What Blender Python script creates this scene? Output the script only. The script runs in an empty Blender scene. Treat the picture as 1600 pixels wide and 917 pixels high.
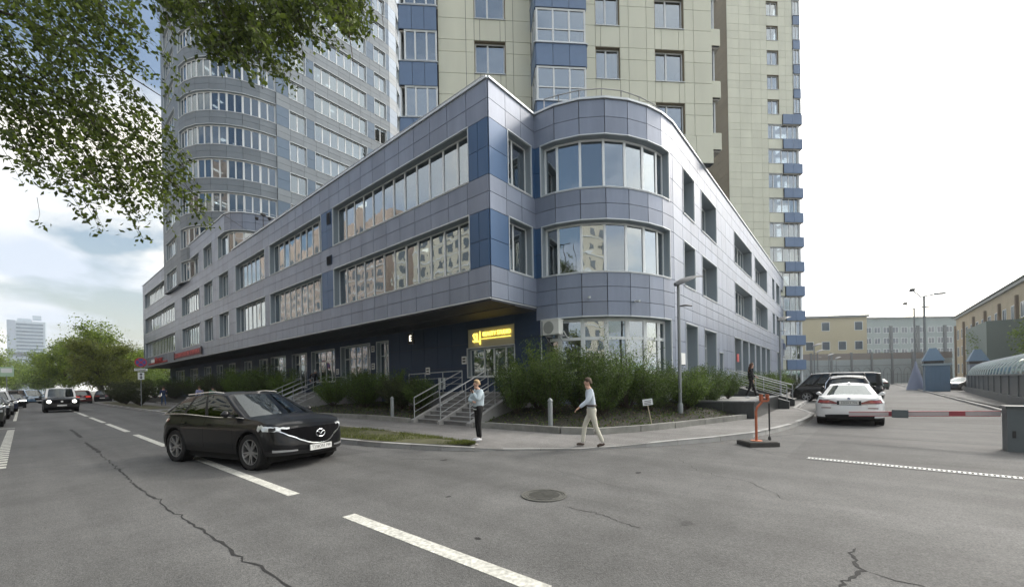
import bpy, bmesh, math, random
import numpy as np
from mathutils import Vector, Matrix
R = math.radians
sc = bpy.context.scene
COL = sc.collection
rnd = random.Random(7)

# ---------------------------------------------------------------- camera, sky, sun, exposure
cam_d = bpy.data.cameras.new('camera'); cam = bpy.data.objects.new('camera', cam_d); COL.objects.link(cam)
FW = Vector((.7675, .6411, 0)).normalized(); RT = Vector((FW.y, -FW.x, 0)); UP = Vector((0, 0, 1))
ROLL = .0175
cx = (RT * math.cos(ROLL) + UP * math.sin(-ROLL)); cy = (UP * math.cos(ROLL) + RT * math.sin(ROLL))
m = Matrix.Identity(4)
for i in range(3):
    m[i][0] = cx[i]; m[i][1] = cy[i]; m[i][2] = -FW[i]
m[2][3] = 1.65
cam.matrix_world = m
cam_d.sensor_width = 36; cam_d.lens = 36 * 638 / 1600; cam_d.shift_y = (599 - 458.5) / 1600
cam_d.clip_start = .1; cam_d.clip_end = 6000
sc.camera = cam

SUN_EL = 38
sd = (FW * math.cos(R(62)) + RT * math.sin(R(62))).normalized()      # horizontal direction towards the sun
sunv = Vector((sd.x * math.cos(R(SUN_EL)), sd.y * math.cos(R(SUN_EL)), math.sin(R(SUN_EL))))
sl = bpy.data.lights.new('sun', 'SUN'); sl.energy = 1.3; sl.angle = R(12); sl.color = (1, .94, .86)
so = bpy.data.objects.new('sun', sl); COL.objects.link(so)
so.rotation_euler = sunv.to_track_quat('Z', 'Y').to_euler()

w = bpy.data.worlds.new('World'); sc.world = w; w.use_nodes = True
nt = w.node_tree; nt.nodes.clear()
def N(t, **k):
    n = nt.nodes.new(t)
    for a, b in k.items(): setattr(n, a, b)
    return n
def LK(a, b): nt.links.new(a, b)
def Mth(op, a, b=None, clamp=False):
    n = N('ShaderNodeMath', operation=op); n.use_clamp = clamp
    for i, v in enumerate((a, b)):
        if v is None: continue
        if isinstance(v, (int, float)): n.inputs[i].default_value = v
        else: LK(v, n.inputs[i])
    return n.outputs[0]
sky = N('ShaderNodeTexSky', sky_type='NISHITA'); sky.sun_disc = False
sky.sun_elevation = R(SUN_EL); sky.sun_rotation = math.atan2(sd.x, sd.y)
sky.air_density = 1.4; sky.dust_density = 3.5; sky.ozone_density = 1.5
geo = N('ShaderNodeNewGeometry'); sep = N('ShaderNodeSeparateXYZ')
vneg = N('ShaderNodeVectorMath', operation='SCALE'); vneg.inputs[3].default_value = -1
LK(geo.outputs['Incoming'], vneg.inputs[0]); LK(vneg.outputs[0], sep.inputs[0])
zc = Mth('MAXIMUM', sep.outputs[2], 0.0)
den = Mth('ADD', zc, .22)
cb = N('ShaderNodeCombineXYZ'); LK(Mth('DIVIDE', sep.outputs[0], den), cb.inputs[0]); LK(Mth('DIVIDE', sep.outputs[1], den), cb.inputs[1])
n1 = N('ShaderNodeTexNoise'); n1.inputs['Scale'].default_value = 1.15; n1.inputs['Detail'].default_value = 8; n1.inputs['Roughness'].default_value = .55; n1.inputs['Distortion'].default_value = .25
mp = N('ShaderNodeMapping'); mp.inputs['Location'].default_value = (5.1, 2.2, 0); LK(cb.outputs[0], mp.inputs[0]); LK(mp.outputs[0], n1.inputs['Vector'])
cr = N('ShaderNodeValToRGB'); cr.color_ramp.elements[0].position = .43; cr.color_ramp.elements[1].position = .52; LK(n1.outputs[0], cr.inputs[0])
n2 = N('ShaderNodeTexNoise'); n2.inputs['Scale'].default_value = .9; n2.inputs['Detail'].default_value = 5
mp2 = N('ShaderNodeMapping'); mp2.inputs['Location'].default_value = (9.1, 4.2, 0); LK(cb.outputs[0], mp2.inputs[0]); LK(mp2.outputs[0], n2.inputs['Vector'])
cc = N('ShaderNodeValToRGB')
cc.color_ramp.elements[0].position = .40; cc.color_ramp.elements[0].color = (.58, .66, .78, 1)
cc.color_ramp.elements[1].position = .56; cc.color_ramp.elements[1].color = (1.12, 1.08, .98, 1)
LK(n2.outputs[0], cc.inputs[0])
csc = N('ShaderNodeVectorMath', operation='SCALE'); csc.inputs[3].default_value = 7.3; LK(cc.outputs[0], csc.inputs[0])
mixc = N('ShaderNodeMix', data_type='RGBA'); LK(cr.outputs[0], mixc.inputs[0]); LK(sky.outputs[0], mixc.inputs[6]); LK(csc.outputs[0], mixc.inputs[7])
# haze brightening round the veiled sun and along the horizon
dt = N('ShaderNodeVectorMath', operation='DOT_PRODUCT'); LK(vneg.outputs[0], dt.inputs[0]); dt.inputs[1].default_value = sunv
dp = Mth('MAXIMUM', dt.outputs['Value'], 0.0)
glow = Mth('MULTIPLY', Mth('POWER', dp, 3.0), 13.5)
gl = N('ShaderNodeCombineXYZ'); LK(glow, gl.inputs[0]); LK(Mth('MULTIPLY', glow, .985), gl.inputs[1]); LK(Mth('MULTIPLY', glow, .94), gl.inputs[2])
hz = Mth('MULTIPLY', Mth('POWER', Mth('SUBTRACT', 1.0, zc, True), 9.0), .5)
mixh = N('ShaderNodeMix', data_type='RGBA'); LK(hz, mixh.inputs[0]); LK(mixc.outputs[2], mixh.inputs[6]); mixh.inputs[7].default_value = (8.6, 8.5, 8.0, 1)
ad = N('ShaderNodeVectorMath', operation='ADD'); LK(mixh.outputs[2], ad.inputs[0]); LK(gl.outputs[0], ad.inputs[1])
bg = N('ShaderNodeBackground'); bg.inputs[1].default_value = .1; LK(ad.outputs[0], bg.inputs[0])
wo = N('ShaderNodeOutputWorld'); LK(bg.outputs[0], wo.inputs[0])
sc.view_settings.view_transform = 'Standard'; sc.view_settings.look = 'None'
sc.view_settings.exposure = 0.85; sc.view_settings.gamma = 1
sc.cycles.max_bounces = 6; sc.cycles.transparent_max_bounces = 12; sc.cycles.caustics_reflective = False; sc.cycles.caustics_refractive = False

# ---------------------------------------------------------------- materials
MATS = {}
def mat(name, col, rough=.6, metal=0, var=.0, vscale=3., bump=0., bscale=40., rand=0., wpos=False, emit=None, spec=.5, coat=0, dirt=None, stretch=None, fine=0.):
    if name in MATS: return MATS[name]
    M = bpy.data.materials.new(name); M.use_nodes = True; t = M.node_tree; b = t.nodes['Principled BSDF']
    b.inputs['Roughness'].default_value = rough; b.inputs['Metallic'].default_value = metal
    b.inputs['Specular IOR Level'].default_value = spec; b.inputs['Coat Weight'].default_value = coat; b.inputs['Coat Roughness'].default_value = .05
    c4 = (*col, 1); b.inputs['Base Color'].default_value = c4
    def nn(x): return t.nodes.new(x)
    out = None
    tc = nn('ShaderNodeTexCoord')
    src = tc.outputs['Object']
    if wpos: src = nn('ShaderNodeNewGeometry').outputs['Position']
    if stretch:
        mpn = nn('ShaderNodeMapping'); mpn.inputs['Scale'].default_value = stretch; t.links.new(src, mpn.inputs[0]); src = mpn.outputs[0]
    def mul(fac_out, lo, hi, prev):
        mr = nn('ShaderNodeMapRange'); mr.inputs[1].default_value = .25; mr.inputs[2].default_value = .75; mr.inputs[3].default_value = lo; mr.inputs[4].default_value = hi
        t.links.new(fac_out, mr.inputs[0])
        vm = nn('ShaderNodeVectorMath'); vm.operation = 'SCALE'; t.links.new(mr.outputs[0], vm.inputs[3])
        if prev is None: vm.inputs[0].default_value = col
        else: t.links.new(prev, vm.inputs[0])
        return vm.outputs[0]
    if var:
        no = nn('ShaderNodeTexNoise'); no.inputs['Scale'].default_value = vscale; no.inputs['Detail'].default_value = 6; no.inputs['Roughness'].default_value = .6
        t.links.new(src, no.inputs['Vector']); out = mul(no.outputs[0], 1 - var, 1 + var, out)
    if fine:
        no = nn('ShaderNodeTexNoise'); no.inputs['Scale'].default_value = bscale; no.inputs['Detail'].default_value = 3
        t.links.new(src, no.inputs['Vector']); out = mul(no.outputs[0], 1 - fine, 1 + fine, out)
    if rand:
        oi = nn('ShaderNodeObjectInfo'); ge = nn('ShaderNodeNewGeometry')
        a = nn('ShaderNodeMath'); a.operation = 'ADD'; t.links.new(oi.outputs['Random'], a.inputs[0]); t.links.new(ge.outputs['Random Per Island'], a.inputs[1])
        f = nn('ShaderNodeMath'); f.operation = 'FRACT'; t.links.new(a.outputs[0], f.inputs[0])
        mr = nn('ShaderNodeMapRange'); mr.inputs[3].default_value = 1 - rand; mr.inputs[4].default_value = 1 + rand; t.links.new(f.outputs[0], mr.inputs[0])
        vm = nn('ShaderNodeVectorMath'); vm.operation = 'SCALE'; t.links.new(mr.outputs[0], vm.inputs[3])
        if out is None: vm.inputs[0].default_value = col
        else: t.links.new(out, vm.inputs[0])
        out = vm.outputs[0]
    if out is not None: t.links.new(out, b.inputs['Base Color'])
    if bump:
        no = nn('ShaderNodeTexNoise'); no.inputs['Scale'].default_value = bscale; no.inputs['Detail'].default_value = 4
        t.links.new(src, no.inputs['Vector'])
        bp = nn('ShaderNodeBump'); bp.inputs['Strength'].default_value = bump; bp.inputs['Distance'].default_value = .02
        t.links.new(no.outputs[0], bp.inputs['Height']); t.links.new(bp.outputs[0], b.inputs['Normal'])
    if emit: b.inputs['Emission Color'].default_value = (*emit[0], 1); b.inputs['Emission Strength'].default_value = emit[1]
    MATS[name] = M; return M
def glass(name, tint=(.55, .6, .62), refl=.2, ior=1.6, rough=.01, gt=(.85, .93, 1.0)):
    if name in MATS: return MATS[name]
    M = bpy.data.materials.new(name); M.use_nodes = True; t = M.node_tree; t.nodes.clear()
    o = t.nodes.new('ShaderNodeOutputMaterial'); mx = t.nodes.new('ShaderNodeMixShader')
    g = t.nodes.new('ShaderNodeBsdfGlossy'); g.inputs['Roughness'].default_value = rough; g.inputs['Color'].default_value = (*gt, 1)
    tr = t.nodes.new('ShaderNodeBsdfTransparent'); tr.inputs['Color'].default_value = (*tint, 1)
    ge = t.nodes.new('ShaderNodeNewGeometry'); dtn = t.nodes.new('ShaderNodeVectorMath'); dtn.operation = 'DOT_PRODUCT'; t.links.new(ge.outputs['Normal'], dtn.inputs[0]); t.links.new(ge.outputs['Incoming'], dtn.inputs[1])
    def mm(op, x, y):
        k = t.nodes.new('ShaderNodeMath'); k.operation = op; k.use_clamp = op != 'ABSOLUTE'
        for i_, v_ in enumerate((x, y)):
            if v_ is None: continue
            if isinstance(v_, (int, float)): k.inputs[i_].default_value = v_
            else: t.links.new(v_, k.inputs[i_])
        return k
    pw = mm('POWER', mm('SUBTRACT', 1.0, mm('ABSOLUTE', dtn.outputs['Value'], None).outputs[0]).outputs[0], 4.2); f0 = refl + 2 * ((ior - 1) / (ior + 1)) ** 2 * .8
    a = t.nodes.new('ShaderNodeMath'); a.operation = 'MULTIPLY_ADD'; a.use_clamp = True; a.inputs[1].default_value = 1 - f0; a.inputs[2].default_value = f0
    t.links.new(pw.outputs[0], a.inputs[0]); t.links.new(a.outputs[0], mx.inputs[0]); t.links.new(tr.outputs[0], mx.inputs[1]); t.links.new(g.outputs[0], mx.inputs[2])
    # slight waviness of the sheets
    no = t.nodes.new('ShaderNodeTexNoise'); no.inputs['Scale'].default_value = .9; tc = t.nodes.new('ShaderNodeTexCoord'); t.links.new(tc.outputs['Object'], no.inputs['Vector'])
    bp = t.nodes.new('ShaderNodeBump'); bp.inputs['Strength'].default_value = .12; bp.inputs['Distance'].default_value = .05
    t.links.new(no.outputs[0], bp.inputs['Height']); t.links.new(bp.outputs[0], g.inputs['Normal'])
    t.links.new(mx.outputs[0], o.inputs[0]); MATS[name] = M; return M
def leafmat(name, col, var=.35, trans=.35, warm=(1.3, 1.15, .6)):
    M = bpy.data.materials.new(name); M.use_nodes = True; t = M.node_tree; b = t.nodes['Principled BSDF']
    b.inputs['Roughness'].default_value = .55; b.inputs['Specular IOR Level'].default_value = .35
    ge = t.nodes.new('ShaderNodeNewGeometry'); cr_ = t.nodes.new('ShaderNodeValToRGB')
    e = cr_.color_ramp.elements; e[0].color = (*[c * (1 - var) for c in col], 1); e[1].color = (*[c * (1 + var) * k for c, k in zip(col, warm)], 1)
    t.links.new(ge.outputs['Random Per Island'], cr_.inputs[0]); t.links.new(cr_.outputs[0], b.inputs['Base Color'])
    tl = t.nodes.new('ShaderNodeBsdfTranslucent'); t.links.new(cr_.outputs[0], tl.inputs[0]); mx = t.nodes.new('ShaderNodeMixShader'); mx.inputs[0].default_value = trans
    t.links.new(b.outputs[0], mx.inputs[1]); t.links.new(tl.outputs[0], mx.inputs[2]); t.links.new(mx.outputs[0], t.nodes['Material Output'].inputs[0])
    return M

grey = mat('grey composite panel', (.195, .230, .305), .42, .25, var=.17, vscale=1.1, rand=.085, wpos=True, stretch=(1, 1, .16), fine=.04, bscale=9, spec=.6)
blue = mat('blue composite panel', (.035, .095, .205), .42, .25, var=.11, vscale=1.1, rand=.07, wpos=True, stretch=(1, 1, .16), spec=.6)
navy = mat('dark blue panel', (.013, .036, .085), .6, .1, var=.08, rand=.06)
core = mat('wall core', (.05, .055, .065), .8)
trim = mat('pale metal trim', (.60, .64, .67), .4, .3)
reveal = mat('blue grey reveal', (.27, .32, .36), .5, .2)
wframe = mat('window frame metal', (.74, .78, .80), .45, .1)
white = mat('white plastic frame', (.68, .72, .74), .5)
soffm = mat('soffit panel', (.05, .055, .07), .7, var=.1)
interior = mat('room plaster', (.36, .35, .32), .9)
roomfloor = mat('room floor', (.16, .15, .13), .9)
cloth = mat('curtain fabric', (.55, .56, .56), .95, var=.25, vscale=9, stretch=(6, 6, .2), rand=.3)
blind = mat('roller blind', (.40, .37, .31), .95, rand=.3)
lampon = mat('lit ceiling panel', (1, 1, 1), .5, emit=((1, .92, .75), 2.6))
beige = mat('beige panel', (.62, .635, .53), .6, var=.08, vscale=.7, rand=.045, wpos=True, stretch=(1, 1, .2))
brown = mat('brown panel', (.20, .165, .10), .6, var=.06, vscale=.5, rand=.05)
sky_blue = mat('sky blue balcony panel', (.12, .19, .32), .5, var=.05, rand=.05)
G1 = glass('window glass', (.42, .46, .48), .22, gt=(.88, .95, 1.0))
G2 = glass('tower glass', (.30, .34, .38), .09, gt=(.78, .9, 1.0))
G3 = glass('flat glass', (.55, .60, .66), .16)
roofm = mat('roof felt', (.12, .12, .12), .9)

# ---------------------------------------------------------------- helpers
def props(o, label=None, cat=None, group=None, kind=None):
    if label: o['label'] = label
    if cat: o['category'] = cat
    if group: o['group'] = group
    if kind: o['kind'] = kind
    return o
def thing(name, label, cat, loc=(0, 0, 0), rotz=0, group=None):
    o = bpy.data.objects.new(name, None); COL.objects.link(o); o.location = loc; o.rotation_euler = (0, 0, rotz)
    o.empty_display_size = .2
    return props(o, label, cat, group)
class Fr:
    def __init__(s, p0, p1, n=None):
        s.o = Vector((p0[0], p0[1])); d = Vector((p1[0], p1[1])) - s.o; s.L = d.length; s.u = d / s.L
        a = Vector((s.u.y, -s.u.x)); s.n = a if (n is None or a.dot(Vector(n)) > 0) else -a
    def p(s, u, w, z): q = s.o + s.u * u + s.n * w; return (q.x, q.y, z)
class MB:
    def __init__(s, off=(0, 0, 0)): s.v = []; s.f = []; s.m = []; s.off = Vector(off)
    def hexa(s, P, mi=0):
        b = len(s.v); s.v += [tuple(p) for p in P]
        a = Vector(P[1]) - Vector(P[0]); c = Vector(P[3]) - Vector(P[0]); d = Vector(P[4]) - Vector(P[0])
        fl = a.cross(c).dot(d) < 0
        for q in ((0, 3, 2, 1), (4, 5, 6, 7), (0, 1, 5, 4), (1, 2, 6, 5), (2, 3, 7, 6), (3, 0, 4, 7)):
            q = tuple(b + i for i in q); s.f.append(q[::-1] if fl else q); s.m.append(mi)
        return s
    def box(s, x0, x1, y0, y1, z0, z1, mi=0):
        return s.hexa([(x0, y0, z0), (x1, y0, z0), (x1, y1, z0), (x0, y1, z0), (x0, y0, z1), (x1, y0, z1), (x1, y1, z1), (x0, y1, z1)], mi)
    def fb(s, fr, u0, u1, w0, w1, z0, z1, mi=0):
        return s.hexa([fr.p(u0, w0, z0), fr.p(u1, w0, z0), fr.p(u1, w1, z0), fr.p(u0, w1, z0), fr.p(u0, w0, z1), fr.p(u1, w0, z1), fr.p(u1, w1, z1), fr.p(u0, w1, z1)], mi)
    def obox(s, c, size, rot=0, tilt=0, mi=0):
        M_ = Matrix.Translation(c) @ Matrix.Rotation(rot, 4, 'Z') @ Matrix.Rotation(tilt, 4, 'Y'); hx, hy, hz_ = [k / 2 for k in size]
        return s.hexa([M_ @ Vector(p) for p in ((-hx, -hy, -hz_), (hx, -hy, -hz_), (hx, hy, -hz_), (-hx, hy, -hz_), (-hx, -hy, hz_), (hx, -hy, hz_), (hx, hy, hz_), (-hx, hy, hz_))], mi)
    def prism(s, poly, z0, z1, mi=0):
        n = len(poly); b = len(s.v)
        z0f = z0 if callable(z0) else (lambda i: z0)
        area = sum(poly[i][0] * poly[(i + 1) % n][1] - poly[(i + 1) % n][0] * poly[i][1] for i in range(n))
        if area < 0: poly = poly[::-1]
        s.v += [(p[0], p[1], z0) for p in poly] + [(p[0], p[1], z1) for p in poly]
        s.f.append(tuple(range(b + n - 1, b - 1, -1))); s.f.append(tuple(range(b + n, b + 2 * n))); s.m += [mi, mi]
        for i in range(n): j = (i + 1) % n; s.f.append((b + i, b + j, b + n + j, b + n + i)); s.m.append(mi)
        return s
    def path(s, pts, rad, n=6, mi=0, cap=True):
        pts = [Vector(p) for p in pts]
        if not isinstance(rad, (list, tuple)): rad = [rad] * len(pts)
        b0 = len(s.v)
        for i, p in enumerate(pts):
            d = (pts[min(i + 1, len(pts) - 1)] - pts[max(i - 1, 0)]).normalized()
            a = d.cross(Vector((0, 0, 1))); a = a.normalized() if a.length > .05 else Vector((1, 0, 0)); c = d.cross(a)
            for k in range(n):
                t = 2 * math.pi * k / n; s.v.append(tuple(p + (a * math.cos(t) + c * math.sin(t)) * rad[i]))
        for i in range(len(pts) - 1):
            for k in range(n):
                k2 = (k + 1) % n; q = (b0 + i * n + k, b0 + i * n + k2, b0 + (i + 1) * n + k2, b0 + (i + 1) * n + k); s.f.append(q[::-1]); s.m.append(mi)
        if cap:
            s.f.append(tuple(b0 + k for k in range(n))); s.f.append(tuple(b0 + (len(pts) - 1) * n + k for k in range(n))[::-1]); s.m += [mi, mi]
        return s
    def lathe(s, c, prof, n=16, axis='Z', mi=0, cap=True):
        b = len(s.v); c = Vector(c)
        for r_, h in prof:
            for k in range(n):
                t = 2 * math.pi * k / n; a, d = r_ * math.cos(t), r_ * math.sin(t)
                s.v.append(tuple(c + Vector({'Z': (a, d, h), 'Y': (a, h, d), 'X': (h, a, d)}[axis])))
        for i in range(len(prof) - 1):
            for k in range(n):
                k2 = (k + 1) % n; s.f.append((b + i * n + k, b + i * n + k2, b + (i + 1) * n + k2, b + (i + 1) * n + k)); s.m.append(mi)
        for i, fl in ((0, True), (len(prof) - 1, False)):
            if cap and prof[i][0] > 1e-4: q = tuple(b + i * n + k for k in range(n)); s.f.append(q[::-1] if fl else q); s.m.append(mi)
        return s
    def grid(s, rows, mi=0, closed=False):
        b = len(s.v); nc = len(rows[0])
        for r_ in rows: s.v += [tuple(p) for p in r_]
        for i in range(len(rows) - 1):
            for k in range(nc if closed else nc - 1):
                k2 = (k + 1) % nc; s.f.append((b + i * nc + k, b + i * nc + k2, b + (i + 1) * nc + k2, b + (i + 1) * nc + k)); s.m.append(mi(i, k) if callable(mi) else mi)
        return s
    def mesh(s, name, mats, smooth=0):
        me = bpy.data.meshes.new(name)
        o = s.off; me.from_pydata([(p[0] - o.x, p[1] - o.y, p[2] - o.z) for p in s.v], [], s.f)
        for M_ in (mats if isinstance(mats, (list, tuple)) else [mats]): me.materials.append(M_)
        if any(s.m): me.polygons.foreach_set('material_index', s.m)
        if smooth:
            me.polygons.foreach_set('use_smooth', [True] * len(me.polygons))
            me.set_sharp_from_angle(angle=R(smooth))
        me.update(); return me
    def build(s, name, mats, parent=None, smooth=0, **k):
        o = bpy.data.objects.new(name, s.mesh(name, mats, smooth)); COL.objects.link(o); o.parent = parent
        return props(o, **k)
def inst(name, me, parent, loc, rot=0, **k):
    o = bpy.data.objects.new(name, me); COL.objects.link(o); o.parent = parent; o.location = loc; o.rotation_euler = (0, 0, rot); return props(o, **k)
def dup(o, parent=None):
    c = o.copy(); COL.objects.link(c)
    if parent: c.parent = parent
    for ch in list(o.children): dup(ch, c)
    return c
def struct(name, mb, mats, parent=None, smooth=0): return mb.build(name, mats, parent, smooth, kind='structure')
def text(name, body, size, M_, parent, mw, ext=.004, align='CENTER', sx=1., kind=None):
    cu = bpy.data.curves.new(name, 'FONT'); cu.body = body; cu.size = size; cu.extrude = ext; cu.align_x = align; cu.align_y = 'CENTER'; cu.resolution_u = 2
    t = bpy.data.objects.new('tmp', cu); COL.objects.link(t); bpy.context.view_layer.update()
    me = bpy.data.meshes.new_from_object(t); bpy.data.objects.remove(t)
    me.materials.clear(); me.materials.append(M_); me.transform(Matrix.Diagonal((sx, 1, 1, 1)))
    o = bpy.data.objects.new(name, me); COL.objects.link(o); o.parent = parent; o.matrix_local = mw; return o
def face_mat(p, n, up=(0, 0, 1)):
    n = Vector(n).normalized(); up = Vector(up); x = up.cross(n).normalized(); u = n.cross(x)
    M_ = Matrix.Identity(4)
    for i in range(3): M_[i][0] = x[i]; M_[i][1] = u[i]; M_[i][2] = n[i]; M_[i][3] = p[i]
    return M_
def pxsize(p, size):
    d = max(2., (Vector(p) - Vector((0, 0, 1.65))).dot(FW)); return size * 638 / d

# ---------------------------------------------------------------- facade engine
class Building:
    def __init__(s, root, base):
        s.root = root; s.off = Vector(base); s.pan = []; s.cache = {}; s.core = MB(base); s.inn = MB(base); s.trim = MB(base); s.lights = []
    def panel(s, fr, u0, u1, z0, z1, M_, w=.0, gap=.011, th=.045):
        if u1 - u0 < .08 or z1 - z0 < .08: return
        s.pan.append((fr, u0 + gap, u1 - gap, z0 + gap, z1 - gap, M_, w, th))
    def flush(s, name='cladding_panel', limit=300):
        def size(q):
            fr, u0, u1, z0, z1, M_, w_, th = q
            c = Vector(fr.p((u0 + u1) / 2, 0, (z0 + z1) / 2)); v = c - Vector((0, 0, 1.65)); d = v.dot(FW)
            vis = d > 2 and abs(v.dot(RT) / d) < 1.3 and -v.dot(Vector((fr.n.x, fr.n.y, 0))) > 0 and v.z / d < .98
            return -(pxsize(c, math.sqrt(abs((u1 - u0) * (z1 - z0) * (v.normalized().dot(Vector((fr.n.x, fr.n.y, 0)))))))) if vis else 0
        s.pan.sort(key=size)
        for fr, u0, u1, z0, z1, M_, w_, th in s.pan[:limit]:
            key = (round(u1 - u0, 3), round(z1 - z0, 3), M_.name, th)
            if key not in s.cache:
                a, b = key[0] / 2, key[1] / 2; s.cache[key] = MB().box(-a, a, 0, th, -b, b).mesh(name, M_)
            c = Vector(fr.p((u0 + u1) / 2, w_, (z0 + z1) / 2)) - s.off
            inst(name, s.cache[key], s.root, c, math.atan2(fr.n.y, fr.n.x) - math.pi / 2)
        rest = s.pan[limit:]
        if rest:
            ms = []; mb = MB(s.off)
            for fr, u0, u1, z0, z1, M_, w_, th in rest:
                if M_ not in ms: ms.append(M_)
                mb.fb(fr, u0, u1, w_, w_ + th, z0, z1, ms.index(M_))
            mb.build('distant_' + name + 's', ms, s.root, kind='stuff')
    def band(s, fr, u0, u1, zs, M_, mod=1.2, core_=True, anchor=None):
        """solid strip of cladding from u0 to u1, rows between the heights zs"""
        n = max(1, round((u1 - u0) / mod)); st = (u1 - u0) / n
        for i in range(n):
            for a, b in zip(zs[:-1], zs[1:]): s.panel(fr, u0 + i * st, u0 + (i + 1) * st, a, b, M_)
        if core_: s.core.fb(fr, u0, u1, -.38, -.001, zs[0], zs[-1])
    def window(s, fr, u0, u1, z0, z1, mulls, depth=.32, trans=None, fm=wframe, gm=G1, curt=.35, name='window', rev=reveal, edge=True, fw=.055, skip_reveal=(0, 0), label=None, slop=None):
        mb = MB(s.off); d = depth
        if edge:      # light edge trims round the opening
            mb.fb(fr, u0 - .02, u1 + .02, .02, .075, z0 - .035, z0 + .005, 1); mb.fb(fr, u0 - .02, u1 + .02, .02, .075, z1 - .005, z1 + .035, 1)
            if not skip_reveal[0]: mb.fb(fr, u0 - .03, u0 + .002, .02, .07, z0 + .005, z1 - .005, 1)
            if not skip_reveal[1]: mb.fb(fr, u1 - .002, u1 + .03, .02, .07, z0 + .005, z1 - .005, 1)
        if not skip_reveal[0]: mb.fb(fr, u0 + .002, u0 + .03, -d + .0, .02, z0 + .03, z1 - .03, 2)
        if not skip_reveal[1]: mb.fb(fr, u1 - .03, u1 - .002, -d + .0, .02, z0 + .03, z1 - .03, 2)
        mb.fb(fr, u0 + .002, u1 - .002, -d, .02, z1 - .03, z1 - .003, 2)
        a, b = (0 if skip_reveal[0] else .03), (0 if skip_reveal[1] else .03)
        U0, U1, Z0, Z1 = u0 + a, u1 - b, z0 + .03, z1 - .03
        mb.fb(fr, U0, U1, -d - .03, -d + .05, Z0, Z0 + fw, 0); mb.fb(fr, U0, U1, -d - .03, -d + .05, Z1 - fw, Z1, 0)
        xs = [U0 + fw / 2] + list(mulls) + [U1 - fw / 2]
        for i, x in enumerate(xs): mb.fb(fr, x - fw / 2 - (.012 if 0 < i < len(xs) - 1 else 0), x + fw / 2 + (.012 if 0 < i < len(xs) - 1 else 0), -d - .028, -d + .056, Z0 + fw, Z1 - fw, 0)
        if trans:
            for zt in trans: mb.fb(fr, U0 + fw, U1 - fw, -d - .026, -d + .052, zt - fw / 2, zt + fw / 2, 0)
        wn = mb.build(name, [fm, trim, rev], s.root, **({'label': label} if label else {}))
        sb = MB(s.off); sb.fb(fr, u0 + .005, u1 - .005, -d + .05, .095, z0 - .001, z0 + .028); sb.build('sill', trim, wn)
        zz = [Z0 + fw] + list(trans or []) + [Z1 - fw]; small = MB(s.off)
        for i in range(len(xs) - 1):
            x0, x1 = xs[i] + fw / 2, xs[i + 1] - fw / 2
            for j in range(len(zz) - 1):
                c = fr.p((x0 + x1) / 2, -d, (zz[j] + zz[j + 1]) / 2)
                view = (Vector(c) - Vector((0, 0, 1.65))).normalized()
                px = pxsize(c, (x1 - x0) * max(.2, abs(view.dot(Vector((fr.n.x, fr.n.y, 0))))))
                ty = rnd.uniform(-.008, .008)
                if px > 9: q = MB(s.off)
                else: q = small
                # each sheet sits a little out of true, as glazing does
                tz = rnd.uniform(-.006, .006)
                P = [fr.p(x_, -d + w_ + sx_ * ty + sz_ * tz, z_) for z_, sz_ in ((zz[j], -1), (zz[j + 1], 1)) for x_, w_, sx_ in ((x0, .012, -1), (x1, .012, 1), (x1, .02, 1), (x0, .02, -1))]
                q.hexa(P)
                if px > 9: q.build('pane', gm, wn)
            if rnd.random() < curt:
                zt = Z0 if rnd.random() < .6 else Z0 + (Z1 - Z0) * rnd.uniform(.3, .6)
                cm = MB(s.off); cm.fb(fr, x0 - .02, x1 + (.0 if rnd.random() < .7 else -(x1 - x0) * .4), -d - .16, -d - .14, zt, Z1); cm.build('curtain' if zt == Z0 else 'blind', cloth if zt == Z0 else blind, wn)
        if small.v: small.build('panes', gm, wn, kind='stuff')
        return wn
    def ribbon(s, fr, z0, z1, wins, u0, u1, pier, rows, step=.95, mod=1.2, **k):
        """piers between the window openings; pier(u)->material; wins = [(a,b),...]"""
        last = u0
        for a, b in list(wins) + [(u1, u1)]:
            if a - last > .05: s.band(fr, last, a, rows, pier((a + last) / 2), mod)
            if b > a:
                n = max(1, round((b - a) / step)); s.window(fr, a, b, z0, z1, [a + (b - a) * i / n for i in range(1, n)], **k)
            last = b
    def rooms(s, fr, u0, u1, z0, z1, deep=5., lights=0., w0=-.42, wall=True):
        s.inn.fb(fr, u0, u1, -deep, w0, z0 - .12, z0, 1); s.inn.fb(fr, u0, u1, -deep, w0, z1, z1 + .12, 0)
        if wall: s.inn.fb(fr, u0, u1, -deep - .1, -deep, z0 - .12, z1 + .12, 0)
        x = u0 + 1.5
        while x < u1 - 1:
            if rnd.random() < .28: s.inn.fb(fr, x, x + .12, -deep, w0 - .3, z0, z1, 0)
            if rnd.random() < lights: s.lights.append((fr, x + .4, z1))
            x += 2.6
    def finish(s, limit=300):
        s.flush(limit=limit)
        s.core.build('wall', core, s.root)
        if s.inn.v: s.inn.build('interior', [interior, roomfloor], s.root)
        for i in range(0, len(s.trim.v), 8):
            q = MB(s.off); q.hexa(s.trim.v[i:i + 8]); q.build('coping', trim, s.root)
        me = None
        for fr, u, z in s.lights:
            mb = MB(s.off); wd = rnd.choice((-1.0, -1.6, -2.4)); mb.fb(fr, u, u + rnd.choice((.6, 1.3)), wd - .3, wd, z - .05, z - .01); mb.build('ceiling_light', lampon, s.root)

# storey heights of the office building
ZS, S2, W2, H2, W3, H3, RF = 5.08, (5.08, 5.72, 6.35), 6.35, 8.58, 9.95, 12.2, 13.7
W4, H4, RF4 = 13.7, 15.85, 17.4
XF, XW, YC, YR, YB = 11.9, 15.0, 10.95, 6.4, 83.
exec_later = []

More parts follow.
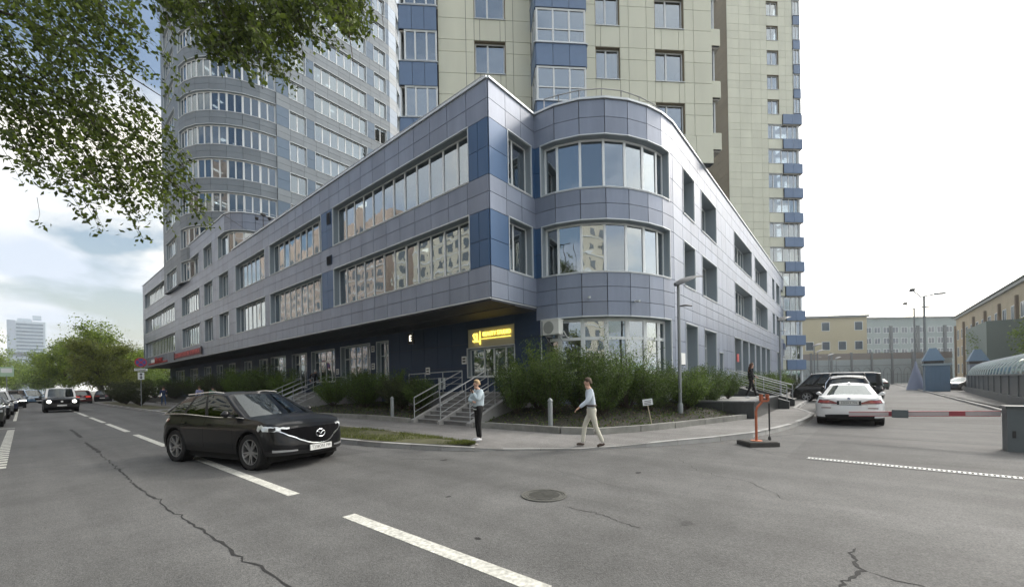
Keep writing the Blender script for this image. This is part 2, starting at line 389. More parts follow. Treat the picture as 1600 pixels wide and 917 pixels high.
# ---------------------------------------------------------------- office building (podium)
ob = thing('office_building', 'grey panelled office building with blue corner piers, ribbon windows and rounded corner bay', 'office building', (XF, YC, 0))
B = Building(ob, (XF, YC, 0))
fs = Fr((XF, YC), (XF, 41.6), (-1, 0))                       # street front, u = y - YC
U = lambda y: y - YC
wins = [(U(12.05), U(23.5)), (U(25), U(33.2)), (U(34.15), U(40.8))]
pier = lambda u: blue if u < 1.2 or 12.5 < u < 14.1 else grey
for z0, z1, rows in ((W2, H2, (W2, 7.4, H2)), (W3, H3, (W3, 11.05, H3))):
    B.ribbon(fs, z0, z1, wins, 0, U(41.6), pier, rows, .955, .62)
for zs in (S2, (H2, 9.27, W3), (H3, 12.95, RF)): B.band(fs, 0, U(41.6), zs, grey, 1.2)
for a, b in ((W2, H2), (W3, H3)): B.rooms(fs, .5, U(41.6), a - .1, b + .15, 6, .14)
# wing: one storey taller, rounded end on top
fwg = Fr((XF, 41.6), (XF, YB), (-1, 0)); V = lambda y: y - 41.6
ww = [(V(42.7), V(45.5)), (V(47.5), V(50.35)), (V(52), V(59.4)), (V(62.8), V(81.5))]
for z0, z1, mid in ((W2, H2, 7.4), (W3, H3, 11.05)):
    B.ribbon(fwg, z0, z1, ww, 0, V(YB), lambda u: grey, (z0, mid, z1), .95, 1.0)
for zs in (S2, (H2, 9.27, W3), (H3, 12.95, W4)): B.band(fwg, 0, V(YB), zs, grey, 1.3)
fw4 = Fr((XF, 43.6), (XF, YB), (-1, 0)); V4 = lambda y: y - 43.6
B.ribbon(fw4, W4, H4, [(V4(47.5), V4(50.35)), (V4(52), V4(59.4)), (V4(62.8), V4(81.5))], V4(45.6), V4(YB), lambda u: grey, (W4, 14.8, H4), .95, 1.0)
B.band(fw4, 0, V4(YB), (H4, 16.6, RF4), grey, 1.3)
for a, b in ((W2, H2), (W3, H3), (W4, H4)): B.rooms(fwg, 4.2 if a == W4 else 0, V(YB) - .5, a - .1, b + .15, 6, .12)
arc4 = [(XF, 45.6), (XF, 43.6), (12.15, 42.7), (12.8, 41.95), (13.7, 41.5), (15.0, 41.3), (17.5, 41.3), (20, 41.3), (22.5, 41.3)]
def curve_window(B, pts, cen, z0, z1, first=0., last=None, trans=None, fm=wframe, gm=G1, curt=.3, depth=.3, post=.11, name='window'):
    """one ribbon window that follows a faceted curve: a post at each joint and one sheet to each facet"""
    root = None; n = len(pts) - 1
    for i in range(n):
        mid = Vector(((pts[i][0] + pts[i + 1][0]) / 2, (pts[i][1] + pts[i + 1][1]) / 2)); fr = Fr(pts[i], pts[i + 1], mid - Vector(cen))
        a = first if i == 0 else .0; b = fr.L if i < n - 1 or last is None else last
        wn = B.window(fr, a, b, z0, z1, [], depth, trans, fm, gm, curt, name, fw=post, skip_reveal=(i > 0, i < n - 1))
fr0 = Fr(arc4[0], arc4[1], (-1, 0))
c4 = (14.5, 44)
curve_window(B, arc4[:6], c4, W4, H4, 0, .9)
for i in range(1, len(arc4) - 1):
    mid = Vector(((arc4[i][0] + arc4[i + 1][0]) / 2, (arc4[i][1] + arc4[i + 1][1]) / 2)); fr = Fr(arc4[i], arc4[i + 1], mid - Vector((14.5, 46)))
    B.band(fr, 0, fr.L, (H4, 16.6, RF4), grey, 1.3)
    if i > 4: B.band(fr, 0, fr.L, (W4, 14.8, H4), grey, 1.3)
B.inn.prism([(12.4, 46), (12.4, 44), (13.2, 42.5), (15, 41.9), (22, 41.9), (22, 46)], 13.4, 13.6, 1)
B.inn.prism([(12.4, 46), (12.4, 44), (13.2, 42.5), (15, 41.9), (22, 41.9), (22, 46)], 15.95, 16.05, 0)
B.inn.box(12.4, 22, 46.0, 46.1, 13.6, 16.0); B.lights += [(Fr((14, 44), (16, 44), (0, -1)), .2, 15.93)]
# short return face beside the corner
fc = Fr((XF, YC), (14.95, YC), (0, -1))
for z0, z1, mid in ((W2, H2, 7.4), (W3, H3, 11.05)):
    B.band(fc, 0, 1.15, (z0, mid, z1), blue, 1.15); B.band(fc, 2.75, 3.05, (z0, mid, z1), blue, .5)
    B.window(fc, 1.15, 2.75, z0, z1, [1.15 + .62], .32, curt=.5); B.rooms(fc, .4, 2.9, z0 - .1, z1 + .15, 4.0, .0)
for zs in (S2, (H2, 9.27, W3), (H3, 12.95, RF)): B.band(fc, 0, 3.05, zs, grey, 1.05)
# rounded bay
bay = [(14.95, 10.95), (15.05, 9.9), (15.42, 8.88), (16.03, 8.0), (16.82, 7.33), (17.72, 6.85), (18.62, 6.55), (19.6, 6.4)]
bc = (18.8, 10.2)
def seg(pts, i, c): 
    mid = Vector(((pts[i][0] + pts[i + 1][0]) / 2, (pts[i][1] + pts[i + 1][1]) / 2)); return Fr(pts[i], pts[i + 1], mid - Vector(c))
for i in range(7):
    fr = seg(bay, i, bc)
    for zs in ((4.45, 5.08, 5.72, 6.35), (H2, 9.27, W3), (H3, 12.95, RF), (0, .7, 1.35, 1.97)): B.band(fr, 0, fr.L, zs, grey, 1.3)
f0 = seg(bay, 0, bc); f6 = seg(bay, 6, bc)
for z0, z1, mid in ((W2, H2, 7.4), (W3, H3, 11.05)):
    B.band(f0, 0, .36, (z0, mid, z1), blue, .5); B.band(f6, .62, f6.L, (z0, mid, z1), grey, .5)
    curve_window(B, bay, bc, z0, z1, .36, .62, curt=.25, post=.085)
curve_window(B, bay, bc, 1.97, 4.45, .25, .62, trans=[3.55], fm=white, curt=.25, post=.13)
B.band(f6, .62, f6.L, (1.97, 3.2, 4.45), grey, .5)
for a, b in ((1.85, 4.6), (W2 - .1, H2 + .15), (W3 - .1, H3 + .15)):
    pl = [(15.5, 10.8), (15.55, 9.9), (15.9, 9.1), (16.45, 8.35), (17.15, 7.75), (18, 7.3), (18.8, 7.05), (19.9, 6.95), (19.9, 14), (15.5, 14)]
    B.inn.prism(pl, a - .12, a, 1); B.inn.prism(pl, b, b + .12, 0); B.inn.box(15.5, 19.9, 14.02, 14.1, a - .12, b + .12); B.inn.box(19.92, 20.0, 6.95, 14, a, b)
B.lights += [(Fr((17, 10), (19, 10), (0, -1)), .2, 4.6)]
# long side front
fr_ = Fr((19.6, YR), (82, YR), (0, -1)); X = lambda x: x - 19.6
sw = [(21.1, 22.95), (24.3, 27.5), (32.5, 39), (40.5, 46.9), (50.3, 51.8), (53.07, 55.7), (56.7, 63.5), (65.3, 72.3), (74.3, 81)]
for z0, z1, mid in ((W2, H2, 7.4), (W3, H3, 11.05)):
    last = 0
    for a, b in [(X(p), X(q)) for p, q in sw] + [(X(82), X(82))]:
        B.band(fr_, last, a, (z0, mid, z1), grey, 1.35)
        if b > a:
            n = max(2, round((b - a) / 1.05)); B.window(fr_, a, b, z0, z1, [a + (b - a) * i / n for i in range(1, n)], .62, curt=.35)
        last = b
    B.rooms(fr_, .5, X(81.5), z0 - .1, z1 + .15, 6, .3)
for zs in ((4.63, 5.25, 5.8, 6.35), (H2, 9.27, W3), (H3, 12.95, RF)): B.band(fr_, 0, X(82), zs, grey, 1.35)
gw = [(21.2, 23.2, 1.3, 4.5), (24.5, 27.1, 1.25, 4.5), (27.75, 28.7, 1.3, 3.35)]
cols = [(32.1, 34.4), (34.75, 37.1), (37.5, 39.9), (40.3, 42.5), (43, 45.4), (45.9, 48.1)]
last = 0
ops = [(a, b, z, 4.5 if h > 4 else 3.35) for a, b, z, h in gw] + [(a, b, .9, 4.63) for a, b in cols] + [(53.1, 55.7, .1, 4.63), (57.8, 64.5, .9, 4.3), (68.2, 71.9, .1, 4.63), (74, 80, .9, 4.3)]
for k, (a, b, z0, z1) in enumerate(ops):
    a, b = X(a), X(b); B.band(fr_, last, a, (0, 1.25, 2.4, 3.55, 4.63), grey, 1.35)
    if z0 > .2: B.band(fr_, a, b, (0, z0), grey, 1.35)
    if z1 < 4.6: B.band(fr_, a, b, (z1, 4.63), grey, 1.35)
    n = 1 if b - a < 1.2 else 2 if b - a < 3 else 5
    B.window(fr_, a, b, z0, z1, [a + (b - a) * i / n for i in range(1, n)], .55, trans=[3.6] if z1 > 4 else None, fm=white if k < 9 else wframe, curt=.4, name='window' if z0 > .2 and k not in (1,) else 'door')
    last = b
B.band(fr_, last, X(82), (0, 1.25, 2.4, 3.55, 4.63), grey, 1.35)
B.rooms(fr_, 1, X(81.5), .0, 4.7, 6, .2)
# recessed ground floor under the overhang
fg = Fr((XW, 10.45), (XW, YB), (-1, 0)); Gy = lambda y: y - 10.45
gw2 = [(12.3, 15.5, 2.0, 4.5), (22.7, 24.05, 1.3, 4.5), (24.86, 28.8, 1.27, 4.5), (29.7, 33.5, 2.0, 4.45), (34.4, 37.2, 1.6, 4.45), (38.6, 41.9, 1.6, 4.45), (42.7, 44.8, 1.6, 4.4),
       (47, 49, 1.8, 4.4), (52, 54, 1.8, 4.4), (56.4, 58.6, 1.3, 4.4), (61, 64, 1.8, 4.4), (67, 70.6, 1.8, 4.4), (74, 79, 1.8, 4.4)]
last = 0; zr = (.0, 1.25, 2.5, 3.75, 4.93)
for k, (a, b, z0, z1) in enumerate(gw2):
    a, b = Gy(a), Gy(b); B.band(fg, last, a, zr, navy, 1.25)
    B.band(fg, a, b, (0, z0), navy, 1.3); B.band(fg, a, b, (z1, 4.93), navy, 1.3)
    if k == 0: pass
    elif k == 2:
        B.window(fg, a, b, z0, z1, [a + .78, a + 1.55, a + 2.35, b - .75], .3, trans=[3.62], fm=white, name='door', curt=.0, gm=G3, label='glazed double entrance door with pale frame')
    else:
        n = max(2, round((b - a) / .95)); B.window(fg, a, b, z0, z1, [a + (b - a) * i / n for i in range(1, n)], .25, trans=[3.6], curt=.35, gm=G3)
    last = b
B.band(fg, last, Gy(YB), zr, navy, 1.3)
B.rooms(fg, 5.5, Gy(YB) - 1, 1.2, 4.8, 5, .35)
# beauty studio shop front: sign board above three sashes and a door
a, b = Gy(12.3), Gy(15.5)
B.window(fg, a, b, 2.0, 3.5, [Gy(13.0), Gy(13.79), Gy(14.45)], .2, fm=white, curt=.3, gm=G3, name='shop_window', label='shop window of the beauty studio with white frame')
sbm = MB(B.off); sbm.fb(fg, a + .01, b - .01, -.3, -.02, 3.54, 4.49); sgn = sbm.build('sign_board', mat('taupe sign board', (.46, .44, .33), .6), ob)
neon = mat('neon letters', (1, .8, .2), .5, emit=((1, .74, .12), 1.25))
text('sign_letters', 'BEAUTY STUDIO', .30, neon, sgn, Matrix.Translation(-B.off) @ face_mat((XW - .04, 13.45, 4.16), (-1, 0, 0)), .03, sx=.82)
text('sign_letters', 'SL', .66, neon, sgn, Matrix.Translation(-B.off) @ face_mat((XW - .04, 14.85, 4.0), (-1, 0, 0)), .03, sx=.8)
q = MB(B.off); q.box(XW - .03, XW - .0, 14.58, 14.62, 3.66, 4.34); q.box(XW - .03, XW, 12.55, 14.5, 3.93, 3.955); q.build('sign_underline', neon, sgn)
B.rooms(fg, .8, 5.2, 1.2, 4.6, 4.5, 1)
# salon plinth with air conditioner recess wall, overhang soffit
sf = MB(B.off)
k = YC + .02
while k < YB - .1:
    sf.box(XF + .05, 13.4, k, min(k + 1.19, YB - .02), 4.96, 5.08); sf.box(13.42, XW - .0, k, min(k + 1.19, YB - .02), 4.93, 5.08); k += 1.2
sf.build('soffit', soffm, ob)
lb = MB(B.off); lb.box(XF, XW, YC, YC + .05, 5.03, 5.08); lb.fb(fs, 0, U(41.6), -.05, .06, 5.03, 5.075); lb.fb(fwg, 0, V(YB), -.05, .06, 5.03, 5.075); lb.build('edge_strip', trim, ob)
# floors between storeys, roof sheets, end walls
st = MB(B.off)
for z in (RF,):
    st.prism([(XF + .4, YC + .4), (15.4, YC + .4), (15.5, 9.9), (16.5, 8.4), (18, 7.3), (19.8, 6.8), (81.6, 6.8), (81.6, 24), (24, 24), (24, 46), (XF + .4, 46)], 13.1, 13.3)
st.prism([(XF + .4, 46), (28, 46), (28, YB - .4), (XF + .4, YB - .4)], 16.9, 17.1)
st.build('roof', roofm, ob)
for a0, b0, z0, z1 in (((82, YR), (82, 24), 0, RF), ((XF, YB), (28, YB), 5.08, RF4), ((XW, YB), (28, YB), 0, 5.08)):
    f_ = Fr(a0, b0, (1, 0) if a0[0] > 50 else (0, 1)); n = int((z1 - z0) / .65)
    B.band(f_, 0, f_.L, [z0 + (z1 - z0) * i / n for i in range(n + 1)], grey, 1.3)
# pale coping on every parapet
def coping(pts, cen, z):
    for i in range(len(pts) - 1):
        f_ = seg(pts, i, cen); B.trim.fb(f_, -.02, f_.L + .02, -.4, .11, z + .002 + .002 * (i % 2), z + .09 + .002 * (i % 2))
coping([(XF, 41.6), (XF, YC), (14.95, YC)], (30, 30), RF); coping(bay, bc, RF); coping([(19.6, YR), (82, YR)], (40, 30), RF)
coping([(XF, YB)] + arc4[1:], (20, 60), RF4)
railm = mat('galvanised rail', (.38, .39, .40), .4, .7)
rl = MB(B.off)
def rail(pts, z, h, mb=rl, n=2, r=.018, every=2.2):
    for j in range(n): mb.path([(p[0], p[1], z + h * (j + 1) / n) for p in pts], r, 5)
    for i in range(len(pts) - 1):
        a, b = Vector(pts[i]), Vector(pts[i + 1]); L = (b - a).length; m_ = max(1, int(L / every))
        for j in range(m_ + 1): p = a + (b - a) * j / m_; mb.path([(p.x, p.y, z - .1), (p.x, p.y, z + h)], r, 5)
rail([(15.3, 10.6), (15.5, 9.95), (15.85, 9.1), (16.4, 8.3), (17.1, 7.7), (18, 7.25), (18.9, 6.95), (20, 6.8)], RF, .8, r=.024)
rail([(12.15, 11.4), (12.15, 41.2)], RF, .5, n=1, r=.022); rail([(12.2, 44), (12.4, 43), (13.1, 42.3), (14, 41.8), (15.5, 41.6)], RF4, .45, n=1)
rl.build('roof_railing', railm, ob)
B.finish()
# services fixed to the fronts
dk = mat('black plastic', (.02, .02, .022), .5); pap = mat('paper notice', (.7, .72, .72), .7)
def vent(x, y, z, wdt=.45, h=.7):
    t = thing('wall_vent', 'dark louvred vent in the pier between the long ribbon windows' + (', upper one' if z > 10 else ', lower one'), 'vent', (x, y, z))
    mb = MB(); mb.box(-.03, .0, -wdt / 2, wdt / 2, -h / 2, h / 2); mb.build('frame', navy, t)
    for i in range(6): q = MB(); q.obox((-.05, 0, -h / 2 + .08 + i * (h - .16) / 5), (.06, wdt - .06, .015), 0, .6); q.build('slat', dk, t)
vent(XF - .055, 23.95, 11.7); vent(XF - .055, 23.95, 9.2, .6, .55)
acm = mat('air conditioner casing', (.62, .64, .62), .5, var=.05)
def aircon(loc, rz, lab):
    t = thing('air_conditioner', lab, 'air conditioner', loc, rz)
    mb = MB(); mb.box(-.42, .42, -.17, .17, 0, .62); mb.box(-.44, .44, -.19, .19, .6, .64); mb.build('casing', acm, t, 30)
    g = MB(); g.lathe((-.1, -.175, .31), [(.001, -.02), (.25, -.02), (.27, 0), (.25, .004)], 24, 'Y'); g.build('fan_grille', mat('fan grille', (.25, .27, .26), .5), t)
    b_ = MB(); b_.box(-.35, -.31, .0, .45, -.06, -.0); b_.box(.31, .35, .0, .45, -.06, -.0); b_.path([(-.33, -.1, -.03), (-.33, .4, -.4)], .015, 4); b_.path([(.33, -.1, -.03), (.33, .4, -.4)], .015, 4); b_.build('bracket', railm, t)
    p = MB(); p.path([(.42, .1, .15), (.52, .1, .1), (.55, .25, -.1), (.55, .45, -.15)], .02, 6); p.build('hose', white, t)
aircon((14.72, 9.95, 3.72), -math.pi / 2, 'white air conditioner hung between the dark blue wall and the bay')
# lit house sign under the overhang and paper notices
t = thing('lit_sign', 'small glowing box sign with letter E hanging under the dark overhang', 'sign', (14.2, 19.3, 4.3))
mb = MB(); mb.box(-.05, .05, -.24, .24, -.3, .3); mb.build('box', dk, t)
text('letter', 'E', .46, mat('sign glow', (1, .95, .8), .5, emit=((1, .93, .75), 2.2)), t, face_mat((-.055, 0, 0), (-1, 0, 0)), .003)
mb = MB(); mb.path([(0, 0, .3), (0, 0, .66)], .015, 5); mb.build('bracket', dk, t)
for y, z, lab in ((15.72, 2.92, 'small white notice plate on the navy wall left of the beauty studio window'), (18.75, 2.45, 'pale notice on the navy wall midway between stairs and entrance door'), (24.45, 2.95, 'paper notice on the pier right of the glazed double door'), (29.25, 2.75, 'paper notice on the pier left of the glazed double door'), (24.45, 4.1, 'pale round lamp plate high on the pier right of the double door')):
    t = thing('notice_plate', lab, 'notice', (XW - .075, y, z)); mb = MB(); mb.box(-.02, .02, -.17, .17, -.2, .2); mb.build('plate', pap, t); mb = MB(); mb.box(-.024, -.0205, -.11, .11, -.12, -.03); mb.box(-.024, -.0205, -.11, .11, .03, .12); mb.build('print', dk, t)
t = thing('notice_plate', 'pair of tall white plates on the navy wall at the stairs', 'notice', (XW - .075, 17.55, 1.72))
for i in (-1, 1): mb = MB(); mb.box(-.02, .02, i * .17 - .1, i * .17 + .1, -.32, .32); mb.build('plate', white, t)
# red signs on the wing
redm = mat('red sign letters', (.36, .035, .035), .5); frm = mat('dark sign frame', (.05, .03, .035), .5)
t = thing('shop_sign', 'long dark red fascia sign on the far wing below the ribbon window', 'sign', (XF - .1, 57.1, 5.62))
mb = MB(); mb.box(-.06, .04, -5.7, 5.7, -.30, .30); mb.build('board', mat('deep red board', (.20, .04, .05), .6), t)
mb = MB(); mb.box(-.10, -.0, -5.9, -5.7, -.42, .42); mb.box(-.10, -.0, 5.7, 5.9, -.42, .42); mb.build('end_cap', frm, t)
text('letters', 'СТОМАТОЛОГИЯ  КЛИНИКА', .58, mat('pink red letters', (.55, .12, .12), .5), t, face_mat((-.07, 0, 0), (-1, 0, 0)), .02, sx=1.25)
t = thing('shop_sign', 'thin red and white sign at the far left end of the wing', 'sign', (XF - .1, 73, 5.45))
mb = MB(); mb.box(-.05, .03, -6, 6, -.22, -.02); mb.build('strip', redm, t)
mb = MB(); mb.box(-.06, .0, 1.2, 3.8, .0, .45); mb.build('white_panel', white, t)
text('letters', 'Магнит', 1.1, redm, t, face_mat((-.08, -1.3, .18), (-1, 0, 0)), .03, sx=1.3)
# signs and notices on the long side front
for x, z, lab, col in ((61, 5.55, 'blue grey shop sign above the far shop window on the side front', sky_blue), (77, 5.3, 'second blue shop sign, at the far end of the side front', sky_blue)):
    t = thing('shop_sign', lab, 'sign', (x, YR - .1, z)); mb = MB(); mb.box(-2.6, 2.6, -.06, .04, -.35, .35); mb.build('board', mat('steel blue sign board', (.13, .17, .27), .5), t)
    text('letters', 'АПТЕКА' if x < 70 else 'САЛОН', .55, white, t, face_mat((0, -.065, 0), (0, -1, 0)), .02, sx=1.4)
for x, z, lab in ((32.9, 3.2, 'small dark red plate on the first bay of the arcade'), (20.55, 2.7, 'white notice on the grey wall right of the rounded bay')):
    t = thing('notice_plate', lab, 'notice', (x, YR - .07, z)); mb = MB(); mb.box(-.3, .3, -.03, .02, -.28, .28); mb.build('plate', redm if x > 30 else pap, t)
def cctv(loc, n, lab):
    t = thing('security_camera', lab, 'camera', loc, math.atan2(n[1], n[0])); mb = MB(); mb.box(0, .12, -.03, .03, -.02, .02); mb.lathe((0, 0, 0), [(.05, 0), (.05, .03)], 8, 'X'); mb.build('bracket', white, t)
    mb = MB(); mb.obox((.2, 0, -.02), (.22, .08, .08), 0, .2); mb.build('housing', white, t)
cctv((15.5, 8.6, 5.25), (-.8, -.6), 'small white security camera on the left of the bay band'); cctv((17.0, 7.18, 5.1), (-.5, -.8), 'small white security camera on the middle of the bay band')

# ---------------------------------------------------------------- grey round-cornered tower behind
tgrey = mat('tower grey panel', (.155, .185, .215), .55, .1, var=.1, vscale=.8, rand=.06, wpos=True, stretch=(1, 1, .2))
dblue = mat('dusty blue panel', (.075, .12, .18), .5, .2, var=.06, rand=.06)
tw = thing('round_tower', 'tall grey office tower with rounded left corner, ring windows and blue piers', 'office tower', (20, 52, 0))
T = Building(tw, (20, 52, 0))
tc_ = [(11.5, 66), (11.5, 57.4), (11.75, 55.9), (12.35, 54.4), (13.3, 53.1), (14.5, 52.0), (15.8, 51.15), (17.3, 50.6), (18.9, 50.3)]
tcen = (22, 62); YT = 50.2
end = [(33.9, YT), (35.4, 50.6), (36.7, 51.7), (37.4, 53.3), (37.6, 55.2), (37.6, 75)]
fT = Fr((18.9, YT), (33.9, YT), (0, -1)); side = Fr(tc_[0], tc_[1], (-1, 0))
for k in range(-1, 11):
    z0 = 17.2 + 3.65 * k; z1 = z0 + 2.2; zm = z0 + 1.1; zn = z0 + 3.65
    if k == 10: zn = z0 + 4.3
    sp = (z1, (z1 + zn) / 2, zn)
    for i in range(1, 8):
        fr = seg(tc_, i, tcen); B_ = T; T.band(fr, 0, fr.L, sp, tgrey, 1.9)
        n = 1 if i in (1,) else 1
    # ring window: two sheets to each facet
    for i in range(1, 8):
        fr = seg(tc_, i, tcen); T.window(fr, 0, fr.L, z0, z1, [fr.L / 2], .22, None, white, G2, .12, 'window', edge=i > 0, fw=.115, skip_reveal=(i > 1, i < 7))
    T.band(fT, 0, 15, sp, tgrey, 1.55)
    lay = [(0, 1.4, 'b'), (1.4, 3.3, 'w'), (3.3, 4.35, 'b'), (4.35, 11.4, 'w'), (11.4, 12.6, 'b'), (12.6, 14.45, 'w'), (14.45, 15.0, 'b')]
    for a, b, q in lay:
        if q == 'b': T.band(fT, a, b, (z0, zm, z1), dblue, 1.3)
        else:
            n = max(2, round((b - a) / 1.0)); T.window(fT, a, b, z0, z1, [a + (b - a) * i / n for i in range(1, n)], .22, None, white, G2, .15, fw=.085)
    for i in range(5):
        fr = seg(end, i, (30, 60)); T.band(fr, 0, fr.L, sp, tgrey, 1.6)
        if i in (1, 3): T.window(fr, .1, fr.L - .1, z0, z1, [fr.L / 2], .2, None, white, G2, .3, fw=.1); T.core.fb(fr, 0, .1, -.38, -.001, z0, z1); T.core.fb(fr, fr.L - .1, fr.L, -.38, -.001, z0, z1)
        else: T.band(fr, 0, fr.L, (z0, zm, z1), dblue if i < 4 else tgrey, 1.6)
    # street side: alternating pier and ribbon
    T.band(side, 0, side.L, sp, tgrey, 2.4)
    xs = [0, 1.5, 6.6, side.L]
    for i in range(0, 3):
        if i % 2 == 0: T.band(side, xs[i], xs[i + 1], (z0, zm, z1), tgrey, 2.4)
        else: T.window(side, xs[i], xs[i + 1], z0, z1, [xs[i] + (xs[i + 1] - xs[i]) * j / 6 for j in range(1, 6)], .22, None, white, G2, .3, fw=.1)
    T.rooms(fT, 0, 15, z0 - .1, z1 + .1, 6, .4, wall=True)
    inner = [(12.1, 60), (12.1, 57.4), (12.9, 54.8), (14.8, 52.6), (17.6, 51.1), (18.9, 50.85), (18.88, 60)]
    T.inn.prism(inner, z0 - .24, z0 - .12, 1); T.inn.prism(inner, z1 + .12, z1 + .24, 0); T.inn.box(16.4, 16.5, 54, 60, z0 - .12, z1 + .12); T.inn.box(12.1, 16.4, 59.9, 60, z0 - .12, z1 + .12)
    for j in range(rnd.choice((1, 2, 3, 4))): T.lights.append((Fr((14.2 + rnd.random() * 2, 53 + rnd.random() * 2.5), (18, 55), (-1, -1)), .1, z1 + .12))
    
tops = 17.2 + 3.65 * 10 + 4.3
cq = MB(T.off); cq.prism([(12, 75), (12, 66), (12, 57.4), (13, 54.8), (15, 52.4), (17.6, 51), (33.9, 50.7), (36, 52), (37, 55.2), (37, 75)], tops - .4, tops - .2); cq.build('roof', roofm, tw)
coping_pts = tc_ + [(33.9, YT)] + end[1:]
for i in range(len(coping_pts) - 1):
    f_ = seg(coping_pts, i, (24, 66)); T.trim.fb(f_, -.02, f_.L + .02, -.4, .1, tops + .002 * (i % 2), tops + .1 + .002 * (i % 2))
T.finish()

# ---------------------------------------------------------------- beige residential tower
dA = Vector((.7001, -.7140)); nA = Vector((-.7140, -.7001))
def resid(name, label, P0, L0, L1, deep):
    t = thing(name, label, 'apartment tower', (P0[0], P0[1], 0)); A = Building(t, (P0[0], P0[1], 0))
    P = lambda u, w_=0: (P0[0] + dA.x * u + nA.x * w_, P0[1] + dA.y * u + nA.y * w_)
    return t, A, P, Fr(P(L0), P(L1), nA)
rt_, A, PA, fA = resid('apartment_tower', 'beige panelled apartment tower with blue glazed balconies rising behind the corner', (15.79, 15.42), -1.93, 13.35, 15)
O = 1.93
def flat_window(A, f, a, b, z0, z1, mul, back=True, fh=1.62):
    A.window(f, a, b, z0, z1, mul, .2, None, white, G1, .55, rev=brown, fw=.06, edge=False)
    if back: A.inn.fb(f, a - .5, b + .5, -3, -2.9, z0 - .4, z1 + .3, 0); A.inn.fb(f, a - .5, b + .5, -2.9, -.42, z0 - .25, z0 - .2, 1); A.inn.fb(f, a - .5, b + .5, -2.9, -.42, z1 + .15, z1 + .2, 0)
for k in range(-1, 4):
    s = 18.37 + 2.95 * k; h = s + 1.75; nx = s + 2.95
    # sill-to-head strip, then the strip above
    def strip(a, b, z0, z1, hm): A.band(fA, a + O, b + O, (z0, hm, z1) if hm else (z0, z1), beige, 1.0)
    for a, b in ((-1.93, -.45), (-.45, 0), (1.68, 2.1), (2.1, 3.05), (5.75, 6.65), (8.03, 8.53), (8.53, 9.55), (9.55, 10.03), (11.72, 12.28), (12.28, 13.35)):
        A.panel(fA, a + O, b + O, s - .05, s + 1.1, beige); A.panel(fA, a + O, b + O, s + 1.1, h, beige); A.core.fb(fA, a + O, b + O, -.38, -.001, s - .05, h)
    for a, b in ((-1.93, -.45), (-.45, 0), (0, .3), (.3, 1.4), (1.4, 1.68), (1.68, 2.1), (2.1, 3.05), (3.05, 4.4), (4.4, 5.75), (5.75, 6.65), (6.65, 6.95), (6.95, 8.03), (8.03, 8.53), (8.53, 9.55), (9.55, 10.03), (10.03, 10.4), (10.4, 11.4), (11.4, 11.72), (11.72, 12.28), (12.28, 13.35)):
        A.panel(fA, a + O, b + O, h, nx - .05, beige)
    A.core.fb(fA, 0, fA.L, -.38, -.002, h, nx - .05)
    for a, b, mm in ((0, 1.68, .72), (6.65, 8.03, .62), (10.03, 11.72, .7)):
        flat_window(A, fA, a + O, b + O, s - .05, h, [a + O + mm])
    A.core.fb(fA, 3.05 + O, 5.75 + O, -.3, -.02, s - .05, h, 0)
    # projecting glazed balcony: blue apron and white sashes
    f1 = Fr(PA(3.1, 1.55), PA(5.7, 1.55), nA); fl = Fr(PA(3.1, .03), PA(3.1, 1.55), -dA); f2 = Fr(PA(5.7, .03), PA(5.7, 1.55), dA)
    zb0, zb1, zb2 = s - .62, s + .5, s + 2.30
    for f_, n in ((f1, 3), (fl, 2), (f2, 2)):
        A.band(f_, .0, f_.L, (zb0, zb1), sky_blue, .85, core_=False); A.core.fb(f_, 0.03, f_.L - .03, -.06, -.002, zb0, zb1)
        A.trim.fb(f_, -.05, f_.L + .05, -.1, .1, zb1, zb1 + .05)
    A.window(f1, 0.02, f1.L - .02, zb1 + .05, zb2, [f1.L * .345, f1.L * .665], .04, [zb1 + .75], white, G1, .5, name='balcony_glazing', rev=white, edge=False)
    A.window(fl, 0.12, fl.L - .12, zb1 + .05, zb2, [fl.L / 2], .04, None, white, G1, .4, name='balcony_glazing', rev=white, edge=False)
    A.window(f2, 0.12, f2.L - .12, zb1 + .05, zb2, [f2.L / 2], .04, None, white, G1, .4, name='balcony_glazing', rev=white, edge=False)
    A.inn.prism([PA(3.15, .05), PA(3.15, 1.5), PA(5.65, 1.5), PA(5.65, .05)], zb0 - .1, zb0 - .02, 0)
    # left end balcony
    g1 = Fr(PA(-3.93, .25), PA(-1.97, .25), nA); g0 = Fr(PA(-3.93, -1.2), PA(-3.93, .25), -dA)
    zc0, zc1, zc2 = s - .98, s + .27, s + 1.97
    for f_ in (g1, g0):
        A.band(f_, 0, f_.L, (zc0, zc1), sky_blue, .66, core_=False); A.core.fb(f_, 0.03, f_.L - .03, -.06, -.002, zc0, zc1); A.trim.fb(f_, -.05, f_.L + .05, -.1, .08, zc1, zc1 + .04)
    A.window(g1, .25, g1.L, zc1 + .04, zc2, [.25 + .57, .25 + 1.17], .05, None, white, G1, .5, name='balcony_glazing', rev=white, edge=False)
    A.window(g0, .1, g0.L - .1, zc1 + .04, zc2, [.7], .05, None, white, G1, .4, name='balcony_glazing', rev=white, edge=False)
    A.inn.prism([PA(-3.88, .2), PA(-3.88, -1.2), PA(-1.97, -1.2), PA(-1.97, .2)], zc0 - .1, zc0 - .02, 0)
    A.core.fb(Fr(PA(-3.9, -1.25), PA(-1.95, -1.25), nA), 0, 1.95, -.2, 0, zc0, zc0 + 2.95)
    # beige box balconies at the right end
    e1 = Fr(PA(13.37, -1.2), PA(13.37, -.05), dA)
    f3 = Fr(PA(13.4, -.15), PA(13.92, -.15), nA); f4 = Fr(PA(13.92, -1.6), PA(13.92, -.15), dA)
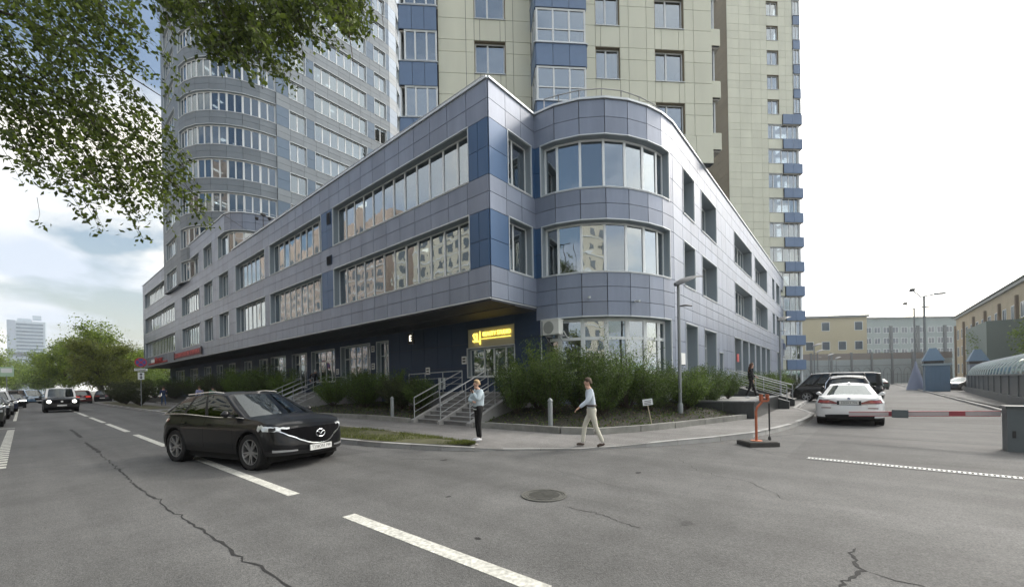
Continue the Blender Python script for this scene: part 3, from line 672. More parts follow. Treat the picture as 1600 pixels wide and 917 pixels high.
    for f_ in (f3, f4): A.band(f_, 0, f_.L, (s - .7, s + .25), beige, 1.5, core_=False); A.core.fb(f_, .02, f_.L - .02, -.06, -.002, s - .7, s + .25)
    A.window(Fr(PA(13.42, -.35), PA(13.72, -.35), nA), 0, .3, s + .28, s + 2.2, [], .05, None, white, G1, .3, name='balcony_glazing', rev=white, edge=False, fw=.05)
    A.inn.prism([PA(13.4, -.2), PA(13.9, -.2), PA(13.9, -1.6), PA(13.4, -1.6)], s - .8, s - .72, 0)
for a, b in [(-1.93 + 1.02 * i, -.91 + 1.02 * i) for i in range(15)]: A.panel(fA, a + O, min(b + O, fA.L), 13.85, 15.38, beige)
A.core.fb(fA, 0, fA.L, -.38, -.001, 13.82, 15.37)
ft_ = MB(A.off); ft_.prism([PA(-1.9, -.4), PA(13.3, -.4), PA(13.3, -3.0), PA(-1.9, -3.0)], 30.0, 30.2); ft_.build('roof', roofm, rt_)
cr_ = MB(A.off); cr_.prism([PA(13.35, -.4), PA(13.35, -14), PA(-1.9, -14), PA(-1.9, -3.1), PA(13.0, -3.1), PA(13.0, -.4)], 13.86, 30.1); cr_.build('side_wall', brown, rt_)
A.finish()

ft2, A2, PB, fB = resid('apartment_tower', 'far beige apartment tower with corner balconies banded in blue, right of the near one', (54.59, 11.09), 0, 8.3, 15)
fBl = Fr(PB(0, -14), PB(0, 0), -dA)
for k in range(-12, 9):
    s = 36.6 + 2.97 * k; h = s + 1.8; nx = s + 2.97
    low = k < -1
    for a, b in ((0, 1.5), (1.5, 2.93), (2.93, 4.2), (4.2, 5.0)) + (() if low else ((6.5, 7.4), (7.4, 8.3))):
        for z0, z1 in ((s, s + .95), (s + .95, h), (h, nx)): A2.panel(fB, a, b, z0, z1, beige)
    A2.core.fb(fB, 0, 5.0, -.38, -.001, s, nx); A2.core.fb(fB, 5, 8.3, -.38, -.001, h, nx)
    if not low:
        A2.core.fb(fB, 6.5, 8.3, -.38, -.001, s, h); A2.panel(fB, 5, 6.5, h, nx, beige)
        flat_window(A2, fB, 5, 6.5, s, h, [5.72])
        # slim stacked balconies at the right-hand corner
        fa = Fr(PB(8.33, -1.5), PB(8.33, .1), dA); fb_ = Fr(PB(8.35, .1), PB(9.25, .1), nA); fc_ = Fr(PB(9.25, -1.8), PB(9.25, .1), dA)
        for f_ in (fb_, fc_): A2.band(f_, 0, f_.L, (s - .95, s + .12), sky_blue, 1.2, core_=False); A2.core.fb(f_, .02, f_.L - .02, -.06, -.002, s - .95, s + .12)
        A2.window(fb_, .0, .88, s + .15, s + 1.98, [.45], .12, None, white, G1, .3, name='balcony_glazing', rev=white, edge=False, fw=.05)
        A2.window(fc_, .02, 1.8, s + .15, s + 1.98, [.9], .12, None, white, G1, .3, name='balcony_glazing', rev=white, edge=False, fw=.05)
        A2.inn.prism([PB(8.35, .05), PB(9.2, .05), PB(9.2, -1.7), PB(8.35, -1.7)], s - 1.05, s - .97, 0)
    else:
        A2.panel(fB, 5, 6.85, h, nx, beige)
        fb_ = Fr(PB(6.87, .14), PB(9.3, .14), nA); fc_ = Fr(PB(9.3, -1.8), PB(9.3, .14), dA)
        for f_ in (fb_, fc_): A2.band(f_, 0, f_.L, (s + 1.78, s + 2.97), sky_blue, 1.2, core_=False); A2.core.fb(f_, .02, f_.L - .02, -.06, -.002, s + 1.78, s + 2.97)
        A2.window(Fr(PB(5, 0), PB(9, 0), nA), 0, 3.85, s, h - .03, [.65, 1.75, 2.6, 3.3], .15, None, white, G1, .5, name='balcony_glazing', rev=white, edge=False, fw=.07)
        A2.window(Fr(PB(9, -1.6), PB(9, 0), dA), .1, 1.6, s, h - .03, [.8], .15, None, white, G1, .3, name='balcony_glazing', rev=white, edge=False, fw=.07)
        A2.inn.prism([PB(6.9, .1), PB(9.25, .1), PB(9.25, -1.7), PB(6.9, -1.7)], s + 1.68, s + 1.76, 0)
    A2.inn.fb(fB, 4.6, 8.2, -3, -2.9, s - .3, s + 2.6, 0)
    for z0, z1 in ((s, s + .95), (s + .95, h), (h, nx)):
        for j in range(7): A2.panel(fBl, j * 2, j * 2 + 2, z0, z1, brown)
    A2.core.fb(fBl, 0, 14 - .39, -.38, -.001, s, nx)
A2.core.prism([PB(.4, -.4), PB(8.2, -3.2), PB(8.2, -14), PB(.4, -14)], 0, 61)
A2.core.prism([PB(0, -.4), PB(8.3, -.4), PB(8.3, -3), PB(.3, -3)], 0, 1.)
cpx = MB(A2.off); cpx.prism([PB(-.1, .1), PB(8.4, .1), PB(8.4, -14), PB(-.1, -14)], 63.4, 63.7); cpx.build('roof', roofm, ft2)
A2.finish()

# ---------------------------------------------------------------- ground, road, pavements, kerbs
def asphalt(name, base, warm=(1, 1, 1)):
    M = bpy.data.materials.new(name); M.use_nodes = True; t = M.node_tree; b = t.nodes['Principled BSDF']; b.inputs['Roughness'].default_value = .82; b.inputs['Specular IOR Level'].default_value = .35
    tc = t.nodes.new('ShaderNodeTexCoord')
    def noise(sc_, det, rough=.55, stretch=None, typ='ShaderNodeTexNoise'):
        n = t.nodes.new(typ); n.inputs['Scale'].default_value = sc_
        if typ == 'ShaderNodeTexNoise': n.inputs['Detail'].default_value = det; n.inputs['Roughness'].default_value = rough
        if stretch:
            mp_ = t.nodes.new('ShaderNodeMapping'); mp_.inputs['Scale'].default_value = stretch; t.links.new(tc.outputs['Object'], mp_.inputs[0]); t.links.new(mp_.outputs[0], n.inputs['Vector'])
        else: t.links.new(tc.outputs['Object'], n.inputs['Vector'])
        return n
    def rng_(o, a, b_, c, d):
        r = t.nodes.new('ShaderNodeMapRange'); r.inputs[1].default_value = a; r.inputs[2].default_value = b_; r.inputs[3].default_value = c; r.inputs[4].default_value = d; t.links.new(o, r.inputs[0]); return r.outputs[0]
    def mul(a, b_):
        r = t.nodes.new('ShaderNodeMath'); r.operation = 'MULTIPLY'; t.links.new(a, r.inputs[0]); t.links.new(b_, r.inputs[1]); return r.outputs[0]
    big = rng_(noise(.22, 4).outputs[0], .3, .7, .78, 1.18); mid = rng_(noise(1.7, 5, .65).outputs[0], .3, .7, .86, 1.12)
    lane = rng_(noise(1.0, 3, .5, (1.3, .05, 1)).outputs[0], .35, .65, .84, 1.10)
    v1 = noise(95, 0, typ='ShaderNodeTexVoronoi'); sp = rng_(v1.outputs['Color'], 0, 1, .62, 1.42)
    fin = rng_(noise(30, 3, .7).outputs[0], .3, .7, .9, 1.1)
    f = mul(mul(mul(big, mid), mul(lane, sp)), fin)
    vm = t.nodes.new('ShaderNodeVectorMath'); vm.operation = 'SCALE'; vm.inputs[0].default_value = [base * k for k in warm]; t.links.new(f, vm.inputs[3]); t.links.new(vm.outputs[0], b.inputs['Base Color'])
    bp = t.nodes.new('ShaderNodeBump'); bp.inputs['Strength'].default_value = .55; bp.inputs['Distance'].default_value = .006; t.links.new(v1.outputs['Distance'], bp.inputs['Height']); t.links.new(bp.outputs[0], b.inputs['Normal'])
    return M
road = asphalt('road asphalt', .118, (1, 1.005, 1.0)); walk = asphalt('pavement asphalt', .185, (1.0, .98, .96)); patchm = asphalt('patched asphalt', .088)
earth = mat('bare ground', (.09, .085, .07), .95, var=.3, vscale=.4)
soil = mat('planting soil', (.020, .019, .013), .95, var=.5, vscale=2.5, bump=.8, bscale=14)
conc = mat('kerb concrete', (.34, .34, .335), .85, var=.18, vscale=2.2, rand=.12, bump=.3, bscale=60, fine=.08)
concd = mat('old kerb concrete', (.22, .22, .205), .9, var=.25, vscale=3, rand=.15, bump=.4, bscale=50, fine=.1)
paint = mat('road paint', (.52, .52, .48), .8, var=.25, vscale=3, fine=.38, bscale=22)
turf = mat('verge turf', (.085, .085, .045), .95, var=.45, vscale=2.2, bump=.5, bscale=25)
g_ = MB(); g_.grid([[(-1500, -900, -.06), (2500, -900, -.06)], [(-1500, 3000, -.06), (2500, 3000, -.06)]]); struct('ground', g_, earth)
g_ = MB(); nx, ny = 30, 60
xs_ = [-14, 6.3]; 
g_.grid([[(x, y, -.0) for x in (-9, 14)] for y in (-60, 3.0, 8.0)]); g_.grid([[(x, y, 0) for x in (-9, 6.6)] for y in (8.0, 40, 260)])
g_.grid([[(x, y, 0) for x in (14, 60, 200)] for y in (-60, -5.5, 3.2)]); struct('road', g_, road)
g_ = MB(); g_.box(-40, -5.2, -60, 260, -.05, .12); struct('far_pavement', g_, walk)

OUT = [(6.05, 110, .12), (6.05, 60, .12), (6.05, 35, .12), (6.0, 20, .12), (5.85, 13.5, .12), (5.85, 11.7, .12), (6.15, 9.8, .12), (6.69, 7.92, .11), (7.1, 7.2, .08), (7.55, 6.65, .035), (8.67, 5.14, .03), (9.4, 4.5, .05), (10.0, 4.0, .09), (10.75, 3.46, .12), (12, 2.75, .13), (13.3, 2.2, .13), (15, 1.8, .13), (16.6, 1.56, .13), (18.5, 1.38, .13), (20.3, 1.3, .13), (22.2, 1.3, .13), (24, 1.75, .13), (26, 2.3, .13), (40, 2.5, .13), (90, 2.8, .13)]
INN = [(10.3, 110), (10.3, 60), (10.3, 35), (10.3, 20), (10.9, 14.5), (10.9, 13), (10.9, 12), (10.9, 11), (10.9, 10), (10.9, 9), (10.9, 7.5), (11, 6.6), (11.1, 6.2), (12, 5.6), (13.2, 5.1), (14.5, 4.7), (15.5, 4.3), (16.6, 4.0), (18, 3.6), (20, 3.5), (22.4, 3.3), (24.4, 3.1), (26.4, 3.1), (40, 6.3), (90, 6.3)]
pv = MB()
rows = []
for (x, y, z), (a, b) in zip(OUT, INN): rows.append([(x + (a - x) * k / 5, y + (b - y) * k / 5, z + (.12 - z) * min(1, k / 2)) for k in range(6)])
pv.grid(rows); struct('pavement', pv, walk)
def stones(name, pts, M_, wdt=.15, drop=.2, step=1.0, side=1, up=.004, limit=300, label=None):
    """kerb stones laid end to end along a line"""
    par = bpy.data.objects.new(name, None); COL.objects.link(par); par['kind'] = 'structure'
    P = [Vector(p) for p in pts]; seq = []
    for a, b in zip(P[:-1], P[1:]):
        L = (b.xy - a.xy).length; n = max(1, round(L / step))
        for i in range(n): seq.append((a + (b - a) * (i / n), a + (b - a) * ((i + 1) / n)))
    rest = MB(); k = 0
    for a, b in seq:
        d = (b - a); d.z = 0; L = d.length; d /= L; nrm = Vector((d.y, -d.x, 0)) * side * wdt; j = rnd.uniform(-.006, .006)
        a2, b2 = a + d * .006, b - d * .006; off = nrm.normalized() * rnd.uniform(-.006, .006)
        h = [Vector((q.x, q.y, q.z + up + j)) + off for q in (a2, b2)]
        top = [h[0], h[1], h[1] + nrm, h[0] + nrm]; ch = .018
        near = abs((a - Vector((8, 6, 0))).length) < 32
        mb = MB() if near and k < limit else rest
        bot = [q - Vector((0, 0, drop)) for q in top]
        mid = [q - Vector((0, 0, ch)) for q in top]
        tp = [top[0] + nrm * .1, top[1] + nrm * .1, top[2], top[3]]
        mb.hexa(bot + [mid[0], mid[1], top[2], top[3]]) if False else mb.hexa(bot + tp)
        if mb is not rest: mb.build('kerb_stone', M_, par); k += 1
    if rest.v: rest.build('distant_kerb_stones', M_, par, kind='stuff')
    return par
stones('street_kerb', [(p[0], p[1], p[2]) for p in OUT], conc, .16, .24, 1.0, -1)
stones('verge_edging', [(7.9, 38, .12), (7.9, 20, .12), (7.9, 15, .12), (7.86, 11.7, .12), (7.66, 8.6, .12), (7.4, 7.4, .1)], mat('pale edging', (.33, .31, .28), .9, rand=.1), .07, .1, 1.0, -1, .01)
PK1 = [(9.75, 60, .3), (9.85, 30, .3)]; PK0 = [(9.9, 25.9, .3), (9.95, 21.4, .3), (10.3, 18.9, .3), (10.42, 16.4, .3), (10.3, 14.1, .3)]
PK2 = [(10.35, 10.35, .3), (10.5, 9.6, .31), (10.5, 6.8, .31), (10.8, 5.85, .3), (12.1, 5.15, .3), (13.5, 4.6, .3), (16, 3.9, .3), (17.9, 3.35, .3)]
for pk in (PK0, PK1, PK2): stones('planter_kerb', pk, concd, .2, .22, 1.0, 1 if pk is PK1 else 1)
rq = mat('right kerb', (.40, .40, .39), .85, rand=.1)
stones('yard_kerb', [(16, -4.7, .1), (28.2, -5.2, .1), (46.4, -5.65, .1), (63, -6.0, .1), (124, -7.3, .1)], conc, .18, .14, 1.5, -1)
g_ = MB(); g_.grid([[(14, -60, .02), (16, -5.3, .07)], [(200, -60, .02), (124, -7.4, .07)]]); struct('yard_verge', g_, asphalt('yard asphalt', .13))
# planting beds
BEDS = []
def bed(pairs):
    mb = MB(); rows = []
    for (x, y), (a, b) in pairs:
        rows.append([(x + (a - x) * k / 8, y + (b - y) * k / 8, .22 + .42 * min(1, k / 5) + .05 * math.sin(x * 3 + y * 2.3 + k)) for k in range(9)])
    R2 = []
    for i in range(len(rows) - 1):
        for j in range(4): R2.append([tuple(p[c] + (q[c] - p[c]) * j / 4 + (.02 * math.sin(9 * i + 5 * j + 3 * p[0]) if c == 2 else 0) for c in range(3)) for p, q in zip(rows[i], rows[i + 1])])
    R2.append(rows[-1]); BEDS.append(np.array(R2)); mb.grid(R2); struct('planting_bed', mb, soil, smooth=60)
bed([((9.8, 83), (14.95, 83)), ((9.85, 50), (14.95, 50)), ((9.9, 30.1), (14.95, 30.1))])
bed([((9.95, 25.9), (14.95, 25.9)), ((10.0, 21.4), (14.95, 21.4)), ((10.35, 18.9), (14.95, 18.9)), ((10.4, 14.15), (14.95, 14.15))])
bed([((10.4, 10.3), (15.0, 10.6)), ((10.55, 8.5), (15.2, 9.3)), ((10.6, 6.85), (15.8, 8.2)), ((10.9, 5.95), (16.4, 7.5)), ((12.1, 5.25), (17.3, 6.95)), ((13.6, 4.7), (18.4, 6.5)), ((16, 4.0), (19.2, 6.35)), ((17.95, 3.3), (20.5, 6.35)), ((19, 3.1), (22, 6.35))])
# verge with grass blades
vo = [(6.22, 38), (6.22, 24), (6.18, 18), (6.03, 13.5), (6.03, 11.8), (6.33, 9.9), (6.85, 8.0), (7.2, 7.35)]; vi = [(7.88, 38), (7.88, 24), (7.88, 18), (7.88, 13.5), (7.84, 11.7), (7.72, 9.6), (7.55, 8.0), (7.3, 7.35)]
g_ = MB(); g_.grid([[(a[0] + (b[0] - a[0]) * k / 4, a[1] + (b[1] - a[1]) * k / 4, .128 + (.03 if k in (1, 2, 3) else 0)) for k in range(5)] for a, b in zip(vo, vi)]); struct('verge', g_, turf)
g_ = MB(); g_.grid([[(6.25, 42, .15), (7.9, 42, .15)], [(6.25, 75, .15), (7.9, 75, .15)]]); struct('verge', g_, turf)
rs = np.random.default_rng(3)
def tri_mesh(name, V_, F_, mats):
    me = bpy.data.meshes.new(name); V_ = np.asarray(V_, np.float32); F_ = np.asarray(F_, np.int32); k = F_.shape[1]
    me.vertices.add(len(V_)); me.vertices.foreach_set('co', V_.ravel()); me.loops.add(F_.size); me.loops.foreach_set('vertex_index', F_.ravel())
    me.polygons.add(len(F_)); me.polygons.foreach_set('loop_start', np.arange(0, F_.size, k, dtype=np.int32)); me.polygons.foreach_set('loop_total', np.full(len(F_), k, np.int32))
    for M_ in mats: me.materials.append(M_)
    me.update(); me.validate(); return me
def blades(n, region, M_, name, h=.07, lab=None):
    P = np.array([region() for _ in range(n)]); a = rs.uniform(0, 6.28, n); hh = h * rs.uniform(.4, 1.3, n); wd = .006
    d = np.stack([np.cos(a), np.sin(a), 0 * a], 1); tip = P + np.stack([rs.normal(0, .025, n), rs.normal(0, .025, n), hh], 1)
    V_ = np.empty((n, 3, 3)); V_[:, 0] = P - d * wd; V_[:, 1] = P + d * wd; V_[:, 2] = tip
    o = bpy.data.objects.new(name, tri_mesh(name, V_.reshape(-1, 3), np.arange(3 * n).reshape(-1, 3), [M_])); COL.objects.link(o); props(o, kind='stuff', label=lab, cat='grass' if lab else None)
grassm = leafmat('grass blade', (.095, .125, .045), .5, .3)
def reg():
    while True:
        t = rs.random() ** 1.5 * 6.999; i = int(t); f = t - i; i = 6 - i; f = 1 - f if i >= 0 else f
        a = [vo[i][c] + (vo[i + 1][c] - vo[i][c]) * f for c in (0, 1)]; b = [vi[i][c] + (vi[i + 1][c] - vi[i][c]) * f for c in (0, 1)]; k = rs.random()
        x, y = a[0] + (b[0] - a[0]) * k, a[1] + (b[1] - a[1]) * k
        if math.sin(x * 2.1 + y * .7) * math.sin(y * 1.3 - x) + .25 * math.sin(7 * x + 5 * y) + rs.normal(0, .25) > (-.35 if y > 9 else .1): return (x, y, .14)
blades(21000, reg, grassm, 'grass', lab='short patchy green grass on the verge between kerb and pavement')
# road markings
mk = MB(); 
for y0, y1 in ((-6, -3), (1.9, 4.98), (6.62, 13.2), (15.4, 20.4), (22.19, 28.4), (29.7, 36.4), (38.5, 45), (47, 53), (55.5, 62), (64, 71), (73, 80)): 
    q = MB(); q.box(2.565, 2.735, y0, y1, -.02, .005); q.build('road_marking', paint, kind='structure')
for i in range(26): q = MB(); q.box(-.46, -.26, 14.2 + i * .55, 14.5 + i * .55, -.02, .005); q.build('road_marking', paint, kind='structure')
q = MB(); q.box(-3.8, -.26, 29.6, 29.75, -.02, .005); q.build('road_marking', paint, kind='structure')
q = MB(); q.box(-.4, -.27, 37, 62, -.02, .005); q.build('road_marking', paint, kind='structure')
# cracks and patches
crackm = mat('crack filler', (.022, .022, .023), .9, fine=.3, bscale=30)
def crack(pts, wdt=.02, jit=.03, step=.12):
    P = []; 
    for a, b in zip(pts[:-1], pts[1:]):
        a = Vector(a); b = Vector(b); n = max(2, int((b - a).length / step))
        for i in range(n): P.append(a + (b - a) * i / n)
    P.append(Vector(pts[-1])); L, Rr = [], []
    for i, p in enumerate(P):
        d = (P[min(i + 1, len(P) - 1)] - P[max(0, i - 1)]).normalized(); nn = Vector((-d.y, d.x)); w_ = wdt * rnd.uniform(.35, 1.25) * (.2 if i in (0, len(P) - 1) else 1); q = p + nn * rnd.gauss(0, jit)
        L.append((*(q + nn * w_), .003)); Rr.append((*(q - nn * w_), .003))
    mb = MB(); mb.grid([L, Rr]); mb.build('road_crack', crackm, kind='structure')
crack([(1.45, 2.6), (1.39, 3.6), (1.33, 5), (1.3, 6.2), (1.24, 9), (1.27, 15.3)], .016, .018)
crack([(1.29, 15.3), (1.25, 19)], .05, .01); crack([(1.3, 21), (1.3, 26)], .06, .01)
pass
crack([(5.14, -.01), (4.86, .04), (4.59, -.03), (4.39, .03), (4.05, .12)], .018, .018, .05); crack([(4.59, -.03), (4.54, -.25), (4.48, -.5)], .006, .02); crack([(4.6, 3.0), (4.63, 2.53), (4.51, 2.21), (4.42, 1.86)], .007, .02, .05)
crack([(10.5, 1.3), (11.3, 2.0), (11.6, 2.6)], .012, .02); crack([(8.0, 8.0), (7.1, 6.2)], .008, .05) if False else None
def blotch(x, y, rx_, ry_, M_, name='road_stain'):
    P = [(x + rx_ * math.cos(a) * rnd.uniform(.75, 1.2), y + ry_ * math.sin(a) * rnd.uniform(.75, 1.2)) for a in [2 * math.pi * i / 18 for i in range(18)]]
    q = MB(); q.v = [(a, b, .0022 + rnd.random() * .0004) for a, b in P]; q.v = [(v[0], v[1], q.v[0][2]) for v in q.v]; q.f = [tuple(range(18))]; q.m = [0]; q.build(name, M_, kind='structure')
stain = asphalt('oil stained asphalt', .088); lightp = asphalt('worn pale asphalt', .142)
for x, y, a, b, M_ in ((4.9, 1.5, .10, .06, stain), (12.5, .4, .5, .3, stain), (18.2, .1, .5, .6, stain), (7.1, 3.0, .08, .05, crackm), (3.1, 3.1, .03, .05, crackm), (4.0, 4.6, .05, .03, crackm), (5.9, 6.9, .10, .06, crackm)): blotch(x, y, a, b, M_)
q = MB(); q.v = [(3.2, 9.5, .0018), (5.6, 9.3, .0018), (5.5, 15.8, .0018), (3.3, 16, .0018)]; q.f = [(0, 1, 2, 3)]; q.m = [0]; q.build('road_patch', patchm, kind='structure')
crack([(6.9, 5.6), (6.2, 3.6), (5.9, 2.6)], .004, .03); crack([(8.9, 2.9), (7.9, 2.2), (7.4, 1.2), (6.6, .7)], .005, .04)
crack([(5.3, 8.0), (5.9, 7.0), (6.0, 6.7)], .01, .04); crack([(13.6, 1.9), (15.2, 1.0), (14.6, -2.2), (14.3, -5)], .02, .015); crack([(30, 1.2), (29.5, -5)], .03, .02)
g_ = MB(); g_.grid([[(10.25, 1.1, .0025), (10.0, -2.3, .0025), (9.9, -5, .0025)], [(30, .4, .0025), (30, -2.8, .0025), (28, -5, .0025)]]); struct('yard_road', g_, asphalt('newer asphalt', .102))
# drain channel
par = thing('drain_channel', 'long white slotted drain grating set across the yard entrance', 'drain', (10.4, .75, 0), math.atan2(-2.76, -.24))
gm_ = mat('galvanised grating', (.62, .63, .62), .5, .3); pit = mat('drain pit', (.008, .008, .008), .9)
q = MB(); q.box(0, 5.2, -.075, .075, -.05, .004); q.build('channel', pit, par)
q = MB(); q.box(0, 5.2, -.09, -.068, -.03, .012); q.build('side_bar', gm_, par); q = MB(); q.box(0, 5.2, .068, .09, -.03, .012); q.build('side_bar', gm_, par)
bar = MB().box(-.014, .014, -.068, .068, -.01, .010).mesh('slat', gm_)
for i in range(86): inst('slat', bar, par, (.03 + i * .06, 0, 0))
# manhole
iron = mat('cast iron', (.13, .13, .12), .6, .3, var=.3, vscale=12, bump=.3, bscale=80)
par = thing('manhole_cover', 'round cast iron manhole cover with raised bars in the asphalt', 'manhole', (4.88, 3.5, .004), .6)
q = MB(); q.lathe((0, 0, 0), [(.335, 0), (.335, .012), (.30, .012), (.30, .004)], 40); q.build('rim', iron, par)
q = MB(); q.lathe((0, 0, 0), [(.30, .003), (.0001, .003)], 32); q.build('plate', mat('iron hollow', (.035, .034, .03), .8), par)
for rr in (.235, .28): q = MB(); q.lathe((0, 0, 0), [(rr - .008, .003), (rr - .008, .011), (rr + .008, .011), (rr + .008, .003)], 36); q.build('ring', iron, par)
for i in range(-6, 7):
    L = math.sqrt(max(0, .225 ** 2 - (i * .034) ** 2)); q = MB(); q.box(i * .034 - .007, i * .034 + .007, -L, L, .002, .011); q.build('bar', iron, par)
def leaves(P, size, rs, aspect=.5, droop=.0, fold=.25):
    n = len(P); s_ = size * rs.uniform(.6, 1.3, n)[:, None]
    d = rs.normal(0, 1, (n, 3)); d[:, 2] -= droop; d /= np.linalg.norm(d, axis=1)[:, None]
    r = rs.normal(0, 1, (n, 3)); u = np.cross(d, r); u /= np.linalg.norm(u, axis=1)[:, None] + 1e-9; nn = np.cross(d, u)
    V_ = np.empty((n, 4, 3)); V_[:, 0] = P; V_[:, 1] = P + d * s_ * .45 + u * s_ * aspect * .5 + nn * s_ * fold * .3; V_[:, 2] = P + d * s_; V_[:, 3] = P + d * s_ * .45 - u * s_ * aspect * .5 + nn * s_ * fold * .3
    i = np.arange(n)[:, None] * 4; F_ = np.concatenate([i + [0, 1, 2], i + [0, 2, 3]], 1).reshape(-1, 3)
    return V_.reshape(-1, 3), F_
def litter(name, lab, n, size, M_, beds):
    P = []
    for G in beds:
        for _ in range(n // len(beds)):
            i, j = rs.integers(0, G.shape[0] - 1), rs.integers(0, G.shape[1] - 1); f, g2 = rs.random(), rs.random()
            P.append((G[i, j] * (1 - f) * (1 - g2) + G[i + 1, j] * f * (1 - g2) + G[i, j + 1] * (1 - f) * g2 + G[i + 1, j + 1] * f * g2) + [0, 0, .008])
    V_, F_ = leaves(np.array(P), size, rs, .6, -.4, .3); o_ = bpy.data.objects.new(name, tri_mesh(name, V_, F_, [M_])); COL.objects.link(o_); props(o_, lab, 'plants', None, 'stuff')
litter('ground_cover', 'low green weeds sprouting from the dark soil of the planting beds', 9000, .075, leafmat('weed leaf', (.055, .095, .03), .5, .3), [BEDS[1], BEDS[2]])
litter('leaf_litter', 'dry brown leaf litter scattered over the planting beds', 5000, .05, mat('dry leaf', (.16, .11, .06), .9, rand=.5), [BEDS[1], BEDS[2]])
# grit gathered in the gutter
GP = []
for a, b in zip(OUT[3:22], OUT[4:23]):
    L_ = math.hypot(b[0] - a[0], b[1] - a[1]); dx, dy = (b[0] - a[0]) / L_, (b[1] - a[1]) / L_
    for i in range(int(L_ * 55)): f = rs.random() * L_; o1 = abs(rs.normal(0, .22)) + .02; GP.append((a[0] + dx * f + dy * o1, a[1] + dy * f - dx * o1, .004))
GP = np.array(GP); V_, F_ = leaves(GP, .022, rs, .8, 0, .1); V_[:, 2] = np.abs(V_[:, 2] - .004) * .4 + .004
o_ = bpy.data.objects.new('grit', tri_mesh('grit', V_, F_, [mat('grit', (.16, .13, .09), .95, rand=.5)])); COL.objects.link(o_); props(o_, kind='stuff')
# ---------------------------------------------------------------- stairs, platform, railings
stepm = mat('step concrete', (.20, .20, .20), .85, var=.15, vscale=3, rand=.08, fine=.08); cheekm = mat('cheek concrete', (.27, .27, .265), .85, var=.2, vscale=2)
rmet = mat('grey painted rail', (.36, .38, .39), .4, .5)
def stairs(lab, x0, x1, y0, y1, z0, z1, n, plat=None):
    t = thing('entrance_stairs', lab, 'stairs', (x0, y0, z0)); o = Vector((x0, y0, z0)); tr = (x1 - x0) / n; rs_ = (z1 - z0) / n
    for i in range(n):
        q = MB(o); q.box(x0 + i * tr, x1, y0 + .2, y1 - .2, z0 + i * rs_ - (.05 if i == 0 else -.002), z0 + (i + 1) * rs_ - .03); q.box(x0 + i * tr - .03, x0 + (i + 1) * tr + .01, y0 + .2, y1 - .2, z0 + (i + 1) * rs_ - .028, z0 + (i + 1) * rs_); q.build('step', stepm, t)
    for a, b in ((y0, y0 + .19), (y1 - .19, y1), ((y0 + y1) / 2 - .06, (y0 + y1) / 2 + .06)):
        q = MB(o); q.hexa([(x0 - .25, a, z0 - .1), (x1, a, z0 - .1), (x1, b, z0 - .1), (x0 - .25, b, z0 - .1), (x0 - .25, a, z0 + .12), (x1, a, z1 + .12), (x1, b, z1 + .12), (x0 - .25, b, z0 + .12)]); q.build('cheek', cheekm, t)
    if plat: q = MB(o); q.box(x1 + .002, XW - .02, plat[0], plat[1], z0, z1 - .002); q.build('landing', stepm, t)
    return t
stairs('grey concrete stairs up to the beauty studio, behind the standing woman', 10.42, 13.0, 10.5, 13.95, .12, 1.26, 8, (10.6, 18.0))
stairs('grey concrete stairs behind the dark crossover, leading to the glazed entrance', 10.1, 12.6, 26.2, 29.9, .12, 1.26, 8, (23.5, 31))
def handrail(lab, pts, h=.92, group=None):
    t = thing('handrail', lab, 'handrail', pts[0], 0, group); o = Vector(pts[0]); P = [Vector(p) for p in pts]
    for k, hh in enumerate((h, h * .68, h * .36)):
        q = MB(o); q.path([p + Vector((0, 0, hh)) for p in P], .024 if k == 0 else .014, 8); q.build('rail', rmet, t, 40)
    for a, b in zip(P[:-1], P[1:]):
        L = (b - a).length; n = max(1, round(L / 1.3))
        for i in range(n + 1):
            if i == n and b is not P[-1]: continue
            p = a + (b - a) * i / n; q = MB(o); q.path([p - Vector((0, 0, .05)), p + Vector((0, 0, h))], .02, 8); q.build('post', rmet, t, 40)
handrail('metal handrail on the left side of the beauty studio stairs', [(10.3, 13.86, .22), (13.0, 13.86, 1.36), (13.0, 17.9, 1.3)])
handrail('metal handrail down the middle of the beauty studio stairs', [(10.3, 12.22, .22), (13.0, 12.22, 1.36)])
handrail('metal handrail on the right side of the beauty studio stairs', [(10.3, 10.6, .22), (13.0, 10.6, 1.36)])
handrail('metal handrail on the near side of the stairs behind the dark crossover', [(9.98, 26.3, .22), (12.6, 26.3, 1.36), (12.6, 23.6, 1.3)])
handrail('metal handrail down the middle of the stairs behind the dark crossover', [(9.98, 28.05, .22), (12.6, 28.05, 1.36)])
handrail('metal handrail on the far side of the stairs behind the dark crossover', [(9.98, 29.8, .22), (12.6, 29.8, 1.36), (12.6, 33, 1.3)])
# granite faced platform and stairs on the right
gran = mat('black granite slab', (.028, .032, .034), .28, var=.35, vscale=8, rand=.15, fine=.3, bscale=70, spec=.6)
gt = mat('granite coping', (.12, .125, .13), .4, var=.2, vscale=6)
t = thing('granite_platform', 'low wall of polished black granite slabs under the woman in black', 'platform', (18.1, 2.95, .12)); o = Vector((18.1, 2.95, .12))
q = MB(o); q.box(18.14, 24.8, 2.99, 6.3, .1, .74); q.build('fill', cheekm, t)
for i in range(6): q = MB(o); q.box(18.14 + i * 1.11 + .004, 18.14 + (i + 1) * 1.11 - .004, 2.955, 2.985, .1, .74); q.build('slab', gran, t)
for i in range(3): q = MB(o); q.box(18.105, 18.135, 2.955 + i * 1.1 + .004, 2.955 + (i + 1) * 1.1 - .004, .1, .74); q.build('slab', gran, t)
q = MB(o); q.box(18.07, 24.82, 2.92, 3.25, .742, .80); q.build('coping', gt, t); q = MB(o); q.box(18.07, 18.4, 3.26, 6.2, .742, .80); q.build('coping', gt, t)
t = thing('entrance_stairs', 'steep dark stairs between granite cheeks left of the black van', 'stairs', (24.9, 2.7, .12)); o = Vector((24.9, 2.7, .12))
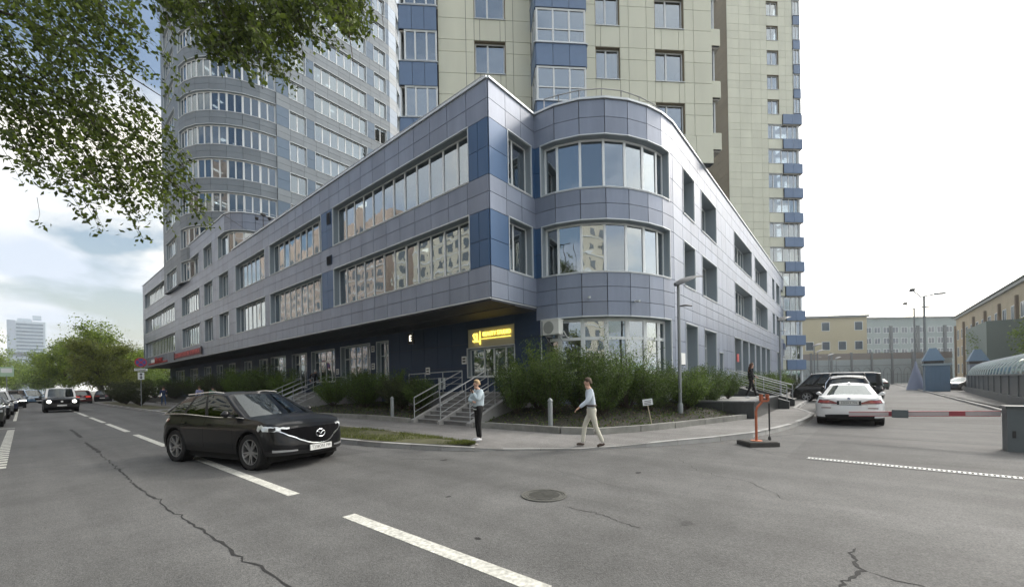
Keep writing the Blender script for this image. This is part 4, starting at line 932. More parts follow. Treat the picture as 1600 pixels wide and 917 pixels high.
for i in range(8): q = MB(o); q.box(25.2, 27.3, 2.75 + i * .3, 5.4, .1 + (i > 0) * (.02 + i * .14), .12 + (i + 1) * .14); q.build('step', stepm, t)
for a, b in ((24.85, 25.18), (27.32, 27.65)):
    q = MB(o); q.hexa([(a, 2.5, .1), (b, 2.5, .1), (b, 5.4, .1), (a, 5.4, .1), (a, 2.5, .5), (b, 2.5, .5), (b, 5.4, 1.42), (a, 5.4, 1.42)]); q.build('cheek', gran, t)
q = MB(o); q.box(24.85, 27.65, 5.41, 6.33, .1, 1.24); q.build('landing', stepm, t)
handrail('steel handrail on the left cheek of the granite stairs', [(25.0, 2.6, .5), (25.0, 5.35, 1.4)], .8); handrail('steel handrail on the right cheek of the granite stairs, next to the black van', [(27.5, 2.6, .5), (27.5, 5.35, 1.4)], .8)
handrail('steel rail of the ramp behind the woman in black', [(19.9, 5.6, .78), (24.6, 5.6, 1.1)], .8)

# ---------------------------------------------------------------- street furniture
lampm = mat('lamp post grey', (.23, .25, .26), .5, .3); headm = mat('lamp head', (.13, .135, .14), .45, .3); lens = mat('lamp lens', (.5, .52, .5), .3)
def bollard(x, y, lab):
    t = thing('bollard', lab, 'bollard', (x, y, .1)); q = MB(); q.lathe((0, 0, 0), [(.075, 0), (.075, .92), (.06, .96)], 16); q.build('post', lampm, t, 40)
    q = MB(); q.lathe((0, 0, .96), [(.085, 0), (.085, .03), (.06, .07), (.02, .11), (.001, .12)], 16); q.build('cap', lampm, t, 40)
bollard(10.35, 15.5, 'grey metal bollard on the planter kerb left of the beauty studio stairs'); bollard(10.66, 7.35, 'grey metal bollard in front of the shrubs left of the walking man'); bollard(9.95, 25.0, 'grey metal bollard beside the stairs behind the dark crossover')
def street_lamp(x, y, z, h, d, lab, group=None):
    """post with one long swept lamp head high up and a small one lower down, both reaching along d"""
    t = thing('street_lamp', lab, 'street lamp', (x, y, z), math.atan2(d[1], d[0]), group)
    q = MB(); q.path([(0, 0, 0), (0, 0, h)], [.065, .055], 10); q.lathe((0, 0, 0), [(.1, 0), (.1, .35), (.07, .4)], 10); q.build('post', lampm, t, 40)
    rows = []
    for i in range(9):
        f = i / 8; xx = -.12 + 1.05 * f; zz = h - .06 + .30 * math.sin(f * 1.75) ; wd = .05 + .27 * math.sin(math.pi * min(1, f * 1.05 + .12)) ; th = .045 * (1 - f) + .02
        rows.append([(xx, wd * math.cos(a), zz + .38 * wd * math.cos(a) + th * math.sin(a)) for a in [2 * math.pi * k / 10 for k in range(10)]])
    q = MB(); q.grid(rows, closed=True); q.f.append(tuple(range(9, -1, -1))); q.m.append(0); q.f.append(tuple(range(80, 90))); q.m.append(0); q.build('upper_head', headm, t, 50)
    rows = []
    for i in range(7):
        f = i / 6; xx = .02 + .48 * f; wd = .03 + .09 * math.sin(math.pi * min(1, f * 1.05 + .1)); rows.append([(xx, wd * math.cos(a), h - .88 + .03 * math.sin(f * 3) + .03 * math.sin(a)) for a in [2 * math.pi * k / 8 for k in range(8)]])
    q = MB(); q.grid(rows, closed=True); q.f.append(tuple(range(7, -1, -1))); q.m.append(0); q.f.append(tuple(range(48, 56))); q.m.append(0); q.build('lower_head', headm, t, 50)
    return t
dl = (.62, -.78)
street_lamp(16.0, 5.05, .4, 4.95, dl, 'nearest grey lamp post with leaf shaped head, standing in the shrubs right of the bay')
street_lamp(39.25, 4.5, .1, 6.3, dl, 'second grey lamp post, in front of the far part of the side front')
for x, y, lab in ((62, 3.6, 'first and largest of the four slim lamp posts beyond the black van'), (76, 4.0, 'second of the four slim lamp posts beyond the black van'), (90, 3.2, 'third of the four slim lamp posts beyond the black van'), (106, 2.6, 'last and smallest of the four slim lamp posts beyond the black van')):
    street_lamp(x, y, 0, 5.6, (.3, -.95), lab, 'row of slim lamp posts in the yard')
for x, y, h, lab in ((70.8, -6.8, 11.4, 'taller of the two floodlight masts above the blue kiosk'), (91, -7.6, 12.4, 'farther floodlight mast, left of the tall one')):
    t = thing('floodlight_mast', lab, 'light mast', (x, y, 0)); q = MB(); q.path([(0, 0, 0), (0, 0, h)], [.16, .1], 8); q.build('pole', lampm, t)
    q = MB(); q.path([(.3, .9, h + .9), (0, .3, h), (-.2, -1.0, h + .1)], .07, 6); q.build('cross_arm', lampm, t)
    q = MB(); q.obox((.3, 1.0, h + 1.0), (.4, .5, .1), .3, .9); q.build('lamp_head', headm, t); q = MB(); q.obox((-.2, -1.3, h + .12), (.4, 1.0, .12), .1, 0.1); q.build('lamp_head', headm, t)
# no-stopping sign
t = thing('road_sign', 'round no stopping sign above two small white plates on a thin post at the left', 'road sign', (6.85, 49.5, .1))
q = MB(); q.path([(0, 0, 0), (0, 0, 4.3)], .035, 8); q.build('post', lampm, t)
sblue = mat('sign blue', (.06, .08, .30), .5); sred = mat('sign red', (.45, .03, .04), .5)
q = MB(); q.lathe((0, -.06, 4.05), [(.001, 0), (.42, 0), (.42, .02), (.001, .02)], 28, 'Y'); disc = q.build('disc', sred, t)
q = MB(); q.lathe((0, -.066, 4.05), [(.001, 0), (.34, 0), (.34, .005), (.001, .005)], 28, 'Y'); q.build('field', sblue, disc)
for a in (.785, -.785): q = MB(); q.obox((0, -.075 - a * .003, 4.05), (.68, .006, .07), 0, a); q.build('cross_bar', sred, disc)
q = MB(); q.box(-.45, .45, -.06, -.045, 3.28, 3.5); pl = q.build('plate', white, t); q = MB(); q.obox((-.12, -.064, 3.39), (.55, .006, .05), 0, .12); q.obox((.25, -.064, 3.38), (.22, .006, .06), 0, -.3); q.build('symbol', dk, pl)
q = MB(); q.box(-.22, .22, -.06, -.045, 2.5, 3.15); pl = q.build('plate', white, t)
q = MB(); q.box(-.03, .03, -.066, -.0605, 2.62, 3.03); q.prism([(0, 0), (.1, 0), (.05, .1)], 0, 0) if False else None
for s_ in (-1, 1):
    b0 = len(q.v); z_ = 2.825 + s_ * .12; q.v += [(-.12, -.066, z_), (.12, -.066, z_), (0, -.066, z_ + s_ * .16), (-.12, -.061, z_), (.12, -.061, z_), (0, -.061, z_ + s_ * .16)]; q.f += [(b0, b0 + 1, b0 + 2), (b0 + 3, b0 + 5, b0 + 4), (b0, b0 + 2, b0 + 5, b0 + 3), (b0 + 1, b0 + 4, b0 + 5, b0 + 2)]; q.m += [0] * 4
q.build('double_arrow', dk, pl)
# small distant signs at the left
for x, y, z, lab in ((-1.1, 68, 3.4, 'small pale green road sign over the parked cars at the far left'), (3.2, 150, 3.2, 'tiny yellow green sign far down the street')):
    t = thing('road_sign', lab, 'road sign', (x, y, 0)); q = MB(); q.path([(0, 0, 0), (0, 0, z)], .04, 6); q.build('post', lampm, t); q = MB(); q.box(-.5, .5, -.03, .02, z - .1, z + .9); pl = q.build('plate', mat('pale green plate', (.35, .5, .38), .5), t)
    q = MB(); q.box(-.38, .38, -.036, -.031, z + .3, z + .75); q.build('field', white, pl)
# little notice on a leaning stake
t = thing('notice_stake', 'small white notice on a leaning wooden stake in the shrub bed', 'sign', (13.1, 5.05, .25)); t.rotation_euler = (0, 0, math.atan2(RT.y, RT.x))
q = MB(); q.path([(0, 0, 0), (-.12, 0, .62)], .018, 6); q.build('stake', mat('pale wood', (.42, .36, .27), .8), t)
q = MB(); q.obox((-.13, -.03, .72), (.32, .015, .2), 0, -.12); pl = q.build('board', white, t)
for dz in (.76, .71, .66): q = MB(); q.obox((-.13, -.042, dz), (.22, .004, .018), 0, -.12); q.build('line', dk, pl)
# orange barrier rest
oran = mat('orange paint', (.40, .11, .05), .5, var=.15, vscale=6); slabm = mat('worn rubber slab', (.05, .048, .045), .85, var=.2, vscale=5)
g0 = Vector((11.75, 1.85, 0)); t = thing('barrier_post', 'bent orange steel post on a dark concrete slab near the kerb', 'barrier post', g0, math.atan2(RT.y, RT.x))
q = MB(); q.box(-.36, .36, -.3, .3, 0, .1); q.obox((0, 0, .1), (.66, .54, .03)); q.build('slab', slabm, t)
q = MB(); q.lathe((-.03, 0, .115), [(.13, 0), (.13, .012), (.05, .014)], 16); q.build('flange', mat('orange flange', (.5, .15, .06), .5), t)
q = MB(); q.path([(-.03, 0, .12), (-.03, 0, .85), (0, 0, .95), (.14, 0, 1.10), (.17, 0, 1.2)], .030, 8); q.build('tube', oran, t, 40)
q = MB(); q.box(.08, .12, -.05, .05, 1.1, 1.27); q.box(.24, .28, -.05, .05, 1.1, 1.27); q.box(.12, .24, -.045, .045, 1.08, 1.13); q.build('cradle', oran, t)
q = MB(); q.box(.13, .23, -.04, .04, 1.131, 1.16); q.build('pad', dk, t)
t = thing('hanging_rod', 'thin black rod with a knob, leaning beside the orange post', 'rod', (12.9, 1.75, 0)); q = MB(); q.path([(0, 0, .25), (.02, 0, 1.0)], .022, 6); q.path([(0, 0, .0), (0, 0, .25)], .008, 5); q.build('rod', dk, t); q = MB(); q.lathe((0, 0, 0), [(.02, .0), (.04, .03), (.03, .09), (.01, .12)], 8); q.build('foot', dk, t)
# boom gate
cabm = mat('barrier cabinet grey', (.10, .12, .13), .5, var=.1)
t = thing('barrier_cabinet', 'grey steel barrier cabinet cut off by the right edge', 'barrier', (13.75, -2.85, 0)); q = MB(); q.box(-.2, .2, -.32, .32, 0, .92); q.build('housing', cabm, t)
q = MB(); q.box(-.22, .22, -.34, .34, .92, .98); q.build('lid', mat('cabinet lid', (.06, .07, .075), .4), t); q = MB(); q.lathe((-.205, -.02, .6), [(.001, -.012), (.07, -.012), (.07, 0)], 16, 'X'); q.build('badge', lampm, t); q = MB(); q.box(-.21, -.2, .2, .25, .3, .45); q.build('lock', dk, t)
t = thing('boom_arm', 'pale boom barrier arm with red reflective bands across the yard entrance', 'barrier arm', (13.9, -2.5, .80)); dd = Vector((.3, 2.6, -.12)); bl = mat('boom white', (.52, .46, .47), .5); rdm = mat('boom red', (.36, .07, .09), .5)
for i in range(10):
    a, b = dd * (i / 10), dd * ((i + 1) / 10); q = MB(); q.hexa([a + Vector(c) for c in ((-.03, 0, -.05), (.03, 0, -.05))] + [b + Vector(c) for c in ((.03, 0, -.05), (-.03, 0, -.05))] + [a + Vector(c) for c in ((-.03, 0, .05), (.03, 0, .05))] + [b + Vector(c) for c in ((.03, 0, .05), (-.03, 0, .05))]); q.build('boom_section', rdm if i in (2, 6) else bl, t)
for z_ in (.05, -.06): q = MB(); q.hexa([Vector((-.036, 0, z_ - .006)), Vector((.036, 0, z_ - .006)), dd + Vector((.036, 0, z_ - .006)), dd + Vector((-.036, 0, z_ - .006)), Vector((-.036, 0, z_ + .008)), Vector((.036, 0, z_ + .008)), dd + Vector((.036, 0, z_ + .008)), dd + Vector((-.036, 0, z_ + .008))]); q.build('edge_strip', rdm, t)
q = MB(); q.obox(dd * .62 + Vector((-.05, 0, .0)), (.06, .3, .2)); q.build('reflector', cabm, t)
# long glazed canopy over the basement ramp
cw0, cw1 = Vector((61.3, -8.7)), Vector((20.0, -5.25)); fcw = Fr(cw1, cw0, (0, 1)); L = fcw.L
t = thing('ramp_canopy', 'long low dark wall with a curved greenish glass vault over the basement ramp', 'canopy', (cw1.x, cw1.y, 0)); o = Vector((cw1.x, cw1.y, 0))
dpan = mat('dark poster panel', (.045, .055, .065), .35, var=.3, vscale=1.2, rand=.25)
q = MB(o); q.fb(fcw, 0, L, -.35, 0, 0, .55); q.build('plinth', mat('plinth stone', (.15, .16, .165), .8, var=.1), t)
n = 14
for i in range(n):
    a, b = L * i / n, L * (i + 1) / n; q = MB(o); q.fb(fcw, a + .06, b - .06, -.2, -.1, .56, 1.6); q.build('wall_panel', dpan, t); q = MB(o); q.fb(fcw, a - .05, a + .05, -.25, -.05, .56, 1.62); q.build('post', lampm, t)
q = MB(o); q.fb(fcw, 0, L, -.25, .02, 1.62, 1.7); q.build('gutter', lampm, t)
vg = glass('vault glass', (.55, .68, .63), .25, gt=(.9, 1, .97))
def arcp(u, k, rr=1.9): a = math.pi * k / 12; return fcw.p(u, -.15 - rr + rr * math.cos(a), 1.7 + 1.35 * math.sin(a))
for i in range(n):
    a, b = L * i / n, L * (i + 1) / n; q = MB(o); q.grid([[arcp(a + .03, k) for k in range(13)], [arcp(b - .03, k) for k in range(13)]]); q.build('vault_pane', vg, t, 60)
    for u in (a, (a + b) / 2): q = MB(o); q.path([arcp(u, k, 1.92) for k in range(13)], .035, 5); q.build('rib', white, t)
ends = MB(o); ends.f = []; b0 = 0; ends.v = [arcp(L, k) for k in range(13)]; ends.f = [tuple(range(13))]; ends.m = [0]; ends.build('end_pane', vg, t)
# blue kiosk
kb = mat('kiosk blue', (.12, .20, .29), .6, var=.06)
t = thing('blue_kiosk', 'boxy blue kiosk at the yard kerb', 'kiosk', (61.6, -6.7, 0)); q = MB(); q.box(-1.1, .7, -.9, .9, 0, 2.75); q.build('body', kb, t)
q = MB(); q.box(-1.25, .85, -1.05, 1.05, 2.752, 2.95); q.build('flat_roof', mat('kiosk roof', (.30, .38, .42), .5), t)
for i in range(5): q = MB(); q.box(-1.13, -1.1, -.88 + i * .355, -.55 + i * .355, .15, 2.65); q.build('panel', kb, t)
def turret(x, y, s, lab, k=.62):
    t = thing('blue_pavilion', lab, 'pavilion', (x, y, 0)); t.scale = (k, k, 1); q = MB(); q.box(-1.3 * s, 1.3 * s, -1.3 * s, 1.3 * s, 0, 3.3 * s); q.build('body', mat('pavilion grey', (.2, .24, .3), .6), t)
    q = MB(); q.hexa([(-1.6 * s, -1.6 * s, 3.7 * s), (1.6 * s, -1.6 * s, 3.7 * s), (1.6 * s, 1.6 * s, 3.7 * s), (-1.6 * s, 1.6 * s, 3.7 * s), (-.5 * s, -.5 * s, 5.3 * s), (.5 * s, -.5 * s, 5.3 * s), (.5 * s, .5 * s, 5.3 * s), (-.5 * s, .5 * s, 5.3 * s)]); q.build('hipped_roof', kb, t)
    q = MB(); q.box(-1.4 * s, 1.4 * s, -1.4 * s, 1.4 * s, 3.31 * s, 3.69 * s); q.build('dark_band', dk, t)
turret(68.5, -7.2, .93, 'hipped blue roofed pavilion rising behind the blue kiosk'); turret(80, -12.5, .95, 'second blue roofed pavilion, right of the kiosk'); 
t = thing('blue_cone', 'slender lilac blue cone left of the kiosk', 'cone', (70, -5.9, 0)); q = MB(); q.lathe((0, 0, 0), [(.9, 0), (.6, 1.3), (.2, 2.8), (.05, 3.5)], 14); q.build('cone', mat('lilac blue', (.30, .34, .46), .7), t, 40)
t = thing('blue_container', 'deep blue box at the right edge above the glass vault', 'container', (42, -13.5, 0)); q = MB(); q.box(-2, 2, -2.2, 2.2, 2.0, 5.0); q.build('box', mat('deep blue', (.03, .09, .28), .5), t); q = MB(); q.box(-1.7, 1.7, -1.9, 1.9, 0, 2.0); q.build('base', lampm, t)
# wire crossing the sky at the left
t = thing('overhead_wire', 'thin black cable crossing the sky and the round tower', 'cable', (-1, 25, 14)); 
wpts = []
A_, B_ = Vector((-2.2, 20, 14.2)), Vector((11.9, 38, 14.6))
for i in range(13): f = i / 12; p = A_ + (B_ - A_) * f; wpts.append(p - Vector((-1, 25, 14)) - Vector((0, 0, 2.0 * f * (1 - f))))
q = MB(); q.path(wpts, .016, 5); q.build('cable', dk, t)
t = thing('roof_antenna', 'small aerial with two cups on the roof edge in front of the round tower', 'aerial', (12.2, 35.3, 13.75)); q = MB(); q.path([(0, 0, 0), (0, 0, 1.5)], .03, 6); q.path([(-.35, .3, 1.0), (.35, -.3, 1.0)], .02, 5); q.build('mast', dk, t)
for a in (-1, 1): q = MB(); q.lathe((.35 * a, -.3 * a, 1.0), [(.02, 0), (.12, .08), (.14, .2)], 8); q.build('cup', dk, t)
q = MB(); q.obox((0, 0, 1.45), (.35, .2, .12), .4); q.build('head', dk, t)

# ---------------------------------------------------------------- vehicles
tyre = mat('tyre rubber', (.011, .011, .012), .85, bump=.2, bscale=60); blackp = mat('black trim plastic', (.012, .012, .013), .6, spec=.3); chrome = mat('bright trim', (.7, .72, .74), .15, .9)
wellm = mat('wheel well', (.006, .006, .006), .95); carglass = glass('car glass', (.12, .15, .15), .03, 1.45, gt=(.9, .97, 1)); tinted = glass('tinted car glass', (.03, .035, .035), .0, 1.4, gt=(.8, .85, .9))
headg = mat('headlamp', (.55, .58, .60), .12, .3, coat=1); headon = mat('headlamp lit', (.9, .9, .85), .3, emit=((1, .97, .85), 5.)); tailr = mat('tail lamp', (.16, .012, .015), .15, coat=1); tailon = mat('tail lamp lit', (.5, .02, .02), .3, emit=((1, .06, .03), .3))
platem = mat('number plate', (.62, .63, .62), .45); rimdark = mat('dark rim', (.30, .305, .31), .35, .7); rimsil = mat('silver rim', (.42, .43, .44), .3, .8)
def paintm(name, c, metal=.3, rough=.28): return mat('car paint ' + name, c, rough, metal, coat=1, var=.04, vscale=1.5)
def curve(P):
    def f(x):
        if x <= P[0][0]: return P[0][1]
        for (a, b), (c, d) in zip(P[:-1], P[1:]):
            if x <= c: t = (x - a) / (c - a); t = t * t * (3 - 2 * t) * .5 + t * .5; return b + (d - b) * t
        return P[-1][1]
    return f
def smooth(a, b, x): t = max(0, min(1, (x - a) / (b - a))); return t * t * (3 - 2 * t)
class Car:
    def __init__(s, lab, cat, loc, rz, L=4.55, W=1.84, wb=2.7, wr=.36, name='parked_car', sill=.27, top=None, roof=None, gh=None, paint_=None, nose=.16, tail=.10, rim=rimsil, group=None, lights=False, roofm_=None, rx=.42, ry=.42, bow=.16, wtop=.92, detail=True, xoff=0., glass_=None, clad=False, pillars=None, brake=False):
        s.L, s.W = L, W; s.root = thing(name, lab, cat, loc, rz, group); s.af = L / 2; hw = W / 2; s.wx = (wb / 2 + xoff, -wb / 2 + xoff); s.wr = wr
        s.zt = curve(top); s.sill = sill; s.nose, s.tail, s.rx, s.ry, s.bow, s.wtop = nose, tail, rx, ry, bow, wtop
        ns, na, nf = 56, 7, 12; s.na, s.nf, s.ns = na, nf, ns
        nom = []
        for i in range(ns + 1): nom.append((-s.af + rx + (L - 2 * rx) * i / ns, hw, 's'))
        for i in range(1, na): a = math.pi / 2 * i / na; nom.append((s.af - rx + rx * math.sin(a), hw - ry + ry * math.cos(a), 'c'))
        for i in range(nf + 1): y = (hw - ry) * (1 - 2 * i / nf); nom.append((s.af + bow * (1 - (y / (hw - ry)) ** 2) - bow, y, 'f'))
        c0 = [(x, -y, t) for x, y, t in nom[ns + 1:ns + na][::-1]]
        nom = [(x - (bow if t == 'c' else 0) * smooth(s.af - rx, s.af, x), y, t) for x, y, t in nom] + [(x - bow * smooth(s.af - rx, s.af, x), y, t) for x, y, t in c0]
        # mirror for the other side and the tail
        nom += [(-s.af + rx + (L - 2 * rx) * i / ns, -hw, 's') for i in range(ns, -1, -1)]
        rear = []
        for i in range(1, na): a = math.pi / 2 * i / na; rear.append((-(s.af - rx + rx * math.sin(a) - .06 * smooth(0, 1, i / na)), -(hw - ry + ry * math.cos(a)), 'r'))
        for i in range(nf + 1): y = -(hw - ry) * (1 - 2 * i / nf); rear.append((-(s.af - .06 + .06 * (1 - (y / (hw - ry)) ** 2)), y, 'r'))
        rear += [(x, -y, 'r') for x, y, t in rear[:na - 1][::-1]]
        s.nom = nom + rear; s.K = len(s.nom); s.kf = ns + na + nf / 2; s.kr = (2 * (ns + 1) + 2 * (na - 1) + nf + 1) + na - 1 + nf / 2
        nr = 16; tt = [0, .035] + [i / (nr - 2) for i in range(1, nr - 1)]
        rows = [[s.pt(k, t) for k in range(s.K)] for t in tt]
        mb = MB(); 
        mb.grid(rows, mi=(lambda i, k: 1 if (i < 2 + (clad * 1)) or (clad and s._arch(k, i)) else 0), closed=True)
        # bonnet / deck: join left and right points of the top row
        half = [k for k in range(s.K)]; left = list(range(int(s.kr) - s.K if False else 0, int(s.kf) + 1))
        kf, kr = int(s.kf), int(s.kr); Lk = [(kr + j) % s.K for j in range((kf - kr) % s.K + 1)]; Rk = [(kr - j) % s.K for j in range((kf - kr) % s.K + 1)]
        g = []
        for a, b in zip(Lk, Rk):
            P, Q = Vector(rows[-1][a]), Vector(rows[-1][b]); wd = (P - Q).length
            g.append([tuple(P + (Q - P) * j / 8 + Vector((0, 0, .05 * min(1, wd / 1.2) * (1 - (2 * j / 8 - 1) ** 2)))) for j in range(9)])
        mb.grid(g)
        body = mb.build('body', [paint_, blackp], s.root, 32); s.body = body; s.paint = paint_
        q = MB(); q.box(-s.af + .35, s.af - .45, -hw + .12, hw - .12, .16, sill + .12); q.build('underbody', wellm, s.root)
        q = MB()
        for x in s.wx: q.lathe((x, 0, wr + .02), [(wr + .05, -hw + .035), (wr + .05, -hw + .26), (.001, -hw + .26)], 20, 'Y', cap=False); q.lathe((x, 0, wr + .02), [(wr + .05, hw - .035), (wr + .05, hw - .26), (.001, hw - .26)], 20, 'Y', cap=False)
        q.build('wheel_well', wellm, s.root)
        s.wheels(rim, detail); s.greenhouse(gh, roof, roofm_ or paint_, glass_ or carglass, pillars or (.5,))
    def _arch(s, k, i): x, y, t = s.nom[k % s.K]; return i < 4 and min(abs(x - s.wx[0]), abs(x - s.wx[1])) < s.wr + .12
    def zb(s, x):
        z = s.sill
        for w_ in s.wx:
            d = abs(x - w_); r = s.wr + .055
            if d < r: z = max(z, s.wr + math.sqrt(r * r - d * d))
        return z
    def pt(s, k, t):
        k0 = int(math.floor(k)); f = k - k0; a = s.nom[k0 % s.K]; b = s.nom[(k0 + 1) % s.K]; x = a[0] + (b[0] - a[0]) * f; y = a[1] + (b[1] - a[1]) * f
        z0 = s.zb(x); z1 = s.zt(x); z = z0 + (z1 - z0) * t; h = (z - s.sill) / max(.1, s.zt(0) - s.sill)
        wy = .965 + .035 * smooth(0, .35, h) - (1 - s.wtop) * smooth(.62, 1.05, h) ** 1.5 + .006 * math.exp(-((h - .7) / .06) ** 2)
        fx = smooth(s.af - .75, s.af - .05, x); rx_ = smooth(s.af - .75, s.af - .05, -x)
        zz = (z - .28) / .62
        x2 = x - fx * (s.nose * max(0, zz - .25) ** 1.6 + .07 * max(0, .15 - zz)) + rx_ * (s.tail * max(0, zz - .3) ** 1.4 + .08 * max(0, .2 - zz))
        return (x2, y * wy, z)
    def surf(s, k, z, off=.0):
        x = s.nom[int(round(k)) % s.K][0]; t = lambda kk, zz: (zz - s.zb(x)) / (s.zt(x) - s.zb(x))
        tv = t(k, z); P = Vector(s.pt(k, tv)); A = Vector(s.pt(k + .4, tv)) - Vector(s.pt(k - .4, tv)); B_ = Vector(s.pt(k, tv + .02)) - Vector(s.pt(k, tv - .02)); n = A.cross(B_)
        n = n.normalized() if n.length > 1e-9 else Vector((1, 0, 0))
        if n.dot(P - Vector((0, 0, P.z))) < 0: n = -n
        return P + n * off
    def patch(s, name, M_, ks, lo, hi, off=.012, parent=None, n=10, th=True):
        """a piece that lies on the body skin: ks = (k0, k1) round the car, lo/hi = height as a function of 0..1"""
        m_ = 8; rw_ = [[] for _ in range(m_ + 3)]
        for i in range(n + 1):
            f = i / n; k = ks[0] + (ks[1] - ks[0]) * f; a, b = (lo(f) if callable(lo) else lo), (hi(f) if callable(hi) else hi)
            rw_[0].append(s.surf(k, a, -.01)); rw_[-1].append(s.surf(k, b, -.01))
            for j in range(m_ + 1): rw_[j + 1].append(s.surf(k, a + (b - a) * j / m_, off))
        q = MB(); q.grid(rw_); return q.build(name, M_, parent or s.root, 40)
    def wheels(s, rim, detail):
        wr = s.wr; rw = wr * .70
        tp = [(rw, -.10), (wr - .03, -.11), (wr - .005, -.085), (wr, -.05), (wr, .05), (wr - .005, .085), (wr - .03, .11), (rw, .10)]
        tm = MB().lathe((0, 0, 0), tp, 32, 'Y', cap=False).mesh('tyre', tyre, 35)
        r_ = MB(); r_.lathe((0, 0, 0), [(rw + .002, -.10), (rw - .012, -.095), (rw - .02, .08), (rw - .012, .10), (rw + .002, .10)], 32, 'Y', cap=False); r_.lathe((0, 0, 0), [(.001, .085), (.05, .085), (.06, .07), (.06, 0)], 12, 'Y')
        ns_ = 10 if detail else 6
        for i in range(ns_):
            a = 2 * math.pi * i / ns_ + (.12 if i % 2 else -.12) * (ns_ == 10); ca, sa = math.cos(a), math.sin(a)
            P = lambda r, w_, y: (r * ca - w_ * sa, y, r * sa + w_ * ca)
            r_.hexa([P(.04, -.022, .055), P(rw - .015, -.014, .075), P(rw - .015, .014, .075), P(.04, .022, .055), P(.04, -.022, .085), P(rw - .015, -.014, .097), P(rw - .015, .014, .097), P(.04, .022, .085)])
        r_.lathe((0, 0, 0), [(.001, -.03), (rw - .018, -.03)], 20, 'Y', 1, cap=False)
        rm = r_.mesh('rim', [rim, wellm], 35)
        for x in s.wx:
            for sg in (1, -1):
                w_ = bpy.data.objects.new('wheel', tm); COL.objects.link(w_); w_.parent = s.root; w_.location = (x, sg * (s.W / 2 - .125), wr); w_.rotation_euler = (0, rnd.random() * .5, 0 if sg > 0 else math.pi)
                inst('rim', rm, w_, (0, 0, 0))
    def greenhouse(s, gh, roof, rm, gl, pillars):
        xb0, xb1, xt0, xt1, yb, yt = gh; zr = curve(roof); ns, na, nf = 24, 5, 8
        def outline(x0, x1, hw, rx, ry, bw):
            o = []
            for i in range(ns + 1): o.append((x0 + rx + (x1 - x0 - 2 * rx) * i / ns, hw, 's', i / ns))
            for i in range(1, na): a = math.pi / 2 * i / na; o.append((x1 - rx + rx * math.sin(a) - bw * smooth(0, 1, i / na), hw - ry + ry * math.cos(a), 'cf', 0))
            for i in range(nf + 1): y = (hw - ry) * (1 - 2 * i / nf); o.append((x1 - bw * (y / (hw - ry)) ** 2, y, 'f', i / nf))
            h = o[ns + 1:ns + na][::-1]; o += [(x, -y, t, f) for x, y, t, f in h]
            o += [(x0 + rx + (x1 - x0 - 2 * rx) * i / ns, -hw, 's', i / ns) for i in range(ns, -1, -1)]
            rr = []
            for i in range(1, na): a = math.pi / 2 * i / na; rr.append((x0 + rx - rx * math.sin(a) + bw * .4 * smooth(0, 1, i / na), -(hw - ry + ry * math.cos(a)), 'cr', 0))
            for i in range(nf + 1): y = -(hw - ry) * (1 - 2 * i / nf); rr.append((x0 + bw * .4 * (y / (hw - ry)) ** 2, y, 'r', i / nf))
            rr += [(x, -y, 'cr', 0) for x, y, t, f in rr[:na - 1][::-1]]
            return o + rr
        A = outline(xb0, xb1, yb, .16, .13, .13); B_ = outline(xt0, xt1, yt, .14, .13, .09); T_ = [0, .1, .2, .45, .7, .86, .94, 1.0]; K = len(A)
        def P(k, t):
            a, b = A[k % K], B_[k % K]; x = a[0] + (b[0] - a[0]) * t; bul = .02 * math.sin(math.pi * t); y = (a[1] + (b[1] - a[1]) * t) * (1 + bul)
            z0 = s.zt(a[0]) - .03; z = z0 + (zr(b[0]) - .045 * smooth(0, 1, abs(b[1] / yt) ** 4) - z0) * t; return (x, y, z)
        rows = [[P(k, t) for k in range(K)] for t in T_]
        def kind(i, k):
            _, _, t, f = A[k % K]; t2, f2 = A[(k + 1) % K][2], A[(k + 1) % K][3]
            if i == 0 or i >= 6: return 0
            if t == 's' and t2 == 's':
                fm_ = (f + f2) / 2
                if fm_ < .03 or fm_ > .97 or any(abs(fm_ - p) < .022 for p in pillars): return 3
                return 1
            if t == 'f' and t2 == 'f': return 2
            if t == 'r' and t2 == 'r' and i < 6: return 4
            return 0
        groups = {}
        for i in range(len(T_) - 1):
            for k in range(K):
                kd = kind(i, k)
                if kd == 1: sg = 'L' if A[k][1] > 0 else 'R'; fmid = (A[k][3] + A[(k + 1) % K][3]) / 2; kd = ('side', sg, sum(fmid > p for p in pillars))
                elif kd == 3: kd = ('pillar', A[k][1] > 0)
                groups.setdefault(kd, []).append((i, k))
        cage = MB(); cage.grid(rows, closed=True)
        for kd, cells in groups.items():
            q = MB(); idx = {}
            def vi_(i, k):
                k %= K
                if (i, k) not in idx: idx[(i, k)] = len(q.v); q.v.append(rows[i][k])
                return idx[(i, k)]
            for i, k in cells: q.f.append((vi_(i, k), vi_(i, k + 1), vi_(i + 1, k + 1), vi_(i + 1, k))); q.m.append(0)
            if kd == 0:
                kf = ns + na + nf // 2; kr = (2 * (ns + 1) + 2 * (na - 1) + nf + 1) + na - 1 + nf // 2; n_ = (kf - kr) % K
                g = []
                for j in range(n_ + 1):
                    a, b = Vector(rows[-1][(kr + j) % K]), Vector(rows[-1][(kr - j) % K]); g.append([tuple(a + (b - a) * m_ / 6 + Vector((0, 0, .05 * min(1, (a - b).length) * (1 - (2 * m_ / 6 - 1) ** 2)))) for m_ in range(7)])
                q.grid(g); q.build('roof', rm, s.root, 38)
            elif kd == 2: q.build('windscreen', gl, s.root, 60)
            elif kd == 4: q.build('rear_window', gl, s.root, 60)
            elif kd[0] == 'side': q.build('side_window', tinted, s.root, 60)
            else: q.build('pillar', blackp, s.root)
